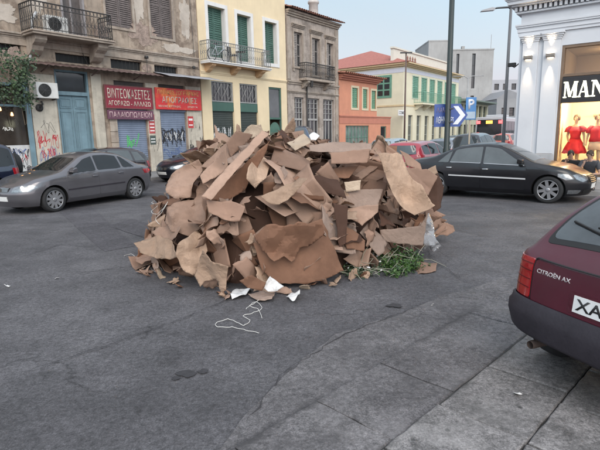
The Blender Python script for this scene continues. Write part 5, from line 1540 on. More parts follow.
for sg in (-1, 1):
    for poly in (w2, w3):
        ft.tube([cs.side(x, z, sg, .008) for x, z in poly if z < cs.B(x) + .06], .007, 4)
split_islands(ft.build('window_trim', CHR, merc))
for sg in (-1, 1):
    cs.patch(round_poly([(sg * .62, .24), (sg * .9, .24), (sg * .95, .34), (sg * .62, .34)], .03), lambda q, z, o: cs.end(q, z, True, o), 'fog_lamp', HEADL, merc, .006)
cs.patch([(-.5, .24), (.5, .24), (.55, .34), (-.55, .34)], lambda q, z, o: cs.end(q, z, True, o), 'lower_grille', M['black'], merc, .005)

# ---- grey saloon passing on the left
SILG = paint('grey_metal_paint', (.125, .12, .13), .3, .5)
cs = CarShape(4.35, .85, [(-2.175, .72), (-2.1, .95), (-1.8, 1.0), (-1.55, 1.02), (-.95, 1.34), (-.5, 1.41), (-.1, 1.41), (.25, 1.33), (.95, .98), (1.15, .94), (1.75, .84), (2.1, .70), (2.175, .62)],
              [(-2.175, .9), (-1.0, .93), (.3, .90), (1.2, .86), (2.175, .7)], zb=.19, rf=.9, rr=.7, nf=2.4, tumble=.34, rt=.1)
f_ = gnd(57, 212); r_ = gnd(136, 199)
dirv = (f_ - r_).normalized(); hd = atan2(dirv.y, dirv.x)
Rm = Matrix.Rotation(hd, 3, 'Z')
cpos = (f_ + r_) / 2 - Rm @ Vector((.02, .84, 0))
make_car('saloon_car', 'grey saloon car with lit headlights driving left past the parked hatchback', 'car', (cpos.x, cpos.y, 0), hd, cs, SILG, (-1.30, 1.30), .31,
    [window_poly(cs, -1.32, -.92, .03, .08, .03, slant0=-.98, slant1=-.88), window_poly(cs, -.85, -.06, .03, .08, .04, slant0=-.8, slant1=-.08), window_poly(cs, 0, .86, .03, .08, .04, slant0=-.02, slant1=.3)], (.38, .98), (-1.5, -.85), trim=None,
    doors=[round_poly([(-.88, .30), (-.05, .30), (-.05, .93), (-1.0, .95), (-1.0, .7)], .05), round_poly([(-.035, .30), (.9, .30), (.95, .6), (.9, .89), (-.035, .925)], .05)], handles=[(-.78, .82), (.08, .80)],
    strip=[(-.9, .52), (.92, .50), (.92, .535), (-.9, .555)],
    heads=[[(.40, .56), (.80, .56), (.95, .66), (.80, .72), (.42, .68)]], tails=[[(.45, .72), (1.1, .74), (1.15, .86), (.45, .9)]], plate_f=(.34, .45), plate_r=(.55, .66), grille=(.3, .56, .66), mirrors=(.72, .98), spokes=10)
mov = bpy.data.objects['saloon_car.001']
hl = MB()
for sg in (-1, 1):
    p = cs.end(sg * .62, .635, True, .012); hl.lathe([(0, .03), (.06, .015), (.065, 0)], 14, 'X', (p[0] - .02, p[1], p[2]))
_hb = hl.build('lit_bulb', emit('headlamp_lit', (1.0, .93, .78), 7), mov)
tl_ = MB()
for sg in (-1, 1):
    tl_.add([cs.end(sg * q, z, False, .011) for q, z in ((.5, .78), (.8, .78), (.8, .84), (.5, .84))], [(0, 1, 2, 3)])
_tb = tl_.build('lit_tail_lamp', emit('tail_lit', (1.0, .06, .03), 1.6), mov)
for sg in (-1, 1):
    p = cs.end(sg * .62, .635, True, .05)
    ld = bpy.data.lights.new('headlight_beam', 'SPOT'); ld.energy = 60; ld.color = (1, .9, .72); ld.spot_size = radians(60); ld.spot_blend = .7; ld.shadow_soft_size = .05
    lo = bpy.data.objects.new('headlight_beam', ld); COL.objects.link(lo); lo.parent = mov; lo.location = p; lo.rotation_euler = Euler((radians(80), 0, radians(-90)), 'XYZ')

# ---- cars parked along the far kerb, front to the left
RZ_L = RZ_U + pi
def parked(a, b=15.75): p = uv(a, b); return (p.x, p.y, 0)
cs = CarShape(4.05, .84, [(-2.02, .70), (-1.98, .98), (-1.75, 1.22), (-1.45, 1.36), (-1.0, 1.425), (-.4, 1.445), (.0, 1.42), (.35, 1.33), (1.0, .99), (1.2, .94), (1.7, .84), (1.95, .70), (2.02, .6)],
              [(-2.02, .95), (-1.0, .95), (.3, .92), (1.2, .86), (2.02, .7)], zb=.19, rf=.85, rr=.6, nf=2.4, tumble=.3)
HBK = paint('dark_brown_paint', (.020, .014, .016), .2, .2)
make_car('hatchback_car', 'dark maroon-black five-door hatchback parked facing left in front of the blue double door', 'car', parked(9.0), RZ_L, cs, HBK, (-1.28, 1.24), .30,
    [window_poly(cs, -1.62, -1.2, .03, .1, .03, slant0=-1.42, slant1=-1.15), window_poly(cs, -1.12, -.25, .03, .08, .04, slant0=-1.08, slant1=-.27), window_poly(cs, -.18, .92, .03, .08, .04, slant0=-.2, slant1=.38)], (.45, 1.02), (-1.9, -1.5), glass=CGL2, group='cars parked along the left kerb',
    doors=[round_poly([(-.98, .3), (-.24, .3), (-.24, .94), (-1.2, .95), (-1.2, .7)], .05), round_poly([(-.22, .3), (.86, .3), (.92, .6), (.9, .9), (-.22, .94)], .05)], handles=[(-1.0, .84), (-.1, .82)],
    heads=[[(.4, .58), (.85, .58), (1.0, .7), (.82, .74), (.45, .68)]], tails=[[(.5, .7), (.9, .72), (.95, .95), (.5, .95)]], plate_f=(.36, .47), plate_r=(.6, .7), grille=(.3, .58, .66), mirrors=(.72, 1.0), spokes=6)
cs = CarShape(4.3, .86, [(-2.15, .72), (-2.1, .92), (-1.8, .97), (-1.5, 1.02), (-.85, 1.27), (-.4, 1.33), (-.05, 1.32), (.3, 1.22), (.95, .93), (1.2, .89), (1.8, .78), (2.1, .66), (2.15, .56)],
              [(-2.15, .86), (-1.0, .88), (.3, .86), (1.2, .82), (2.15, .66)], zb=.18, rf=1.0, rr=.8, nf=2.2, tumble=.36)
make_car('coupe_car', 'low black coupe parked facing left beyond the dark hatchback, half hidden by the cardboard heap', 'car', parked(14.0), RZ_L, cs, paint('deep_blue_black', (.008, .009, .014), .3, .0, .5), (-1.3, 1.33), .31,
    [window_poly(cs, -1.25, -.5, .03, .08, .03, slant0=-.95, slant1=-.48), window_poly(cs, -.42, .88, .03, .08, .04, slant0=-.42, slant1=.28)], (.38, .98), (-1.5, -.75), group='cars parked along the left kerb', glass=CGL2,
    doors=[round_poly([(-.45, .3), (.9, .3), (.95, .6), (.9, .84), (-.45, .87)], .05)], handles=[(-.3, .76)], heads=[[(.42, .54), (.85, .54), (1.08, .66), (.85, .70), (.45, .64)]], tails=[[(.5, .68), (1.0, .7), (1.0, .82), (.5, .84)]], plate_f=(.32, .43), plate_r=(.5, .6), grille=(.3, .5, .6), mirrors=(.7, .92), spokes=7)
cs = CarShape(4.1, .86, [(-2.05, .9), (-2.02, 1.3), (-1.9, 1.62), (-1.6, 1.72), (-.5, 1.76), (.1, 1.72), (.35, 1.62), (.85, 1.12), (1.1, 1.06), (1.8, .98), (2.0, .85), (2.05, .7)],
              [(-2.05, 1.02), (2.05, .95)], zb=.3, rf=.6, rr=.4, nf=2.8, nr=3.5, tumble=.2, rear=((.3, .05), (.6, 0), (1.7, .06)))
suv = make_car('off_road_car', 'dark blue off-road car with spare wheel on its tailgate at the left edge', 'car', parked(4.35, 15.7), RZ_L, cs, paint('navy_paint', (.012, .016, .035), .2, .2), (-1.2, 1.25), .37,
    [window_poly(cs, -1.85, -1.0, .04, .12, .05), window_poly(cs, -.9, .0, .04, .1, .04), window_poly(cs, .08, .75, .04, .1, .04, slant0=.08, slant1=.35)], (.38, .86), None, group='cars parked along the left kerb',
    heads=[[(.45, .7), (.75, .7), (.75, .85), (.45, .85)]], tails=[[(.70, .68), (.98, .68), (.98, 1.0), (.70, 1.0)]], bumper=[(False, .38, .58, 1.0), (True, .4, .6, 1.0)], plate_r=(.62, .74), mirrors=(.62, 1.15), spokes=5, wheel_w=.24)
sp = MB(); sp.lathe([(0, -2.32), (.2, -2.32), (.33, -2.30), (.365, -2.25), (.37, -2.12), (.34, -2.08), (0, -2.06)], 32, 'X', (0, -.1, 1.02)); sp.build('spare_wheel', M['rubber'], suv)
cs.patch(round_poly([(-.55, 1.15), (.55, 1.15), (.5, 1.58), (-.5, 1.58)], .05), lambda q, z, o: cs.end(q, z, False, o), 'rear_window', CGL, suv, .007)
cs = CarShape(4.6, .92, [(-2.3, 1.0), (-2.28, 1.9), (-2.15, 2.16), (-1.8, 2.22), (.2, 2.24), (.8, 2.16), (1.25, 1.75), (1.75, 1.2), (1.95, 1.1), (2.2, .98), (2.3, .7)],
              [(-2.3, 1.15), (.5, 1.15), (2.3, .95)], zb=.22, rf=.8, rr=.35, nf=2.4, nr=4, tumble=.14, rear=((.2, .03), (.5, 0), (2.2, .05)))
make_car('delivery_van', 'dark blue van facing us behind the heap, only its rounded windscreen top showing', 'van', (at_depth(301, 130, 29).x, 29.0, 0), radians(-97), cs, paint('van_blue', (.03, .05, .09), .25, .2), (-1.4, 1.45), .33,
    [window_poly(cs, .35, 1.6, .04, .12, .05, slant0=.35, slant1=.95)], (.85, 1.72), None, glass=CGL2, heads=[[(.5, .72), (.9, .72), (1.0, .95), (.55, .9)]], tails=[[(.75, .9), (.95, .9), (.95, 1.4), (.75, 1.4)]], plate_f=(.4, .5), mirrors=(1.35, 1.25))

# ---- traffic waiting up the street on the right, backs towards us
def hatch_shape(L=3.9, H=1.44, hw=.83):
    return CarShape(L, hw, [(-L / 2, .72), (-L / 2 + .04, .98), (-L / 2 + .18, H - .22), (-L / 2 + .38, H - .06), (-.7, H), (-.2, H), (.3, H - .1), (.95, .98), (1.15, .93), (1.65, .84), (L / 2 - .08, .7), (L / 2, .6)],
                    [(-L / 2, .95), (-.5, .95), (.9, .9), (L / 2, .7)], zb=.2, rf=.8, rr=.42, nf=2.4, nr=3.2, tumble=.26, rear=((.2, .06), (.45, 0), (.9, .02), (1.5, .10)))
def rear_car(label, px, py, Y, pcol, group, H=1.44, L=3.9, rz=RZ_U, name='hatchback_car', hw=.83, cat='car', glass=CGL):
    P = at_depth(px, py, Y); cs = hatch_shape(L, H, hw)
    t = make_car(name, label, cat, (P.x, P.y, 0), rz, cs, pcol, (-L / 2 + .72, L / 2 - .78), .3,
        [window_poly(cs, -L / 2 + .42, -.95, .03, .1, .03), window_poly(cs, -.88, -.1, .03, .08, .03), window_poly(cs, -.03, .85, .03, .08, .03, slant0=-.03, slant1=.35)], (.4, .98), None, group=group, glass=glass,
        tails=[[(.5, .72), (.86, .72), (.88, .98), (.6, .98)]], plate_r=(.52, .62), bumper=[(False, .3, .5, .95)], heads=[[(.4, .56), (.9, .58), (.9, .68), (.45, .66)]], mirrors=(.7, 1.0), spokes=6)
    cs.patch(round_poly([(-.62, 1.0), (.62, 1.0), (.56, H - .13), (-.56, H - .13)], .05), lambda q, z, o: cs.end(q, z, False, o), 'rear_window', CGL2, t, .007)
    return t
GRP = 'cars queueing up the street behind the black saloon'
rear_car('bright red hatchback seen from behind between the heap and the black saloon', 421, 150, 19.0, paint('red_paint', (.36, .012, .03), .3, .0), GRP)
rear_car('pale silver-blue car with large rear window, left of the red hatchback', 396, 148, 27.0, paint('silver_blue', (.32, .38, .42), .3, .4), GRP, 1.46)
rear_car('silver grey car behind the dark green lamp post', 452, 146, 24.5, paint('silver_paint', (.22, .235, .26), .3, .5), GRP, 1.45)
rear_car('dark grey tall car with dark rear window behind the roof of the black saloon', 478, 144, 24.0, paint('graphite_paint', (.035, .036, .042), .3, .3), GRP, 1.66, 4.2, hw=.88, name='estate_car')
rear_car('small dark car beyond the thin parking sign pole', 462, 140, 33.0, paint('dark_teal_paint', (.04, .05, .06), .3, .3), GRP, 1.5)
rear_car('orange-red car far up the street beside the street lamp', 507, 140, 40.0, paint('orange_paint', (.42, .10, .06), .4, .0), GRP, 1.5)

# ---- bus
P = at_depth(489, 130, 46)
bus = empty('city_bus', (P.x, P.y, 0), RZ_U + radians(4), 'white city bus seen from behind, dark rear window and red lights, far up the street', 'bus')
BW = paint('bus_white', (.40, .40, .41), .35, .0)
mb = MB(); hw, L, H = 1.25, 11.0, 3.0
prof = round_poly([(-hw, .35), (hw, .35), (hw, H), (-hw, H)], .18, 5)
mb.prism(prof, 0, L, 'YZ'); mb.build('body', BW, bus, .06)
mb = MB(); mb.prism(round_poly([(-1.12, 1.35), (1.12, 1.35), (1.08, 2.75), (-1.08, 2.75)], .12), -.02, .04, 'YZ'); mb.build('rear_window', CGL, bus)
mb = MB()
for sg in (-1, 1):
    for k in range(6):
        a, b = .6 + k * 1.7, 2.1 + k * 1.7
        y0, y1 = sorted((sg * (hw - .04), sg * (hw + .015))); mb.prism(round_poly([(a, 1.4), (b, 1.4), (b, 2.6), (a, 2.6)], .08), y0, y1, 'XZ')
mb.build('side_window', CGL, bus)
mb = MB()
for sg in (-1, 1): mb.box(-.05, .03, sg * .98 - .17, sg * .98 + .17, 2.38, 2.66); mb.box(-.05, .03, sg * 1.08 - .08, sg * 1.08 + .08, .75, 1.2)
mb.build('tail_light', emit('bus_tail', (1, .05, .05), 4.0), bus)
mb = MB(); mb.box(-.035, .03, -.28, .3, 2.38, 2.66); mb.build('route_display', emit('amber_display', (1, .42, .06), 1.8), bus)
mb = MB(); mb.box(-.06, .02, -1.15, 1.15, .3, .62); mb.build('bumper', PLAST, bus, .03)
mb = MB(); mb.box(-.03, .02, -.26, .26, .8, .92); mb.build('number_plate', PLATE, bus)
mb = MB(); mb.box(2.5, 4.5, -.9, .9, H - .02, H + .25); mb.build('roof_unit', BW, bus, .08)
for x in (2.6, 8.4):
    for sg in (-1, 1): wheel(bus, x, sg * (hw - .02), .48, .28, 6)

# ---- maroon hatchback in the right foreground
MAR = paint('maroon_paint', (.068, .004, .014), .4, .0, .22)
AX_Z = PAV_Z
AX_HD = radians(21.5)
L = 3.52
cs = CarShape(L, .77, [(-L / 2, .74), (-L / 2 + .05, .86), (-L / 2 + .14, .905), (-L / 2 + .34, 1.12), (-L / 2 + .58, 1.27), (-.75, 1.345), (-.1, 1.355), (.3, 1.28), (.9, .93), (1.1, .88), (1.55, .78), (L / 2 - .06, .64), (L / 2, .56)],
              [(-L / 2, .86), (-.5, .87), (.9, .82), (L / 2, .62)], zb=.305, rf=.7, rr=.22, nf=2.4, nr=3.6, tumble=.26, rear=((.28, .01), (.3, .01), (.55, .015), (.86, .05), (1.3, .06)), crown=.025, rt=.05)
ax_shape = cs
corner = gnd(520, 299.5, .45 + AX_Z)
Rm = Matrix.Rotation(AX_HD, 3, 'Z')
axp = corner - Rm @ Vector((-L / 2 + .22, .81, 0))
axc = make_car('hatchback_car', 'dark maroon three-door hatchback with grey plastic bumper, cut off by the right edge', 'car', (axp.x, axp.y, AX_Z), AX_HD, cs, MAR, (-1.22, 1.2), .275,
    [window_poly(cs, -1.3, -.55, .035, .1, .05, slant0=-1.05, slant1=-.55), window_poly(cs, -.45, .82, .035, .08, .04, slant0=-.45, slant1=.35)], (.36, .88), None, doors=[round_poly([(-.45, .3), (.75, .3), (.8, .6), (.78, .82), (-.45, .87)], .05)], handles=[(-.3, .74)],
    heads=[[(.4, .5), (.75, .5), (.8, .62), (.45, .62)]], mirrors=(.6, .93), spokes=6, wheel_w=.17, hub=pm('hubcap', (.3, .3, .31), .4, .1))
fe = lambda q, z, o: cs.end(q, z, False, o)
HG = pm('hatch_glass', (.055, .065, .07), .05, .5, 2.0, 0, spec=1.0)
# rear window on the slope, with black rubber surround and wiper
def top_quad(xa, xb, ya, yb): return round_poly([(xa, -ya), (xb, -yb), (xb, yb), (xa, yb * ya / yb if False else ya)], .07, 5)
wA, wB = cs.W(-L / 2 + .17, cs.T(-L / 2 + .17)), cs.W(-L / 2 + .60, cs.T(-L / 2 + .60))
ft_ = lambda x, y, o: cs.top(x, y, o)
cs.patch(top_quad(-L / 2 + .165, -L / 2 + .60, wA * .965, wB * .95), ft_, 'window_rubber', M['black'], axc, .004, .05, .1)
cs.patch(top_quad(-L / 2 + .195, -L / 2 + .575, wA * .92, wB * .90), ft_, 'rear_window', HG, axc, .008, .05, .1)
wp = MB(); wp.tube([cs.top(-L / 2 + .20, -.12, .012), cs.top(-L / 2 + .215, -.05, .035), cs.top(-L / 2 + .27, .30, .03)], [.012, .009, .007], 6); wp.tube([cs.top(-L / 2 + .215, .12, .02), cs.top(-L / 2 + .30, .50, .02)], .009, 5); wp.tube([cs.top(-L / 2 + .20, -.12, .0), cs.top(-L / 2 + .20, -.12, .04)], .02, 8); wp.build('wiper', M['black'], axc)
# hatch seam: a proud panel between the lamps
cs.patch(round_poly([(-.55, .565), (.55, .565), (.562, .845), (-.562, .845)], .02), fe, 'tailgate', MAR, axc, .005, .06, .05)
for sg in (-1, 1):
    cs.patch([(sg * a, b) for a, b in round_poly([(.565, .575), (.84, .575), (.84, .70), (.82, .845), (.577, .845)], .015)], fe, 'tail_light', TAILR, axc, .009, .04, .03)
    for zr in (.64, .70, .76, .81):
        cs.patch([(sg * a, b) for a, b in [(.572, zr), (.83, zr), (.83, zr + .006), (.574, zr + .006)]], fe, 'lamp_rib', mat('lamp_dark_red', (.10, .004, .008), .3), axc, .012, .04, .03)
# thick bumper that wraps both corners
def bump_sec():
    secs = [(.315, .012), (.322, .045), (.345, .055), (.45, .058), (.50, .055), (.525, .035), (.56, .028), (.566, .012)]
    qs = [-1.22 + 2.44 * i / 60 for i in range(61)]
    vs, fs = [], []
    for q in qs:
        e = min(1, (1.23 - abs(q)) / .06)
        for z, o in secs: vs.append(cs.end(q, z, False, o * max(.15, e)))
    n = len(secs)
    for i in range(60):
        for k in range(n - 1): fs.append((i * n + k, i * n + k + 1, (i + 1) * n + k + 1, (i + 1) * n + k))
    mb = MB(); mb.add(vs, fs, 0, True); return mb.build('bumper', PLAST, axc)
bump_sec()
ub = MB(); ub.box(-.85, 1.3, -.62, .62, .2, .30); ub.box(-1.26, -1.18, -.6, .6, .23, .3); ub.build('underbody_panel', M['black'], axc)
# plate in its recess, lettering
cs.patch(round_poly([(-.35, .585), (.24, .585), (.23, .725), (-.34, .725)], .015), fe, 'plate_recess', pm('maroon_dark', (.06, .006, .014), .35), axc, .008)
cs.patch([(-.31, .60), (.20, .60), (.20, .705), (-.31, .705)], fe, 'number_plate', PLATE, axc, .014, .1, .1)
def end_text(txt, q0, q1, z0, z1, m, off, name):
    o = text_obj(txt, q0, q1, z0, z1, 0, m, axc, name, .012, .002)
    for v in o.data.vertices:
        q, z = -v.co.x, v.co.z
        e = off + (.002 if v.co.y < -.001 else 0)
        v.co = Vector(cs.end(q, z, False, e))
    return o
end_text('XA 3174', -.18, .285, .617, .69, M['black'], .0145, 'plate_lettering')
end_text('CITROËN AX', -.525, -.25, .765, .80, pm('badge_silver', (.55, .5, .5), .35, .1), .0055, 'badge_lettering')
ex = MB(); ex.lathe([(.028, -.02), (.03, 0), (.03, .35), (.02, .35)], 14, 'X', (-L / 2 + .03, .50, .245)); ex.build('exhaust_pipe', pm('rusty_pipe', (.10, .07, .058), .8, .3, 8, .2), axc)

for o in list(COL.objects):
    if o.parent is bus and o.name.split('.')[0] in ('side_window', 'tail_light'): split_islands(o)
split_islands(_hb); split_islands(_tb)

# lock and shut line on the maroon tailgate
lk = MB(); lk.lathe([(0, -.004), (.012, -.003), (.013, 0)], 14, 'X', (0, 0, 0)); lko = lk.build('lock', M['black'], axc); lko.location = CarShape.end(ax_shape, 0, .77, False, .008)
ax_shape.patch([(-.56, .853), (.56, .853), (.56, .860), (-.56, .860)], lambda q, z, o: ax_shape.end(q, z, False, o), 'shut_line', M['black'], axc, .003, .06, .05)
for sg in (-1, 1):
    ax_shape.patch([(sg * .556, .565), (sg * .562, .565), (sg * .574, .853), (sg * .568, .853)], lambda q, z, o: ax_shape.end(q, z, False, o), 'shut_line', M['black'], axc, .0035, .05, .05)
# ------------------------------------------------------------------ the cardboard heap
FRONT = [(-2.42, 6.8), (-1.9, 6.05), (-1.3, 5.6), (-.8, 5.32), (-.3, 5.45), (.5, 5.72), (1.3, 6.45), (1.9, 6.95), (2.45, 7.8)]
RIDGE = [(-2.42, .0), (-2.25, .35), (-2.0, .95), (-1.55, 1.45), (-.95, 1.72), (-.4, 1.78), (.2, 1.66), (1.0, 1.56), (1.4, 1.45), (1.75, 1.22), (2.1, .9), (2.3, .5), (2.45, 0)]
def heap_h(x, y):
    if x <= -2.42 or x >= 2.45: return 0.0
    yf = lerp_pts(FRONT, x); r = lerp_pts(RIDGE, x)
    half = 1.95 - .55 * (x / 2.45) ** 2
    t = (y - yf - half) / half
    if abs(t) >= 1: return 0.0
    return r * (1 - abs(t) ** 2.3) ** .72
def heap_n(x, y, e=.09):
    gx = (heap_h(x + e, y) - heap_h(x - e, y)) / (2 * e); gy = (heap_h(x, y + e) - heap_h(x, y - e)) / (2 * e)
    return Vector((-gx, -gy, 1)).normalized()
def heap_hit(px, py):
    """where a line of sight meets the heap; None if it passes it"""
    d = ray(px, py).normalized(); s = 4.0
    while s < 10.5:
        P = CAM_O + d * s
        if P.z <= heap_h(P.x, P.y) or P.z < 0: return P
        s += .02
    return None
def card(name, col, rough=.85, var=.18, stain_amt=.45, rnd=.22, flute=True, spec=.25):
    m = pm(name, col, rough, var, 2.2, .0, spec=spec, stain=tuple(c * .62 for c in col), stain_amt=stain_amt, stain_scale=1.6, rnd=rnd)
    t = m.node_tree; N = t.nodes; L = t.links; b = N['Principled BSDF']
    tc = N.new('ShaderNodeTexCoord'); bp = N.new('ShaderNodeBump'); bp.inputs['Strength'].default_value = .30 if flute else .6; bp.inputs['Distance'].default_value = .02
    nz = N.new('ShaderNodeTexNoise'); nz.inputs['Scale'].default_value = 7; nz.inputs['Detail'].default_value = 3; nz.inputs['Roughness'].default_value = .45
    L.new(tc.outputs['Object'], nz.inputs['Vector']); h = nz.outputs['Fac']
    vo = N.new('ShaderNodeTexVoronoi'); vo.feature = 'DISTANCE_TO_EDGE'; vo.inputs['Scale'].default_value = 7
    ad = N.new('ShaderNodeVectorMath'); ad.operation = 'MULTIPLY_ADD'; ad.inputs[1].default_value = (.25, .25, .25)
    L.new(nz.outputs['Color'], ad.inputs[0]); L.new(tc.outputs['Object'], ad.inputs[2]); L.new(ad.outputs[0], vo.inputs['Vector'])
    mm = N.new('ShaderNodeMath'); mm.operation = 'MULTIPLY_ADD'; mm.inputs[1].default_value = 1.5 if not flute else .5
    L.new(vo.outputs['Distance'], mm.inputs[0]); L.new(h, mm.inputs[2]); h = mm.outputs[0]
    if flute:
        wv = N.new('ShaderNodeTexWave'); wv.inputs['Scale'].default_value = 38; wv.inputs['Distortion'].default_value = 1.0
        L.new(tc.outputs['Object'], wv.inputs['Vector'])
        m2 = N.new('ShaderNodeMath'); m2.operation = 'MULTIPLY_ADD'; m2.inputs[1].default_value = .05
        L.new(wv.outputs['Fac'], m2.inputs[0]); L.new(h, m2.inputs[2]); h = m2.outputs[0]
    L.new(h, bp.inputs['Height']); L.new(bp.outputs['Normal'], b.inputs['Normal'])
    return m
C_TAN = card('cardboard_tan', (.32, .210, .155))
C_MAUVE = card('cardboard_brown', (.255, .160, .116))
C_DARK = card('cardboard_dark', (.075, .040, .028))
C_RUST = card('cardboard_rust', (.20, .105, .066))
C_KRAFT = card('kraft_paper', (.35, .240, .170), flute=False)
C_PALE = card('pale_paper', (.43, .335, .25), flute=False, stain_amt=.3)
C_GREY = card('grey_card', (.29, .21, .168), flute=False)
C_WHITE = card('white_paper', (.66, .645, .63), flute=False, stain_amt=.15, rnd=.1)
_CR = {}
def crumple(x, y, amp, f, seed):
    """long angular creases: warped triangle waves in several directions, plus softer dents"""
    k = round(seed, 3)
    if k not in _CR:
        q = random.Random(k); _CR[k] = [(cos(a), sin(a), q.uniform(.5, 1.5), q.random()) for a in [q.uniform(0, pi) for _ in range(6)]]
    wx = noise.noise(Vector((x * f * .5, y * f * .5, seed))); wy = noise.noise(Vector((x * f * .5, y * f * .5, seed + 7)))
    z = 0
    for i, (c, s_, fr, ph) in enumerate(_CR[k]):
        t = ((x * c + y * s_) * fr * f * .55 + ph + .55 * (wx if i % 2 else wy)) % 1.0
        m = max(0, .35 + noise.noise(Vector((x * f * .4 + i * 5, y * f * .4, seed + i))) * 1.3)
        z += abs(t - .5) * 2 * m / fr
    d, _ = noise.voronoi(Vector((x * f * .8 + seed * 3.1, y * f * .8 - seed * 1.7, seed)))
    return amp * (z * .42 - .3 + (d[1] - d[0]) * .45 + .5 * wx)
def tri_fold(x, y, folds):
    z = 0
    for (c, s, o, k) in folds:
        q = x * c + y * s - o
        z += k * (sqrt(q * q + .00001) + q) * .5
    return z
def rot_fold(p, c, s, o, ang):
    """really folds the part beyond the line c*x+s*y=o by ang"""
    q = p.x * c + p.y * s - o
    if q <= 0: return p
    zz = p.z
    return Vector((p.x - c * q + c * (q * cos(ang) - zz * sin(ang)), p.y - s * q + s * (q * cos(ang) - zz * sin(ang)), q * sin(ang) + zz * cos(ang)))
def finish_sheet(name, vs, fs, m, thick):
    me = bpy.data.meshes.new(name); me.from_pydata(vs, [], fs); me.materials.append(m)
    bm = bmesh.new(); bm.from_mesh(me)
    bmesh.ops.triangulate(bm, faces=[q for q in bm.faces if len(q.verts) > 3], quad_method='SHORT_EDGE')
    for f in bm.faces: f.smooth = True
    for e in bm.edges: e.smooth = e.calc_face_angle(0) < radians(13)
    bm.to_mesh(me); bm.free()
    o = bpy.data.objects.new(name, me); COL.objects.link(o)
    sd = o.modifiers.new('thickness', 'SOLIDIFY'); sd.thickness = thick; sd.offset = 0
    return o
def make_sheet(name, w, h, m, r, style):
    st_ = {'flat': .032, 'panel': .04, 'kraft': .024, 'scrap': .022}[style]
    nx = max(5, min(22, int(w / st_))); ny = max(5, min(22, int(h / st_)))
    seed = r.uniform(0, 90)
    tear = {'flat': .14, 'kraft': .17, 'scrap': .34, 'panel': .05}[style]
    amp = {'flat': .012, 'kraft': .085, 'scrap': .05, 'panel': .005}[style]
    f = r.uniform(3.6, 7.0) if style != 'scrap' else r.uniform(6, 9)
    folds = []
    for k in range({'flat': 2, 'kraft': 4, 'scrap': 3, 'panel': 1}[style]):
        a = r.uniform(0, 2 * pi) if style != 'panel' else r.choice((0, pi / 2))
        folds.append((cos(a), sin(a), r.uniform(-.3, .3) * min(w, h), r.choice((-1, 1)) * r.uniform(.2, 1.0 if style != 'flat' else .6)))
    curl = r.uniform(-.25, .25) if style in ('flat', 'panel') else r.uniform(-.7, .7)
    flap = None
    if style in ('flat', 'panel') and r.random() < .6:
        a = r.choice((0, pi / 2, pi, -pi / 2)); ext = (w if abs(cos(a)) > .5 else h) / 2
        flap = (cos(a), sin(a), ext * r.uniform(.35, .7), r.choice((-1, 1)) * r.uniform(.5, 1.9))
    elif style == 'kraft' and r.random() < .6:
        a = r.uniform(0, 2 * pi); flap = (cos(a), sin(a), min(w, h) * r.uniform(.12, .3), r.uniform(.6, 2.4))
    KN = [[r.uniform(-1, 1) for _ in range(9)] for _ in range(4)]
    torn = [r.random() < {'flat': .35, 'kraft': .75, 'scrap': 1, 'panel': .2}[style] for _ in range(4)]
    def edge(t, side):
        q = t / 2 * {'flat': 3, 'panel': 2, 'kraft': 5, 'scrap': 4}[style]; i = min(7, int(q)); n1 = KN[side][i] + (KN[side][i + 1] - KN[side][i]) * (q - i)
        return 1 + (tear * (1.1 * n1 + .16 * r.uniform(-1, 1)) if torn[side] else tear * .35 * KN[side][0])
    eL = [edge(j / ny * 2, 0) for j in range(ny + 1)]; eR = [edge(j / ny * 2, 1) for j in range(ny + 1)]
    eB = [edge(i / nx * 2, 2) for i in range(nx + 1)]; eT = [edge(i / nx * 2, 3) for i in range(nx + 1)]
    vs = []
    for j in range(ny + 1):
        b = j / ny * 2 - 1
        for i in range(nx + 1):
            a = i / nx * 2 - 1
            x = a * w / 2 * (eR[j] if a > 0 else eL[j]); y = b * h / 2 * (eT[i] if b > 0 else eB[i])
            z = crumple(x, y, amp, f, seed) + tri_fold(x, y, folds) + curl * (x * x * .6 + y * y * .25)
            p = Vector((x, y, z))
            if flap: p = rot_fold(p, *flap)
            vs.append(p)
    c = sum(vs, Vector()) / len(vs)
    vs = [tuple(p - c) for p in vs]
    fs = [(j * (nx + 1) + i, j * (nx + 1) + i + 1, (j + 1) * (nx + 1) + i + 1, (j + 1) * (nx + 1) + i) for j in range(ny) for i in range(nx)]
    return finish_sheet(name, vs, fs, m, .004 if style in ('flat', 'panel') else .002)
# inner mass, seen only in the gaps between the sheets
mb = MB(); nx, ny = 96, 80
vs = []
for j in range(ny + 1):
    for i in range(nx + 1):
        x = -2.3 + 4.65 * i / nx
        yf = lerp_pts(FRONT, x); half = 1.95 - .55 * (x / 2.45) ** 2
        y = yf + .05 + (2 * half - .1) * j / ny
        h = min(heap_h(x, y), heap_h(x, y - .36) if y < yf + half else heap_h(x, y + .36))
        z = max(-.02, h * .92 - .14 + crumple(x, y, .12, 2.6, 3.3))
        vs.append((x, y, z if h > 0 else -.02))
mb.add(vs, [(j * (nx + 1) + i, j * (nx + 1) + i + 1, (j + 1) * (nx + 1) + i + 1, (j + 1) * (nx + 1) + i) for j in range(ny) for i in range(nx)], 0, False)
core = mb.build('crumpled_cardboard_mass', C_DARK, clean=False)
meta(core, 'dark crushed cardboard filling the inside of the heap', 'cardboard', kind='stuff')

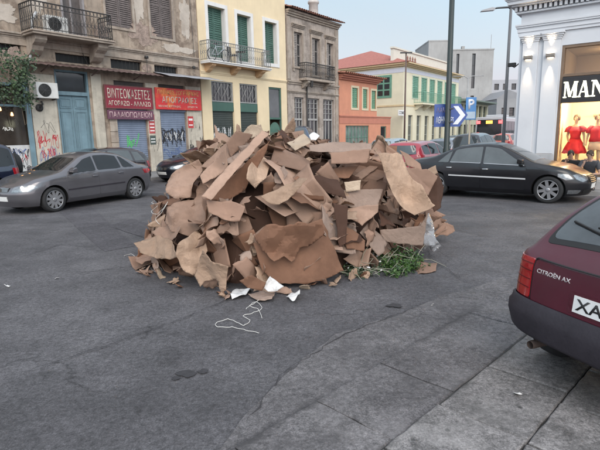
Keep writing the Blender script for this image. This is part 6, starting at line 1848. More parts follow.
def orient(o, P, n, spin, r, jitter=.5):
    z = (n + Vector((r.gauss(0, jitter), r.gauss(0, jitter), r.gauss(0, jitter)))).normalized()
    q = z.to_track_quat('Z', 'Y').to_matrix() @ Matrix.Rotation(spin, 3, 'Z')
    o.matrix_world = Matrix.Translation(P) @ q.to_4x4()
def zone(x, y, z):
    yf = lerp_pts(FRONT, x)
    if y > yf + 2.15: return 'on the back of the heap'
    if z > 1.35: return 'along the crest of the heap'
    if x < -1.0: return 'on the left flank of the heap'
    if x > 1.0: return 'on the right flank of the heap'
    return 'in the middle of the heap' if z > .5 else 'low at the front of the heap'
HERO_POLYS = []
def in_poly(x, y, P):
    c = False
    for i in range(len(P)):
        (x0, y0), (x1, y1) = P[i - 1], P[i]
        if (y0 > y) != (y1 > y) and x < (x1 - x0) * (y - y0) / (y1 - y0) + x0: c = not c
    return c
R6 = random.Random(78)
KIND = {'flat': ('cardboard_piece', 'bent flat cardboard sheet wedged'), 'panel': ('stiff_cardboard', 'stiff folded piece of a box wedged'), 'kraft': ('wrapping_paper', 'crumpled brown wrapping paper lying'), 'scrap': ('paper_scrap', 'small torn brown scrap caught')}
def bulk(n, style, size, mats, out, ylo=0.0, yhi=1.0, xr=(-2.3, 2.35), aspect=(.5, 1.0), jit=.45):
    for k in range(n):
        for _ in range(40):
            x = R6.uniform(*xr); yf = lerp_pts(FRONT, x); half = 1.95 - .55 * (x / 2.45) ** 2
            t = ylo + (yhi - ylo) * R6.random() ** 1.35
            y = yf + 2 * half * t
            h = heap_h(x, y)
            # even coverage of the steep faces: pick a height fraction instead when near the foot
            if h > .06: break
        w = R6.uniform(*size); hh = w * R6.uniform(*aspect)
        nm, lab = KIND[style]
        o = make_sheet(nm, w, hh, R6.choice(mats), R6, style)
        nrm = heap_n(x, y)
        P = Vector((x, y, h)) + nrm * R6.uniform(*out)
        P.z = max(P.z, .08)
        # keep clear of the big pieces lying on top: what would stick out over them is pushed back into the heap
        cam_p = _R.transposed() @ (P - CAM_O); px, py = 300 + F_PX * cam_p.x / -cam_p.z, 225 - F_PX * cam_p.y / -cam_p.z
        if any(in_poly(px, py, q) for q in HERO_POLYS):
            P = P - nrm * (R6.uniform(.12, .2) if style in ('panel', 'flat') else R6.uniform(.03, .12)); P.z = max(P.z, .05)
        orient(o, P, nrm, R6.uniform(0, 2 * pi), R6, jit * (.45 if h > 1.25 else 1))
        zn = zone(x, y, P.z)
        meta(o, lab + ' ' + zn, 'cardboard' if style in ('flat', 'panel') else 'paper', nm.replace('_', ' ') + ' pieces ' + zn)
HERO_POLYS.append([(338, 246), (420, 238), (424, 272), (338, 284)])     # the green cuttings
# pieces that can be told apart
def hero(name, label, cat, poly, m, Y=None, at=None, yaw=0.0, pitch=.5, style='flat', out=.06, folds=(), flap=None, amp=None, seed=1.0, ground=False, tear=.008, thick=None, f=6.0):
    """one big piece with its own outline, laid in a plane through its place on the heap; yaw/pitch turn its face from the viewer"""
    cx = sum(p[0] for p in poly) / len(poly); cy = sum(p[1] for p in poly) / len(poly)
    HERO_POLYS.append([(cx + (a - cx) * 1.08, cy + (b - cy) * 1.08) for a, b in poly])
    ax_, ay_ = at or (cx, cy)
    if ground: P0 = gnd(ax_, ay_, .02); n = Vector((0, 0, 1))
    else:
        P0 = at_depth(ax_, ay_, Y) if Y else heap_hit(ax_, ay_)
        if P0 is None: P0 = at_depth(ax_, ay_, 7.0)
        d = (CAM_O - P0); d.z = 0; d.normalize()
        n = Matrix.Rotation(yaw, 3, 'Z') @ d
        n = (n * cos(pitch) + Vector((0, 0, 1)) * sin(pitch)).normalized()
        P0 = P0 + n * out
    e1 = Vector((0, 0, 1)).cross(n); e1 = e1.normalized() if e1.length > 1e-3 else Vector((1, 0, 0)); e2 = n.cross(e1)
    L2 = []
    for (px, py) in poly:
        P = on_plane(px, py, n, n.dot(P0)) - P0
        L2.append((P.dot(e1), P.dot(e2)))
    rr = random.Random(int(seed * 97))
    ring = []
    for i in range(len(L2)):
        a, b = Vector(L2[i]), Vector(L2[(i + 1) % len(L2)])
        k = max(1, int((b - a).length / .05)); nn = Vector((-(b - a).y, (b - a).x)); nn = nn.normalized() if nn.length > 1e-6 else nn
        for q in range(k):
            p = a.lerp(b, q / k)
            ring.append(p + nn * (noise.noise(Vector((p.x * 9, p.y * 9, seed))) * tear * 2 + rr.uniform(-tear, tear) * .5) if q else p)
    bm = bmesh.new()
    try: fc = bm.faces.new([bm.verts.new((p.x, p.y, 0)) for p in ring])
    except Exception: return None
    xs = [p.x for p in ring]; ys = [p.y for p in ring]
    for lo, hi, no in ((min(xs), max(xs), (1, 0, 0)), (min(ys), max(ys), (0, 1, 0))):
        kk = max(1, min(34, int((hi - lo) / .024)))
        for k in range(1, kk):
            c = lo + (hi - lo) * k / kk
            bmesh.ops.bisect_plane(bm, geom=bm.verts[:] + bm.edges[:] + bm.faces[:], plane_co=(c * no[0], c * no[1], 0), plane_no=no, dist=1e-5)
    bmesh.ops.triangulate(bm, faces=[q for q in bm.faces if len(q.verts) > 4])
    am = amp * (2.0 if style == 'kraft' else 1.5) if amp is not None else {'flat': .008, 'kraft': .035, 'panel': .003}[style] * (2.1 if style == 'kraft' else 1.6)
    if style == 'kraft' and not ground:
        folds = tuple(folds) + tuple((rr.uniform(0, pi), rr.uniform(-.16, .16), rr.choice((-1, 1)) * rr.uniform(.25, .75)) for _ in range(5))
    elif style == 'flat': folds = tuple(folds) + ((rr.uniform(0, pi), rr.uniform(-.1, .1), rr.choice((-1, 1)) * rr.uniform(.2, .5)),)
    kc = 0 if ground else rr.uniform(.1, .4) * rr.choice((-1, 1)) * (1 if style != 'panel' else .25)
    FO = [(cos(a), sin(a), o, k) for a, o, k in folds]
    for v in bm.verts:
        z = crumple(v.co.x, v.co.y, am, f, seed) + tri_fold(v.co.x, v.co.y, FO) + kc * v.co.x ** 2
        p = Vector((v.co.x, v.co.y, z))
        if flap: p = rot_fold(p, cos(flap[0]), sin(flap[0]), flap[1], flap[2])
        v.co = p
    bm.verts.ensure_lookup_table()
    vs = [tuple(v.co) for v in bm.verts]; bm.verts.index_update(); fs = [tuple(v.index for v in q.verts) for q in bm.faces]
    bm.free()
    o = finish_sheet(name, vs, fs, m, thick or (.005 if style != 'kraft' else .0025))
    o.matrix_world = Matrix.Translation(P0) @ Matrix((e1, e2, n)).transposed().to_4x4()
    return meta(o, label, cat)
CB = 'cardboard'
hero('flattened_box', 'long narrow folded cardboard box leaning diagonally up to the highest point of the heap', CB, [(201, 196), (262, 130), (269, 133), (211, 200)], C_TAN, Y=5.9, at=(235, 165), yaw=-.2, pitch=.8, style='panel', out=.02, seed=1)
hero('flattened_box', 'dark underside flap below the long diagonal box', CB, [(206, 200), (236, 172), (266, 138), (262, 152), (245, 190), (226, 202)], C_RUST, Y=6.05, at=(236, 180), yaw=.25, pitch=-.15, style='panel', out=0, seed=2, folds=((.4, .05, .35),))
hero('cardboard_piece', 'smooth tan cardboard sheet left of the long diagonal box, upper one', CB, [(201, 167), (218, 150), (229, 141), (231, 152), (222, 160), (208, 168)], C_TAN, yaw=-.25, pitch=.6, out=.1, seed=3, style='panel')
hero('cardboard_piece', 'creased tan cardboard sheet left of the long diagonal box, lower one', CB, [(207, 168), (230, 153), (230, 168), (215, 178), (203, 184), (200, 176)], C_TAN, yaw=-.35, pitch=.45, out=.10, seed=4, folds=((1.2, .03, .5),))
hero('cardboard_piece', 'upright brown cardboard piece standing at the top left of the crest', CB, [(226, 143), (236, 131), (250, 136), (243, 146), (231, 157)], C_MAUVE, Y=6.5, yaw=.35, pitch=.15, out=0, seed=5, style='panel', folds=((.2, .02, .6),))
hero('wrapping_paper', 'big smooth kraft paper hood draped over the upper left shoulder of the heap', 'paper', [(160, 178), (177, 166), (195, 157), (198, 168), (194, 178), (189, 197), (178, 201), (169, 194), (166, 186)], C_TAN, Y=6.35, at=(180, 180), yaw=-.5, pitch=.35, style='kraft', out=.05, seed=6, amp=.045, folds=((.3, .0, -.6), (1.7, .05, .4)))
hero('wrapping_paper', 'long kraft paper sheet hanging down the left flank below the paper hood', 'paper', [(189, 175), (201, 168), (205, 184), (200, 200), (205, 214), (200, 226), (188, 236), (172, 232), (163, 222), (167, 208), (178, 200), (188, 196)], C_TAN, yaw=-.45, pitch=.4, style='kraft', out=.12, seed=7, amp=.04, folds=((.2, .08, .6), (.9, -.1, -.35)))
hero('wrapping_paper', 'torn star-shaped pale kraft paper hanging over the foot of the heap', 'paper', [(194, 276), (200, 262), (206, 250), (214, 262), (231, 267), (229, 275), (227, 290), (222, 293), (217, 279), (205, 281), (200, 287)], C_KRAFT, yaw=-.15, pitch=.3, style='kraft', out=.12, seed=8, amp=.02, folds=((.2, .0, .5),))
hero('wrapping_paper', 'crumpled kraft paper bundle at the bottom left corner of the heap', 'paper', [(137, 246), (148, 239), (163, 238), (178, 247), (190, 268), (176, 266), (160, 262), (144, 256)], C_KRAFT, yaw=-.5, pitch=.65, style='kraft', out=.10, seed=9, amp=.06, f=5, folds=((1.2, .0, -.5), (.3, -.1, .4)))
hero('wrapping_paper', 'tall creased kraft paper fold between the corner bundle and the star-shaped paper', 'paper', [(181, 244), (193, 228), (203, 238), (206, 250), (200, 266), (194, 276), (183, 270), (178, 256)], C_KRAFT, yaw=-.25, pitch=.35, style='kraft', out=.14, seed=10, amp=.05, folds=((.1, .0, -.9), (.15, .1, .8)))
hero('wrapping_paper', 'flattened kraft paper wedge on the lower left flank', 'paper', [(150, 230), (170, 224), (186, 236), (180, 246), (160, 240)], C_TAN, yaw=-.4, pitch=.8, style='kraft', out=.10, seed=11, amp=.03)
hero('flattened_box', 'large smooth brown box side standing at the front middle of the heap', CB, [(253, 243), (278, 236), (323, 218), (334, 244), (346, 271), (322, 281), (303, 284), (276, 283), (262, 270)], C_RUST, Y=5.55, at=(300, 255), yaw=.12, pitch=.25, style='panel', out=.0, seed=12, amp=.004, folds=((0.1, .12, -.35),))
hero('wrapping_paper', 'torn paper flap crumpled over the top edge of the large box side', 'paper', [(254, 236), (270, 229), (292, 231), (320, 228), (324, 235), (308, 246), (300, 248), (292, 261), (284, 256), (274, 262), (262, 250)], C_RUST, Y=5.45, at=(286, 244), yaw=.1, pitch=.5, style='kraft', out=.0, seed=13, amp=.05, f=7, tear=.02)
hero('wrapping_paper', 'wide wrinkled kraft paper sheet draped down the right side of the heap', 'paper', [(370, 174), (384, 167), (399, 161), (408, 178), (420, 194), (432, 210), (415, 215), (398, 208), (383, 190)], C_KRAFT, Y=6.55, at=(400, 188), yaw=.3, pitch=.62, style='kraft', out=.0, seed=14, amp=.03, folds=((.6, .05, .25), (.5, -.15, -.35), (.7, .2, -.3)))
hero('cardboard_piece', 'curled brown cardboard strip on the upper right shoulder', CB, [(398, 152), (408, 154), (420, 164), (422, 171), (408, 166)], C_MAUVE, Y=7.0, yaw=.5, pitch=.5, out=.0, seed=15)
hero('cardboard_piece', 'bent brown cardboard sheet on the right shoulder under the curled strip', CB, [(403, 167), (425, 170), (435, 178), (428, 196), (419, 188), (409, 176)], C_MAUVE, Y=6.85, yaw=.5, pitch=.4, out=.0, seed=16, folds=((.7, .0, .6),))
hero('cardboard_piece', 'dark brown curved cardboard piece at the far right edge of the heap', CB, [(427, 194), (436, 173), (446, 187), (442, 207), (434, 212)], C_DARK, Y=7.0, yaw=.4, pitch=.2, out=.0, seed=17, folds=((.1, .0, -.8),))
hero('cardboard_piece', 'small pale cardboard corner sticking up at the right edge of the heap', CB, [(425, 171), (436, 165), (438, 173), (431, 177)], C_KRAFT, Y=7.05, yaw=.3, pitch=.3, out=.0, seed=18)
hero('flattened_box', 'flat pinkish-brown box lid lying on the crest right of centre', CB, [(309, 146), (332, 142), (372, 144), (371, 151), (332, 153), (310, 152)], C_GREY, Y=6.5, at=(340, 148), yaw=.1, pitch=.9, style='panel', out=.0, seed=19)
hero('flattened_box', 'rectangular brown box side facing out below the box lid on the crest', CB, [(330, 153), (370, 149), (367, 163), (331, 164)], C_MAUVE, Y=6.38, at=(350, 157), yaw=.1, pitch=.3, style='panel', out=.0, seed=20)
hero('cardboard_piece', 'orange-brown cardboard flap under the rectangular box side', CB, [(330, 169), (359, 165), (349, 178), (331, 178)], C_RUST, yaw=.15, pitch=.7, out=.10, seed=21, style='panel')
hero('cardboard_piece', 'thin long tan cardboard strip above the pale box end', CB, [(345, 181), (372, 164), (378, 167), (352, 187)], C_TAN, yaw=.2, pitch=.6, out=.13, seed=22, style='panel')
hero('flattened_box', 'wide pale brown box side in the right half of the heap', CB, [(343, 190), (383, 189), (378, 206), (366, 210), (343, 205)], C_GREY, yaw=.2, pitch=.35, style='panel', out=.12, seed=23)
hero('flattened_box', 'small pale box end above the wide pale brown box side', CB, [(344, 182), (361, 180), (360, 190), (346, 192)], C_PALE, yaw=.15, pitch=.1, style='panel', out=.18, seed=24)
hero('wrapping_paper', 'long light kraft sheet lying across the middle of the heap', 'paper', [(262, 202), (282, 190), (300, 183), (309, 187), (296, 195), (279, 205), (270, 206)], C_KRAFT, yaw=-.15, pitch=.75, style='kraft', out=.13, seed=25, amp=.012)
hero('wrapping_paper', 'cream paper sheet standing up from the crest in the middle', 'paper', [(286, 140), (295, 134), (303, 129), (311, 137), (310, 143), (295, 150)], C_PALE, Y=6.75, yaw=-.1, pitch=.45, style='kraft', out=0, seed=26, amp=.015)
hero('wrapping_paper', 'whitish crushed paper on the crest beside the end of the long diagonal box', 'paper', [(241, 135), (252, 128), (261, 125), (263, 131), (252, 139)], C_PALE, Y=6.6, yaw=-.1, pitch=.6, style='kraft', out=0, seed=27, amp=.02)
hero('wrapping_paper', 'small white paper tuft on the crest right of the cream sheet', 'paper', [(309, 136), (314, 131), (320, 135), (316, 141), (311, 141)], C_WHITE, Y=6.8, yaw=0, pitch=.4, style='kraft', out=0, seed=28, amp=.02)
hero('flattened_box', 'grey-brown box side low on the right flank above the green cuttings', CB, [(380, 230), (403, 228), (420, 226), (428, 213), (423, 246), (402, 244), (383, 241)], C_GREY, Y=6.45, at=(403, 236), yaw=.25, pitch=.1, style='panel', out=.0, seed=29)
hero('flattened_box', 'orange-brown folded box between the large box side and the green cuttings', CB, [(343, 224), (353, 229), (366, 240), (364, 251), (347, 249), (341, 238)], C_RUST, Y=5.95, yaw=.2, pitch=.35, style='panel', out=0, seed=30, folds=((.7, .02, -.6),))
hero('cardboard_piece', 'tan cardboard sheet bending down from the wide pale box side', CB, [(348, 206), (378, 205), (378, 212), (362, 226), (350, 217)], C_TAN, yaw=.2, pitch=.4, out=.14, seed=31, folds=((1.3, .02, .5),))
hero('flattened_box', 'dark narrow board standing upright right of the large box side', CB, [(333, 203), (348, 206), (346, 243), (339, 250)], C_DARK, Y=5.85, yaw=.25, pitch=.12, style='panel', out=0, seed=32)
hero('cardboard_piece', 'broad grey-brown cardboard sheet on the left middle slope under the long diagonal box', CB, [(208, 203), (232, 203), (246, 210), (240, 222), (222, 220), (210, 215)], C_MAUVE, yaw=-.15, pitch=.55, out=.1, seed=33, folds=((.5, .0, .5),))
hero('wrapping_paper', 'lavender-grey crumpled paper in the upper middle of the heap', 'paper', [(273, 172), (283, 163), (288, 172), (281, 184), (275, 183)], C_GREY, yaw=-.1, pitch=.3, style='kraft', out=.15, seed=34, amp=.03)
hero('cardboard_piece', 'brown cardboard flap arching over the centre right of the heap', CB, [(296, 183), (318, 175), (338, 180), (346, 200), (334, 196), (316, 188)], C_DARK, yaw=.1, pitch=.5, out=.14, seed=35, folds=((.9, .0, -.5),))
hero('wrapping_paper', 'fan of crumpled kraft paper in the upper left middle', 'paper', [(252, 160), (262, 152), (270, 160), (266, 178), (256, 190), (249, 184)], C_KRAFT, yaw=-.1, pitch=.35, style='kraft', out=.13, seed=36, amp=.04)

bulk(46, 'panel', (.34, .66), [C_MAUVE, C_TAN, C_MAUVE, C_RUST, C_TAN], (-.14, .02), .0, .62, jit=.5)
bulk(70, 'flat', (.26, .6), [C_TAN, C_MAUVE, C_MAUVE, C_RUST, C_GREY, C_TAN], (-.12, .05), .0, .62, jit=.6)
bulk(84, 'kraft', (.2, .44), [C_KRAFT, C_TAN, C_MAUVE, C_RUST, C_TAN, C_KRAFT, C_DARK], (-.08, .06), .0, .6, jit=.5)
bulk(64, 'kraft', (.13, .28), [C_KRAFT, C_TAN, C_MAUVE, C_RUST, C_TAN, C_GREY], (.0, .09), .0, .5, jit=.6)
bulk(120, 'scrap', (.09, .24), [C_TAN, C_DARK, C_RUST, C_MAUVE, C_TAN, C_KRAFT, C_GREY], (-.02, .08), .0, .5, jit=.7)
bulk(26, 'panel', (.5, .9), [C_MAUVE, C_TAN, C_RUST], (-.08, .02), .58, .96, jit=.4)
bulk(20, 'kraft', (.4, .7), [C_KRAFT, C_TAN, C_MAUVE], (-.04, .03), .55, .96, jit=.4)

# ground litter in front
hero('paper_scrap', 'white paper scrap on the road at the foot of the heap, left of the others', 'paper scrap', [(229, 295), (236, 290), (250, 287), (252, 292), (243, 297), (232, 299)], C_WHITE, ground=True, style='kraft', seed=41, amp=.03, f=8)
hero('paper_scrap', 'pale brown paper scrap on the road under the white cone of paper', 'paper scrap', [(248, 296), (262, 293), (275, 295), (272, 301), (258, 301)], C_GREY, ground=True, style='kraft', seed=42, amp=.03, f=8)
hero('paper_scrap', 'white cone of crushed paper leaning on the front foot of the heap', 'paper scrap', [(264, 287), (270, 276), (276, 280), (284, 286), (277, 291), (268, 291)], C_WHITE, Y=5.12, yaw=0, pitch=.5, style='kraft', out=0, seed=43, amp=.04, f=9)
hero('paper_scrap', 'small white paper scrap lying alone on the road before the large box side', 'paper scrap', [(286, 297), (292, 293), (299, 293), (300, 298), (294, 302), (290, 300)], C_WHITE, ground=True, style='kraft', seed=44, amp=.03, f=9)
hero('cardboard_scrap', 'flat mauve-brown cardboard scrap on the road right of the green cuttings', CB, [(407, 268), (416, 264), (428, 265), (437, 264), (436, 271), (424, 273), (413, 272)], C_MAUVE, ground=True, style='flat', seed=45, amp=.03, f=5)
hero('cardboard_scrap', 'brown cardboard piece poking out at the far right foot of the heap', CB, [(434, 234), (444, 222), (453, 226), (455, 231), (447, 236)], C_MAUVE, Y=7.6, yaw=.4, pitch=.4, style='flat', out=0, seed=46)
hero('cardboard_scrap', 'reddish torn cardboard curl at the front foot of the heap under the large box side', CB, [(240, 285), (252, 278), (266, 283), (262, 291), (248, 290)], C_RUST, Y=5.15, yaw=0, pitch=.5, style='kraft', out=0, seed=47, amp=.035, f=7)
hero('cardboard_scrap', 'small tan cardboard chip on the road right of the large box side', CB, [(334, 281), (341, 277), (341, 280), (336, 284)], C_KRAFT, ground=True, style='flat', seed=48)
R7 = random.Random(5)
for k in range(26):
    x = R7.uniform(-2.2, 1.4); y = lerp_pts(FRONT, x) - R7.uniform(-.02, .22)
    o = make_sheet('paper_scrap', R7.uniform(.06, .16), R7.uniform(.05, .12), R7.choice([C_TAN, C_RUST, C_MAUVE, C_KRAFT, C_PALE]), R7, 'scrap')
    orient(o, Vector((x, y, .03)), Vector((0, 0, 1)), R7.uniform(0, 6), R7, .3)
    meta(o, 'tiny torn brown scrap scattered on the road along the front foot of the heap', 'paper scrap', 'scraps scattered along the foot of the heap')
for i, (px, py) in enumerate(((57, 279), (8, 287), (432, 307), (517, 395))):
    P = gnd(px, py); rr = random.Random(i + 50)
    if px > 500: P = gnd(px, py, PAV_Z)
    o = make_sheet('litter_scrap', rr.uniform(.03, .06), rr.uniform(.02, .05), C_WHITE, rr, 'scrap')
    orient(o, Vector((P.x, P.y, P.z + .015)), Vector((0, 0, 1)), rr.uniform(0, 6), rr, .15)
    meta(o, 'tiny white litter scrap lying alone on the open asphalt', 'litter', 'tiny white scraps on the open road')

# twine
TW = pm('white_twine', (.62, .60, .56), .8, .1, 20, .1)
def twine(name, label, pts, z=.012, Y=None, r=.0028, heapside=False):
    P = []
    for (px, py) in pts:
        q = (heap_hit(px, py) if heapside else None)
        if q is not None: q = q + heap_n(q.x, q.y) * .16
        P.append(q if q is not None else gnd(px, py, z))
    sm = []
    for i in range(len(P) - 1):
        p0, p1, p2, p3 = P[max(i - 1, 0)], P[i], P[i + 1], P[min(i + 2, len(P) - 1)]
        for k in range(6):
            t = k / 6; sm.append(.5 * ((2 * p1) + (p2 - p0) * t + (2 * p0 - 5 * p1 + 4 * p2 - p3) * t * t + (3 * p1 - p0 - 3 * p2 + p3) * t ** 3) + Vector((0, 0, .004 * sin(i * 2.1 + k))))
    mb = MB(); mb.tube(sm + [P[-1]], r, 5); o = mb.build(name, TW); return meta(o, label, 'string')
twine('string', 'thin white string looping over the asphalt in front of the heap', [(262, 318), (258, 309), (250, 306), (256, 302), (262, 308), (252, 313), (243, 316), (250, 320), (244, 325), (236, 322), (228, 319), (216, 323), (218, 327), (232, 327), (246, 330), (259, 333)])
twine('string', 'white string trailing from the bottom left corner of the heap', [(124, 256), (131, 254), (139, 258), (147, 255), (154, 262), (151, 268), (156, 272), (162, 270), (157, 262), (160, 250), (166, 256), (163, 264)])
twine('string', 'tangled white string hanging on the left flank of the heap', [(160, 203), (166, 199), (163, 206), (168, 211), (162, 216), (167, 219), (174, 213), (178, 207), (172, 217), (166, 224), (170, 228)], heapside=True)
twine('string', 'white string end curling at the front foot beside the white scrap', [(262, 296), (256, 302), (249, 306), (246, 309)], z=.03)
# clear plastic wrap at the right foot
FILM = clear_glass('plastic_film', (.86, .87, .88))
_n = FILM.node_tree.nodes; _l = FILM.node_tree.links
_d = _n.new('ShaderNodeBsdfDiffuse'); _d.inputs[0].default_value = (.6, .6, .62, 1)
_x = _n.new('ShaderNodeMixShader'); _x.inputs[0].default_value = .28
_src = _n['Material Output'].inputs['Surface'].links[0].from_socket
_l.new(_src, _x.inputs[1]); _l.new(_d.outputs[0], _x.inputs[2]); _l.new(_x.outputs[0], _n['Material Output'].inputs['Surface'])
rr = random.Random(8)
o = hero('plastic_wrap', 'crumpled clear plastic wrap hanging at the right foot of the heap', 'plastic wrap', [(424, 228), (433, 212), (438, 224), (436, 240), (441, 246), (434, 252), (428, 246), (424, 250), (423, 240)], FILM, Y=6.75, yaw=.3, pitch=.2, style='kraft', out=.0, seed=61, amp=.05, f=9)

# green cuttings
def leaf_cluster(name, m, parent, centres, n, size, r, spread, flat=.6):
    mb = MB()
    for k in range(n):
        c = r.choice(centres)
        p = Vector((c[0] + r.gauss(0, spread), c[1] + r.gauss(0, spread), max(.015, c[2] + r.gauss(0, spread * flat))))
        d = Vector((r.gauss(0, 1), r.gauss(0, 1), r.gauss(0, .6))).normalized(); up = Vector((r.gauss(0, .6), r.gauss(0, .6), 1)).normalized()
        s = d.cross(up).normalized(); ln = size * r.uniform(.6, 1.3); wd = ln * r.uniform(.28, .42)
        nn = s.cross(d).normalized()
        mb.add([p, p + d * ln * .45 + s * wd + nn * wd * .3, p + d * ln - nn * ln * .1, p + d * ln * .45 - s * wd + nn * wd * .3], [(0, 1, 2), (0, 2, 3)])
    return mb.build(name, m, parent, clean=False)
cut = empty('leafy_cuttings', gnd(380, 262), 0, 'pile of freshly cut leafy green branches at the foot of the heap', 'cut branches')
o0 = Vector(cut.location); rr = random.Random(21)
cen_d, cen_l, tw = [], [], MB()
for k in range(120):
    px = rr.uniform(340, 416); top = 246 + abs(px - 385) * .12
    py = rr.uniform(top + 6, 275 - max(0, (px - 395)) * .3)
    P = gnd(px, py) - o0; P = P + Vector((0, -.08, 0)); P.z = max(.02, (275 - py) / 30 * rr.uniform(.05, .26))
    (cen_l if px > 380 else cen_d).append(P)
LEAF_D = pm('leaf_dark', (.035, .065, .028), .6, .5, 14, 0); LEAF_L = pm('leaf_light', (.06, .125, .028), .5, .45, 12, 0); LEAF_G = pm('leaf_grey', (.12, .15, .09), .6, .4, 12, 0)
leaf_cluster('leaves', LEAF_D, cut, cen_d, 1500, .036, rr, .06); leaf_cluster('leaves', LEAF_L, cut, cen_l, 1100, .055, rr, .055); leaf_cluster('leaves', LEAF_G, cut, cen_d + cen_l[:20], 700, .034, rr, .07); leaf_cluster('leaves', LEAF_D, cut, cen_l, 900, .04, rr, .06)
for k in range(80):
    a = Vector(rr.choice(cen_d + cen_l)); d = Vector((rr.gauss(0, 1), rr.gauss(0, .5), rr.gauss(.1, .25))).normalized() * rr.uniform(.2, .5)
    tw.tube([a, a + d * .5 + Vector((0, 0, rr.uniform(.0, .07))), a + d + Vector((0, 0, -.02))], [.006, .004, .0025], 4)
tw.build('twig', pm('pale_twig', (.30, .29, .22), .7, .3, 9, 0), cut)
wf = MB()
for k in range(40):
    c = Vector(rr.choice(cen_d)) + Vector((rr.gauss(0, .05), rr.gauss(0, .05), .06)); wf.add([c, c + Vector((.02, 0, .012)), c + Vector((.012, .02, .02)), c + Vector((-.012, .015, .012))], [(0, 1, 2), (0, 2, 3)])
wf.build('pale_blossom', C_WHITE, cut, clean=False)

# climbing plant hanging over the canopy at the far left
ivy = empty('climbing_plant', oldb.matrix_basis @ Vector((8.0, -.5, 4.2)), RZ_U, 'leafy green climbing plant hanging over the dark shop window at the left', 'plant')
rr = random.Random(31); cen = []
for k in range(90):
    x = rr.uniform(-3.0, .45); lo = -.75 + .35 * sin(x * 2.3) + (.2 if x < -1 else 0)
    cen.append((x, rr.gauss(-.25, .16), rr.uniform(lo, .85 - .25 * abs(x - .3) * .5)))
for k in range(30): cen.append((rr.uniform(-.4, .4), rr.gauss(-.4, .12), rr.uniform(-1.1, .6)))
leaf_cluster_z = lambda nm, m, n, s: None
def ivy_leaves(nm, m, n, s):
    mb = MB()
    for k in range(n):
        c = rr.choice(cen); p = Vector(c) + Vector((rr.gauss(0, .12), rr.gauss(0, .1), rr.gauss(0, .12)))
        d = Vector((rr.gauss(0, .7), rr.gauss(-.3, .5), rr.gauss(-.7, .5))).normalized(); up = Vector((rr.gauss(0, .4), -1, rr.gauss(.4, .4))).normalized()
        sd = d.cross(up).normalized(); ln = s * rr.uniform(.6, 1.3); wd = ln * .42; nn = sd.cross(d)
        mb.add([p, p + d * ln * .4 + sd * wd + nn * wd * .25, p + d * ln, p + d * ln * .4 - sd * wd + nn * wd * .25], [(0, 1, 2), (0, 2, 3)])
    mb.build(nm, m, ivy, clean=False)
ivy_leaves('leaves', pm('ivy_leaf', (.03, .055, .024), .55, .5, 7, 0), 1700, .10); ivy_leaves('leaves', pm('ivy_leaf_light', (.055, .095, .035), .55, .4, 7, 0), 520, .10)
st2 = MB()
for k in range(14):
    x = rr.uniform(-2.5, .4); st2.tube([(x, -.1, -2.0 + rr.uniform(0, 1)), (x + rr.gauss(0, .1), -.2, -.5), (x + rr.gauss(0, .25), -.3, .5)], .012, 4)
st2.build('stem', pm('ivy_stem', (.12, .09, .06), .8, .2), ivy)
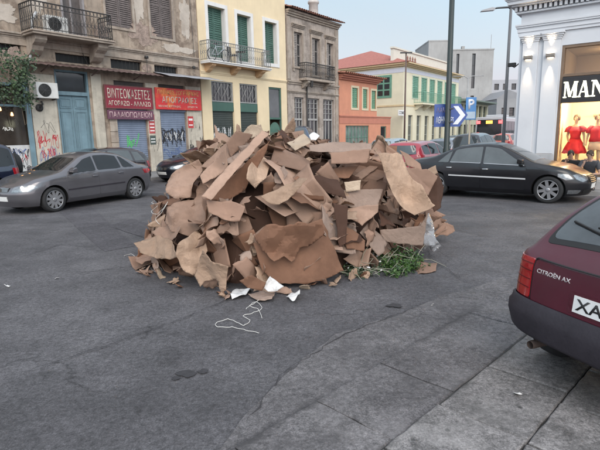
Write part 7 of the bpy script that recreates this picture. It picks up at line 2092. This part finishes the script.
# ------------------------------------------------------------------ people sitting on the shop step
SK1 = pm('skin_olive', (.38, .22, .15), .55, .06, 5, .02); SK2 = pm('skin_fair', (.42, .26, .19), .55, .06, 5, .02)
def person(x, label, shirt, trousers, hair, skin, lean, turn, hand_up, hair_long=False):
    P = shop.matrix_basis @ Vector((x, -.26, .36))
    t = empty('person', P, RZ_STORE, label, 'person', None)
    # joints (x right, -y towards the street); seat at z=0
    pel = Vector((0, 0, .10)); sp1 = Vector((0, -.05 * lean, .30)); chs = Vector((0, -.16 * lean, .46)); nk = Vector((0, -.20 * lean, .58)); hd0 = nk + Vector((0, -.03, .05)); hd1 = hd0 + Vector((0, -.015, .085)); hd2 = hd1 + Vector((0, .005, .07))
    ch_ = [[(tuple(pel), (.15, .11)), (tuple(sp1), (.135, .10)), (tuple(chs), (.16, .11)), (tuple(nk), .055), (tuple(hd0), .055), (tuple(hd1), (.072, .088)), (tuple(hd2), (.062, .075))]]
    hands = []
    for s in (-1, 1):
        hip = Vector((s * .10, -.04, .08)); knee = Vector((s * .17, -.46, .14)); ank = Vector((s * .16, -.44, -.16)); toe = Vector((s * .18, -.62, -.205))
        ch_.append([(tuple(pel), (.15, .11)), (tuple(hip), .09), (tuple(knee), .06), (tuple(ank), .042), (tuple(ank + Vector((0, .03, -.03))), .042), (tuple(toe), .035)])
        sh = chs + Vector((s * .19, 0, .05))
        if hand_up and s == hand_up: el = Vector((s * .24, -.40, .22)); wr_ = Vector((s * .10, -.34 - .1 * lean, .50)); fd = Vector((-s * .25, .05, .9))
        else: el = Vector((s * .27, -.22, .20)); wr_ = Vector((s * .12, -.42, .20)); fd = Vector((-s * .5, -.8, -.1))
        ch_.append([(tuple(chs), (.16, .11)), (tuple(sh), .062), (tuple(el), .043), (tuple(wr_), .028), (tuple(wr_ + fd.normalized() * .07), (.034, .018))])
        hands.append((wr_ + fd.normalized() * .08, fd.normalized(), s))
    body = limb_body('body', ch_, skin, t)
    # fingers, nose, ears and mouth joined into the same body mesh
    mb = MB()
    for (p, d, s) in hands:
        side = d.cross(Vector((0, -1, .3))).normalized()
        for k, ln in enumerate((.065, .078, .082, .075, .058)):
            if k == 0: a = p - d * .03 + side * .03; b = a + (d * .5 + side).normalized() * .03; c = b + d * .03
            else: a = p + side * (.027 - .018 * (k - 1)); b = a + d * ln * .55; c = b + (d * .6 + Vector((0, .5, -.5))).normalized() * ln * .5
            mb.tube([a, b, c], [.0095, .009, .006], 6)
    fw_ = Matrix.Rotation(turn, 3, 'Z')
    def F_(v): return hd1 + fw_ @ Vector(v)
    mb.add([F_((-.014, -.083, .01)), F_((.014, -.083, .01)), F_((0, -.112, -.012)), F_((0, -.085, .04)), F_((0, -.084, -.022))], [(0, 2, 3), (2, 1, 3), (0, 4, 2), (4, 1, 2)], 0, True)
    for s in (-1, 1):
        mb.lathe([(0, -.012), (.028, -.008), (.03, .006), (0, .012)], 10, 'X', tuple(F_((s * .078, .005, .005))))
    fin = mb.build('tmp', skin)
    bm = bmesh.new(); bm.from_mesh(body.data); bm.from_mesh(fin.data); bm.to_mesh(body.data); bm.free(); bpy.data.objects.remove(fin)
    for p in body.data.polygons: p.use_smooth = True
    ey = MB()
    for s in (-1, 1): ey.lathe([(0, -.009), (.011, -.004), (.011, .004), (0, .009)], 8, 'Y', tuple(F_((s * .031, -.083, .022))))
    ey.build('eyes', M['black'], t)
    mo_ = MB(); mo_.tube([F_((-.024, -.083, -.042)), F_((0, -.092, -.044)), F_((.024, -.083, -.042))], .006, 5); mo_.build('lips', pm('lips', (.3, .12, .10), .5), t)
    # hair cap
    hb = MB(); vs, fs = [], []
    n1, n2 = 14, 18
    for j in range(n1 + 1):
        a = pi * .5 * j / n1 * 1.28
        for i in range(n2):
            b = 2 * pi * i / n2
            front = max(0, -sin(b))
            aa = a * (1 - .40 * front ** 1.6)
            v = Vector((.082 * sin(aa) * cos(b), .100 * sin(aa) * sin(b) + .012, .112 * cos(aa) + .012 + .007 * sin(b * 5 + j)))
            vs.append(F_(v))
    for j in range(n1):
        for i in range(n2): fs.append((j * n2 + i, j * n2 + (i + 1) % n2, (j + 1) * n2 + (i + 1) % n2, (j + 1) * n2 + i))
    hb.add(vs, fs, 0, True); ho = hb.build('hair', hair, t); sd = ho.modifiers.new('t', 'SOLIDIFY'); sd.thickness = .008; sd.offset = 1
    # clothes: a slightly larger shell over torso and upper arms, another over hips and legs
    sh_ = [[(tuple(pel), (.165, .125)), (tuple(sp1), (.152, .117)), (tuple(chs), (.178, .128)), (tuple(chs + Vector((0, -.01 * lean, .075))), (.10, .08))]]
    for s in (-1, 1):
        shd = chs + Vector((s * .19, 0, .05)); el = Vector((s * .24, -.40, .22)) if (hand_up and s == hand_up) else Vector((s * .27, -.22, .20))
        sh_.append([(tuple(chs), (.178, .128)), (tuple(shd), .078), (tuple(shd.lerp(el, .72)), .064)])
    limb_body('shirt', sh_, shirt, t)
    tr_ = [[(tuple(pel + Vector((0, 0, .08))), (.16, .12)), (tuple(pel), (.17, .13))]]
    for s in (-1, 1):
        tr_.append([(tuple(pel), (.17, .13)), (s * .10, -.04, .08) and ((s * .10, -.04, .08), .105), ((s * .17, -.46, .14), .077), ((s * .16, -.44, -.14), .062)])
    limb_body('trousers', tr_, trousers, t)
    for s in (-1, 1):
        limb_body('shoe', [[((s * .16, -.38, -.19), (.045, .04)), ((s * .165, -.46, -.185), (.05, .045)), ((s * .178, -.56, -.2), (.048, .032)), ((s * .185, -.63, -.205), (.036, .022))]], M['dark_metal'], t)
    return t
person(st(572.5, 158)[0] + .02, 'dark-haired person in a black t-shirt sitting on the shop step, hand at chin', pm('black_shirt', (.014, .014, .016), .85, .2, 9, .1), pm('dark_jeans', (.025, .03, .045), .85, .2, 9, .1), pm('dark_hair', (.018, .013, .010), .6, .3, 30, .3), SK1, 1.0, .35, -1)
person(st(591, 160)[0] + .02, 'brown-haired person in a dark grey shirt sitting on the shop step', pm('grey_shirt', (.06, .062, .07), .85, .2, 9, .1), pm('grey_jeans', (.05, .045, .045), .85, .2, 9, .1), pm('brown_hair', (.045, .028, .018), .7, .3, 30, .3), SK2, 1.25, -.5, -1)
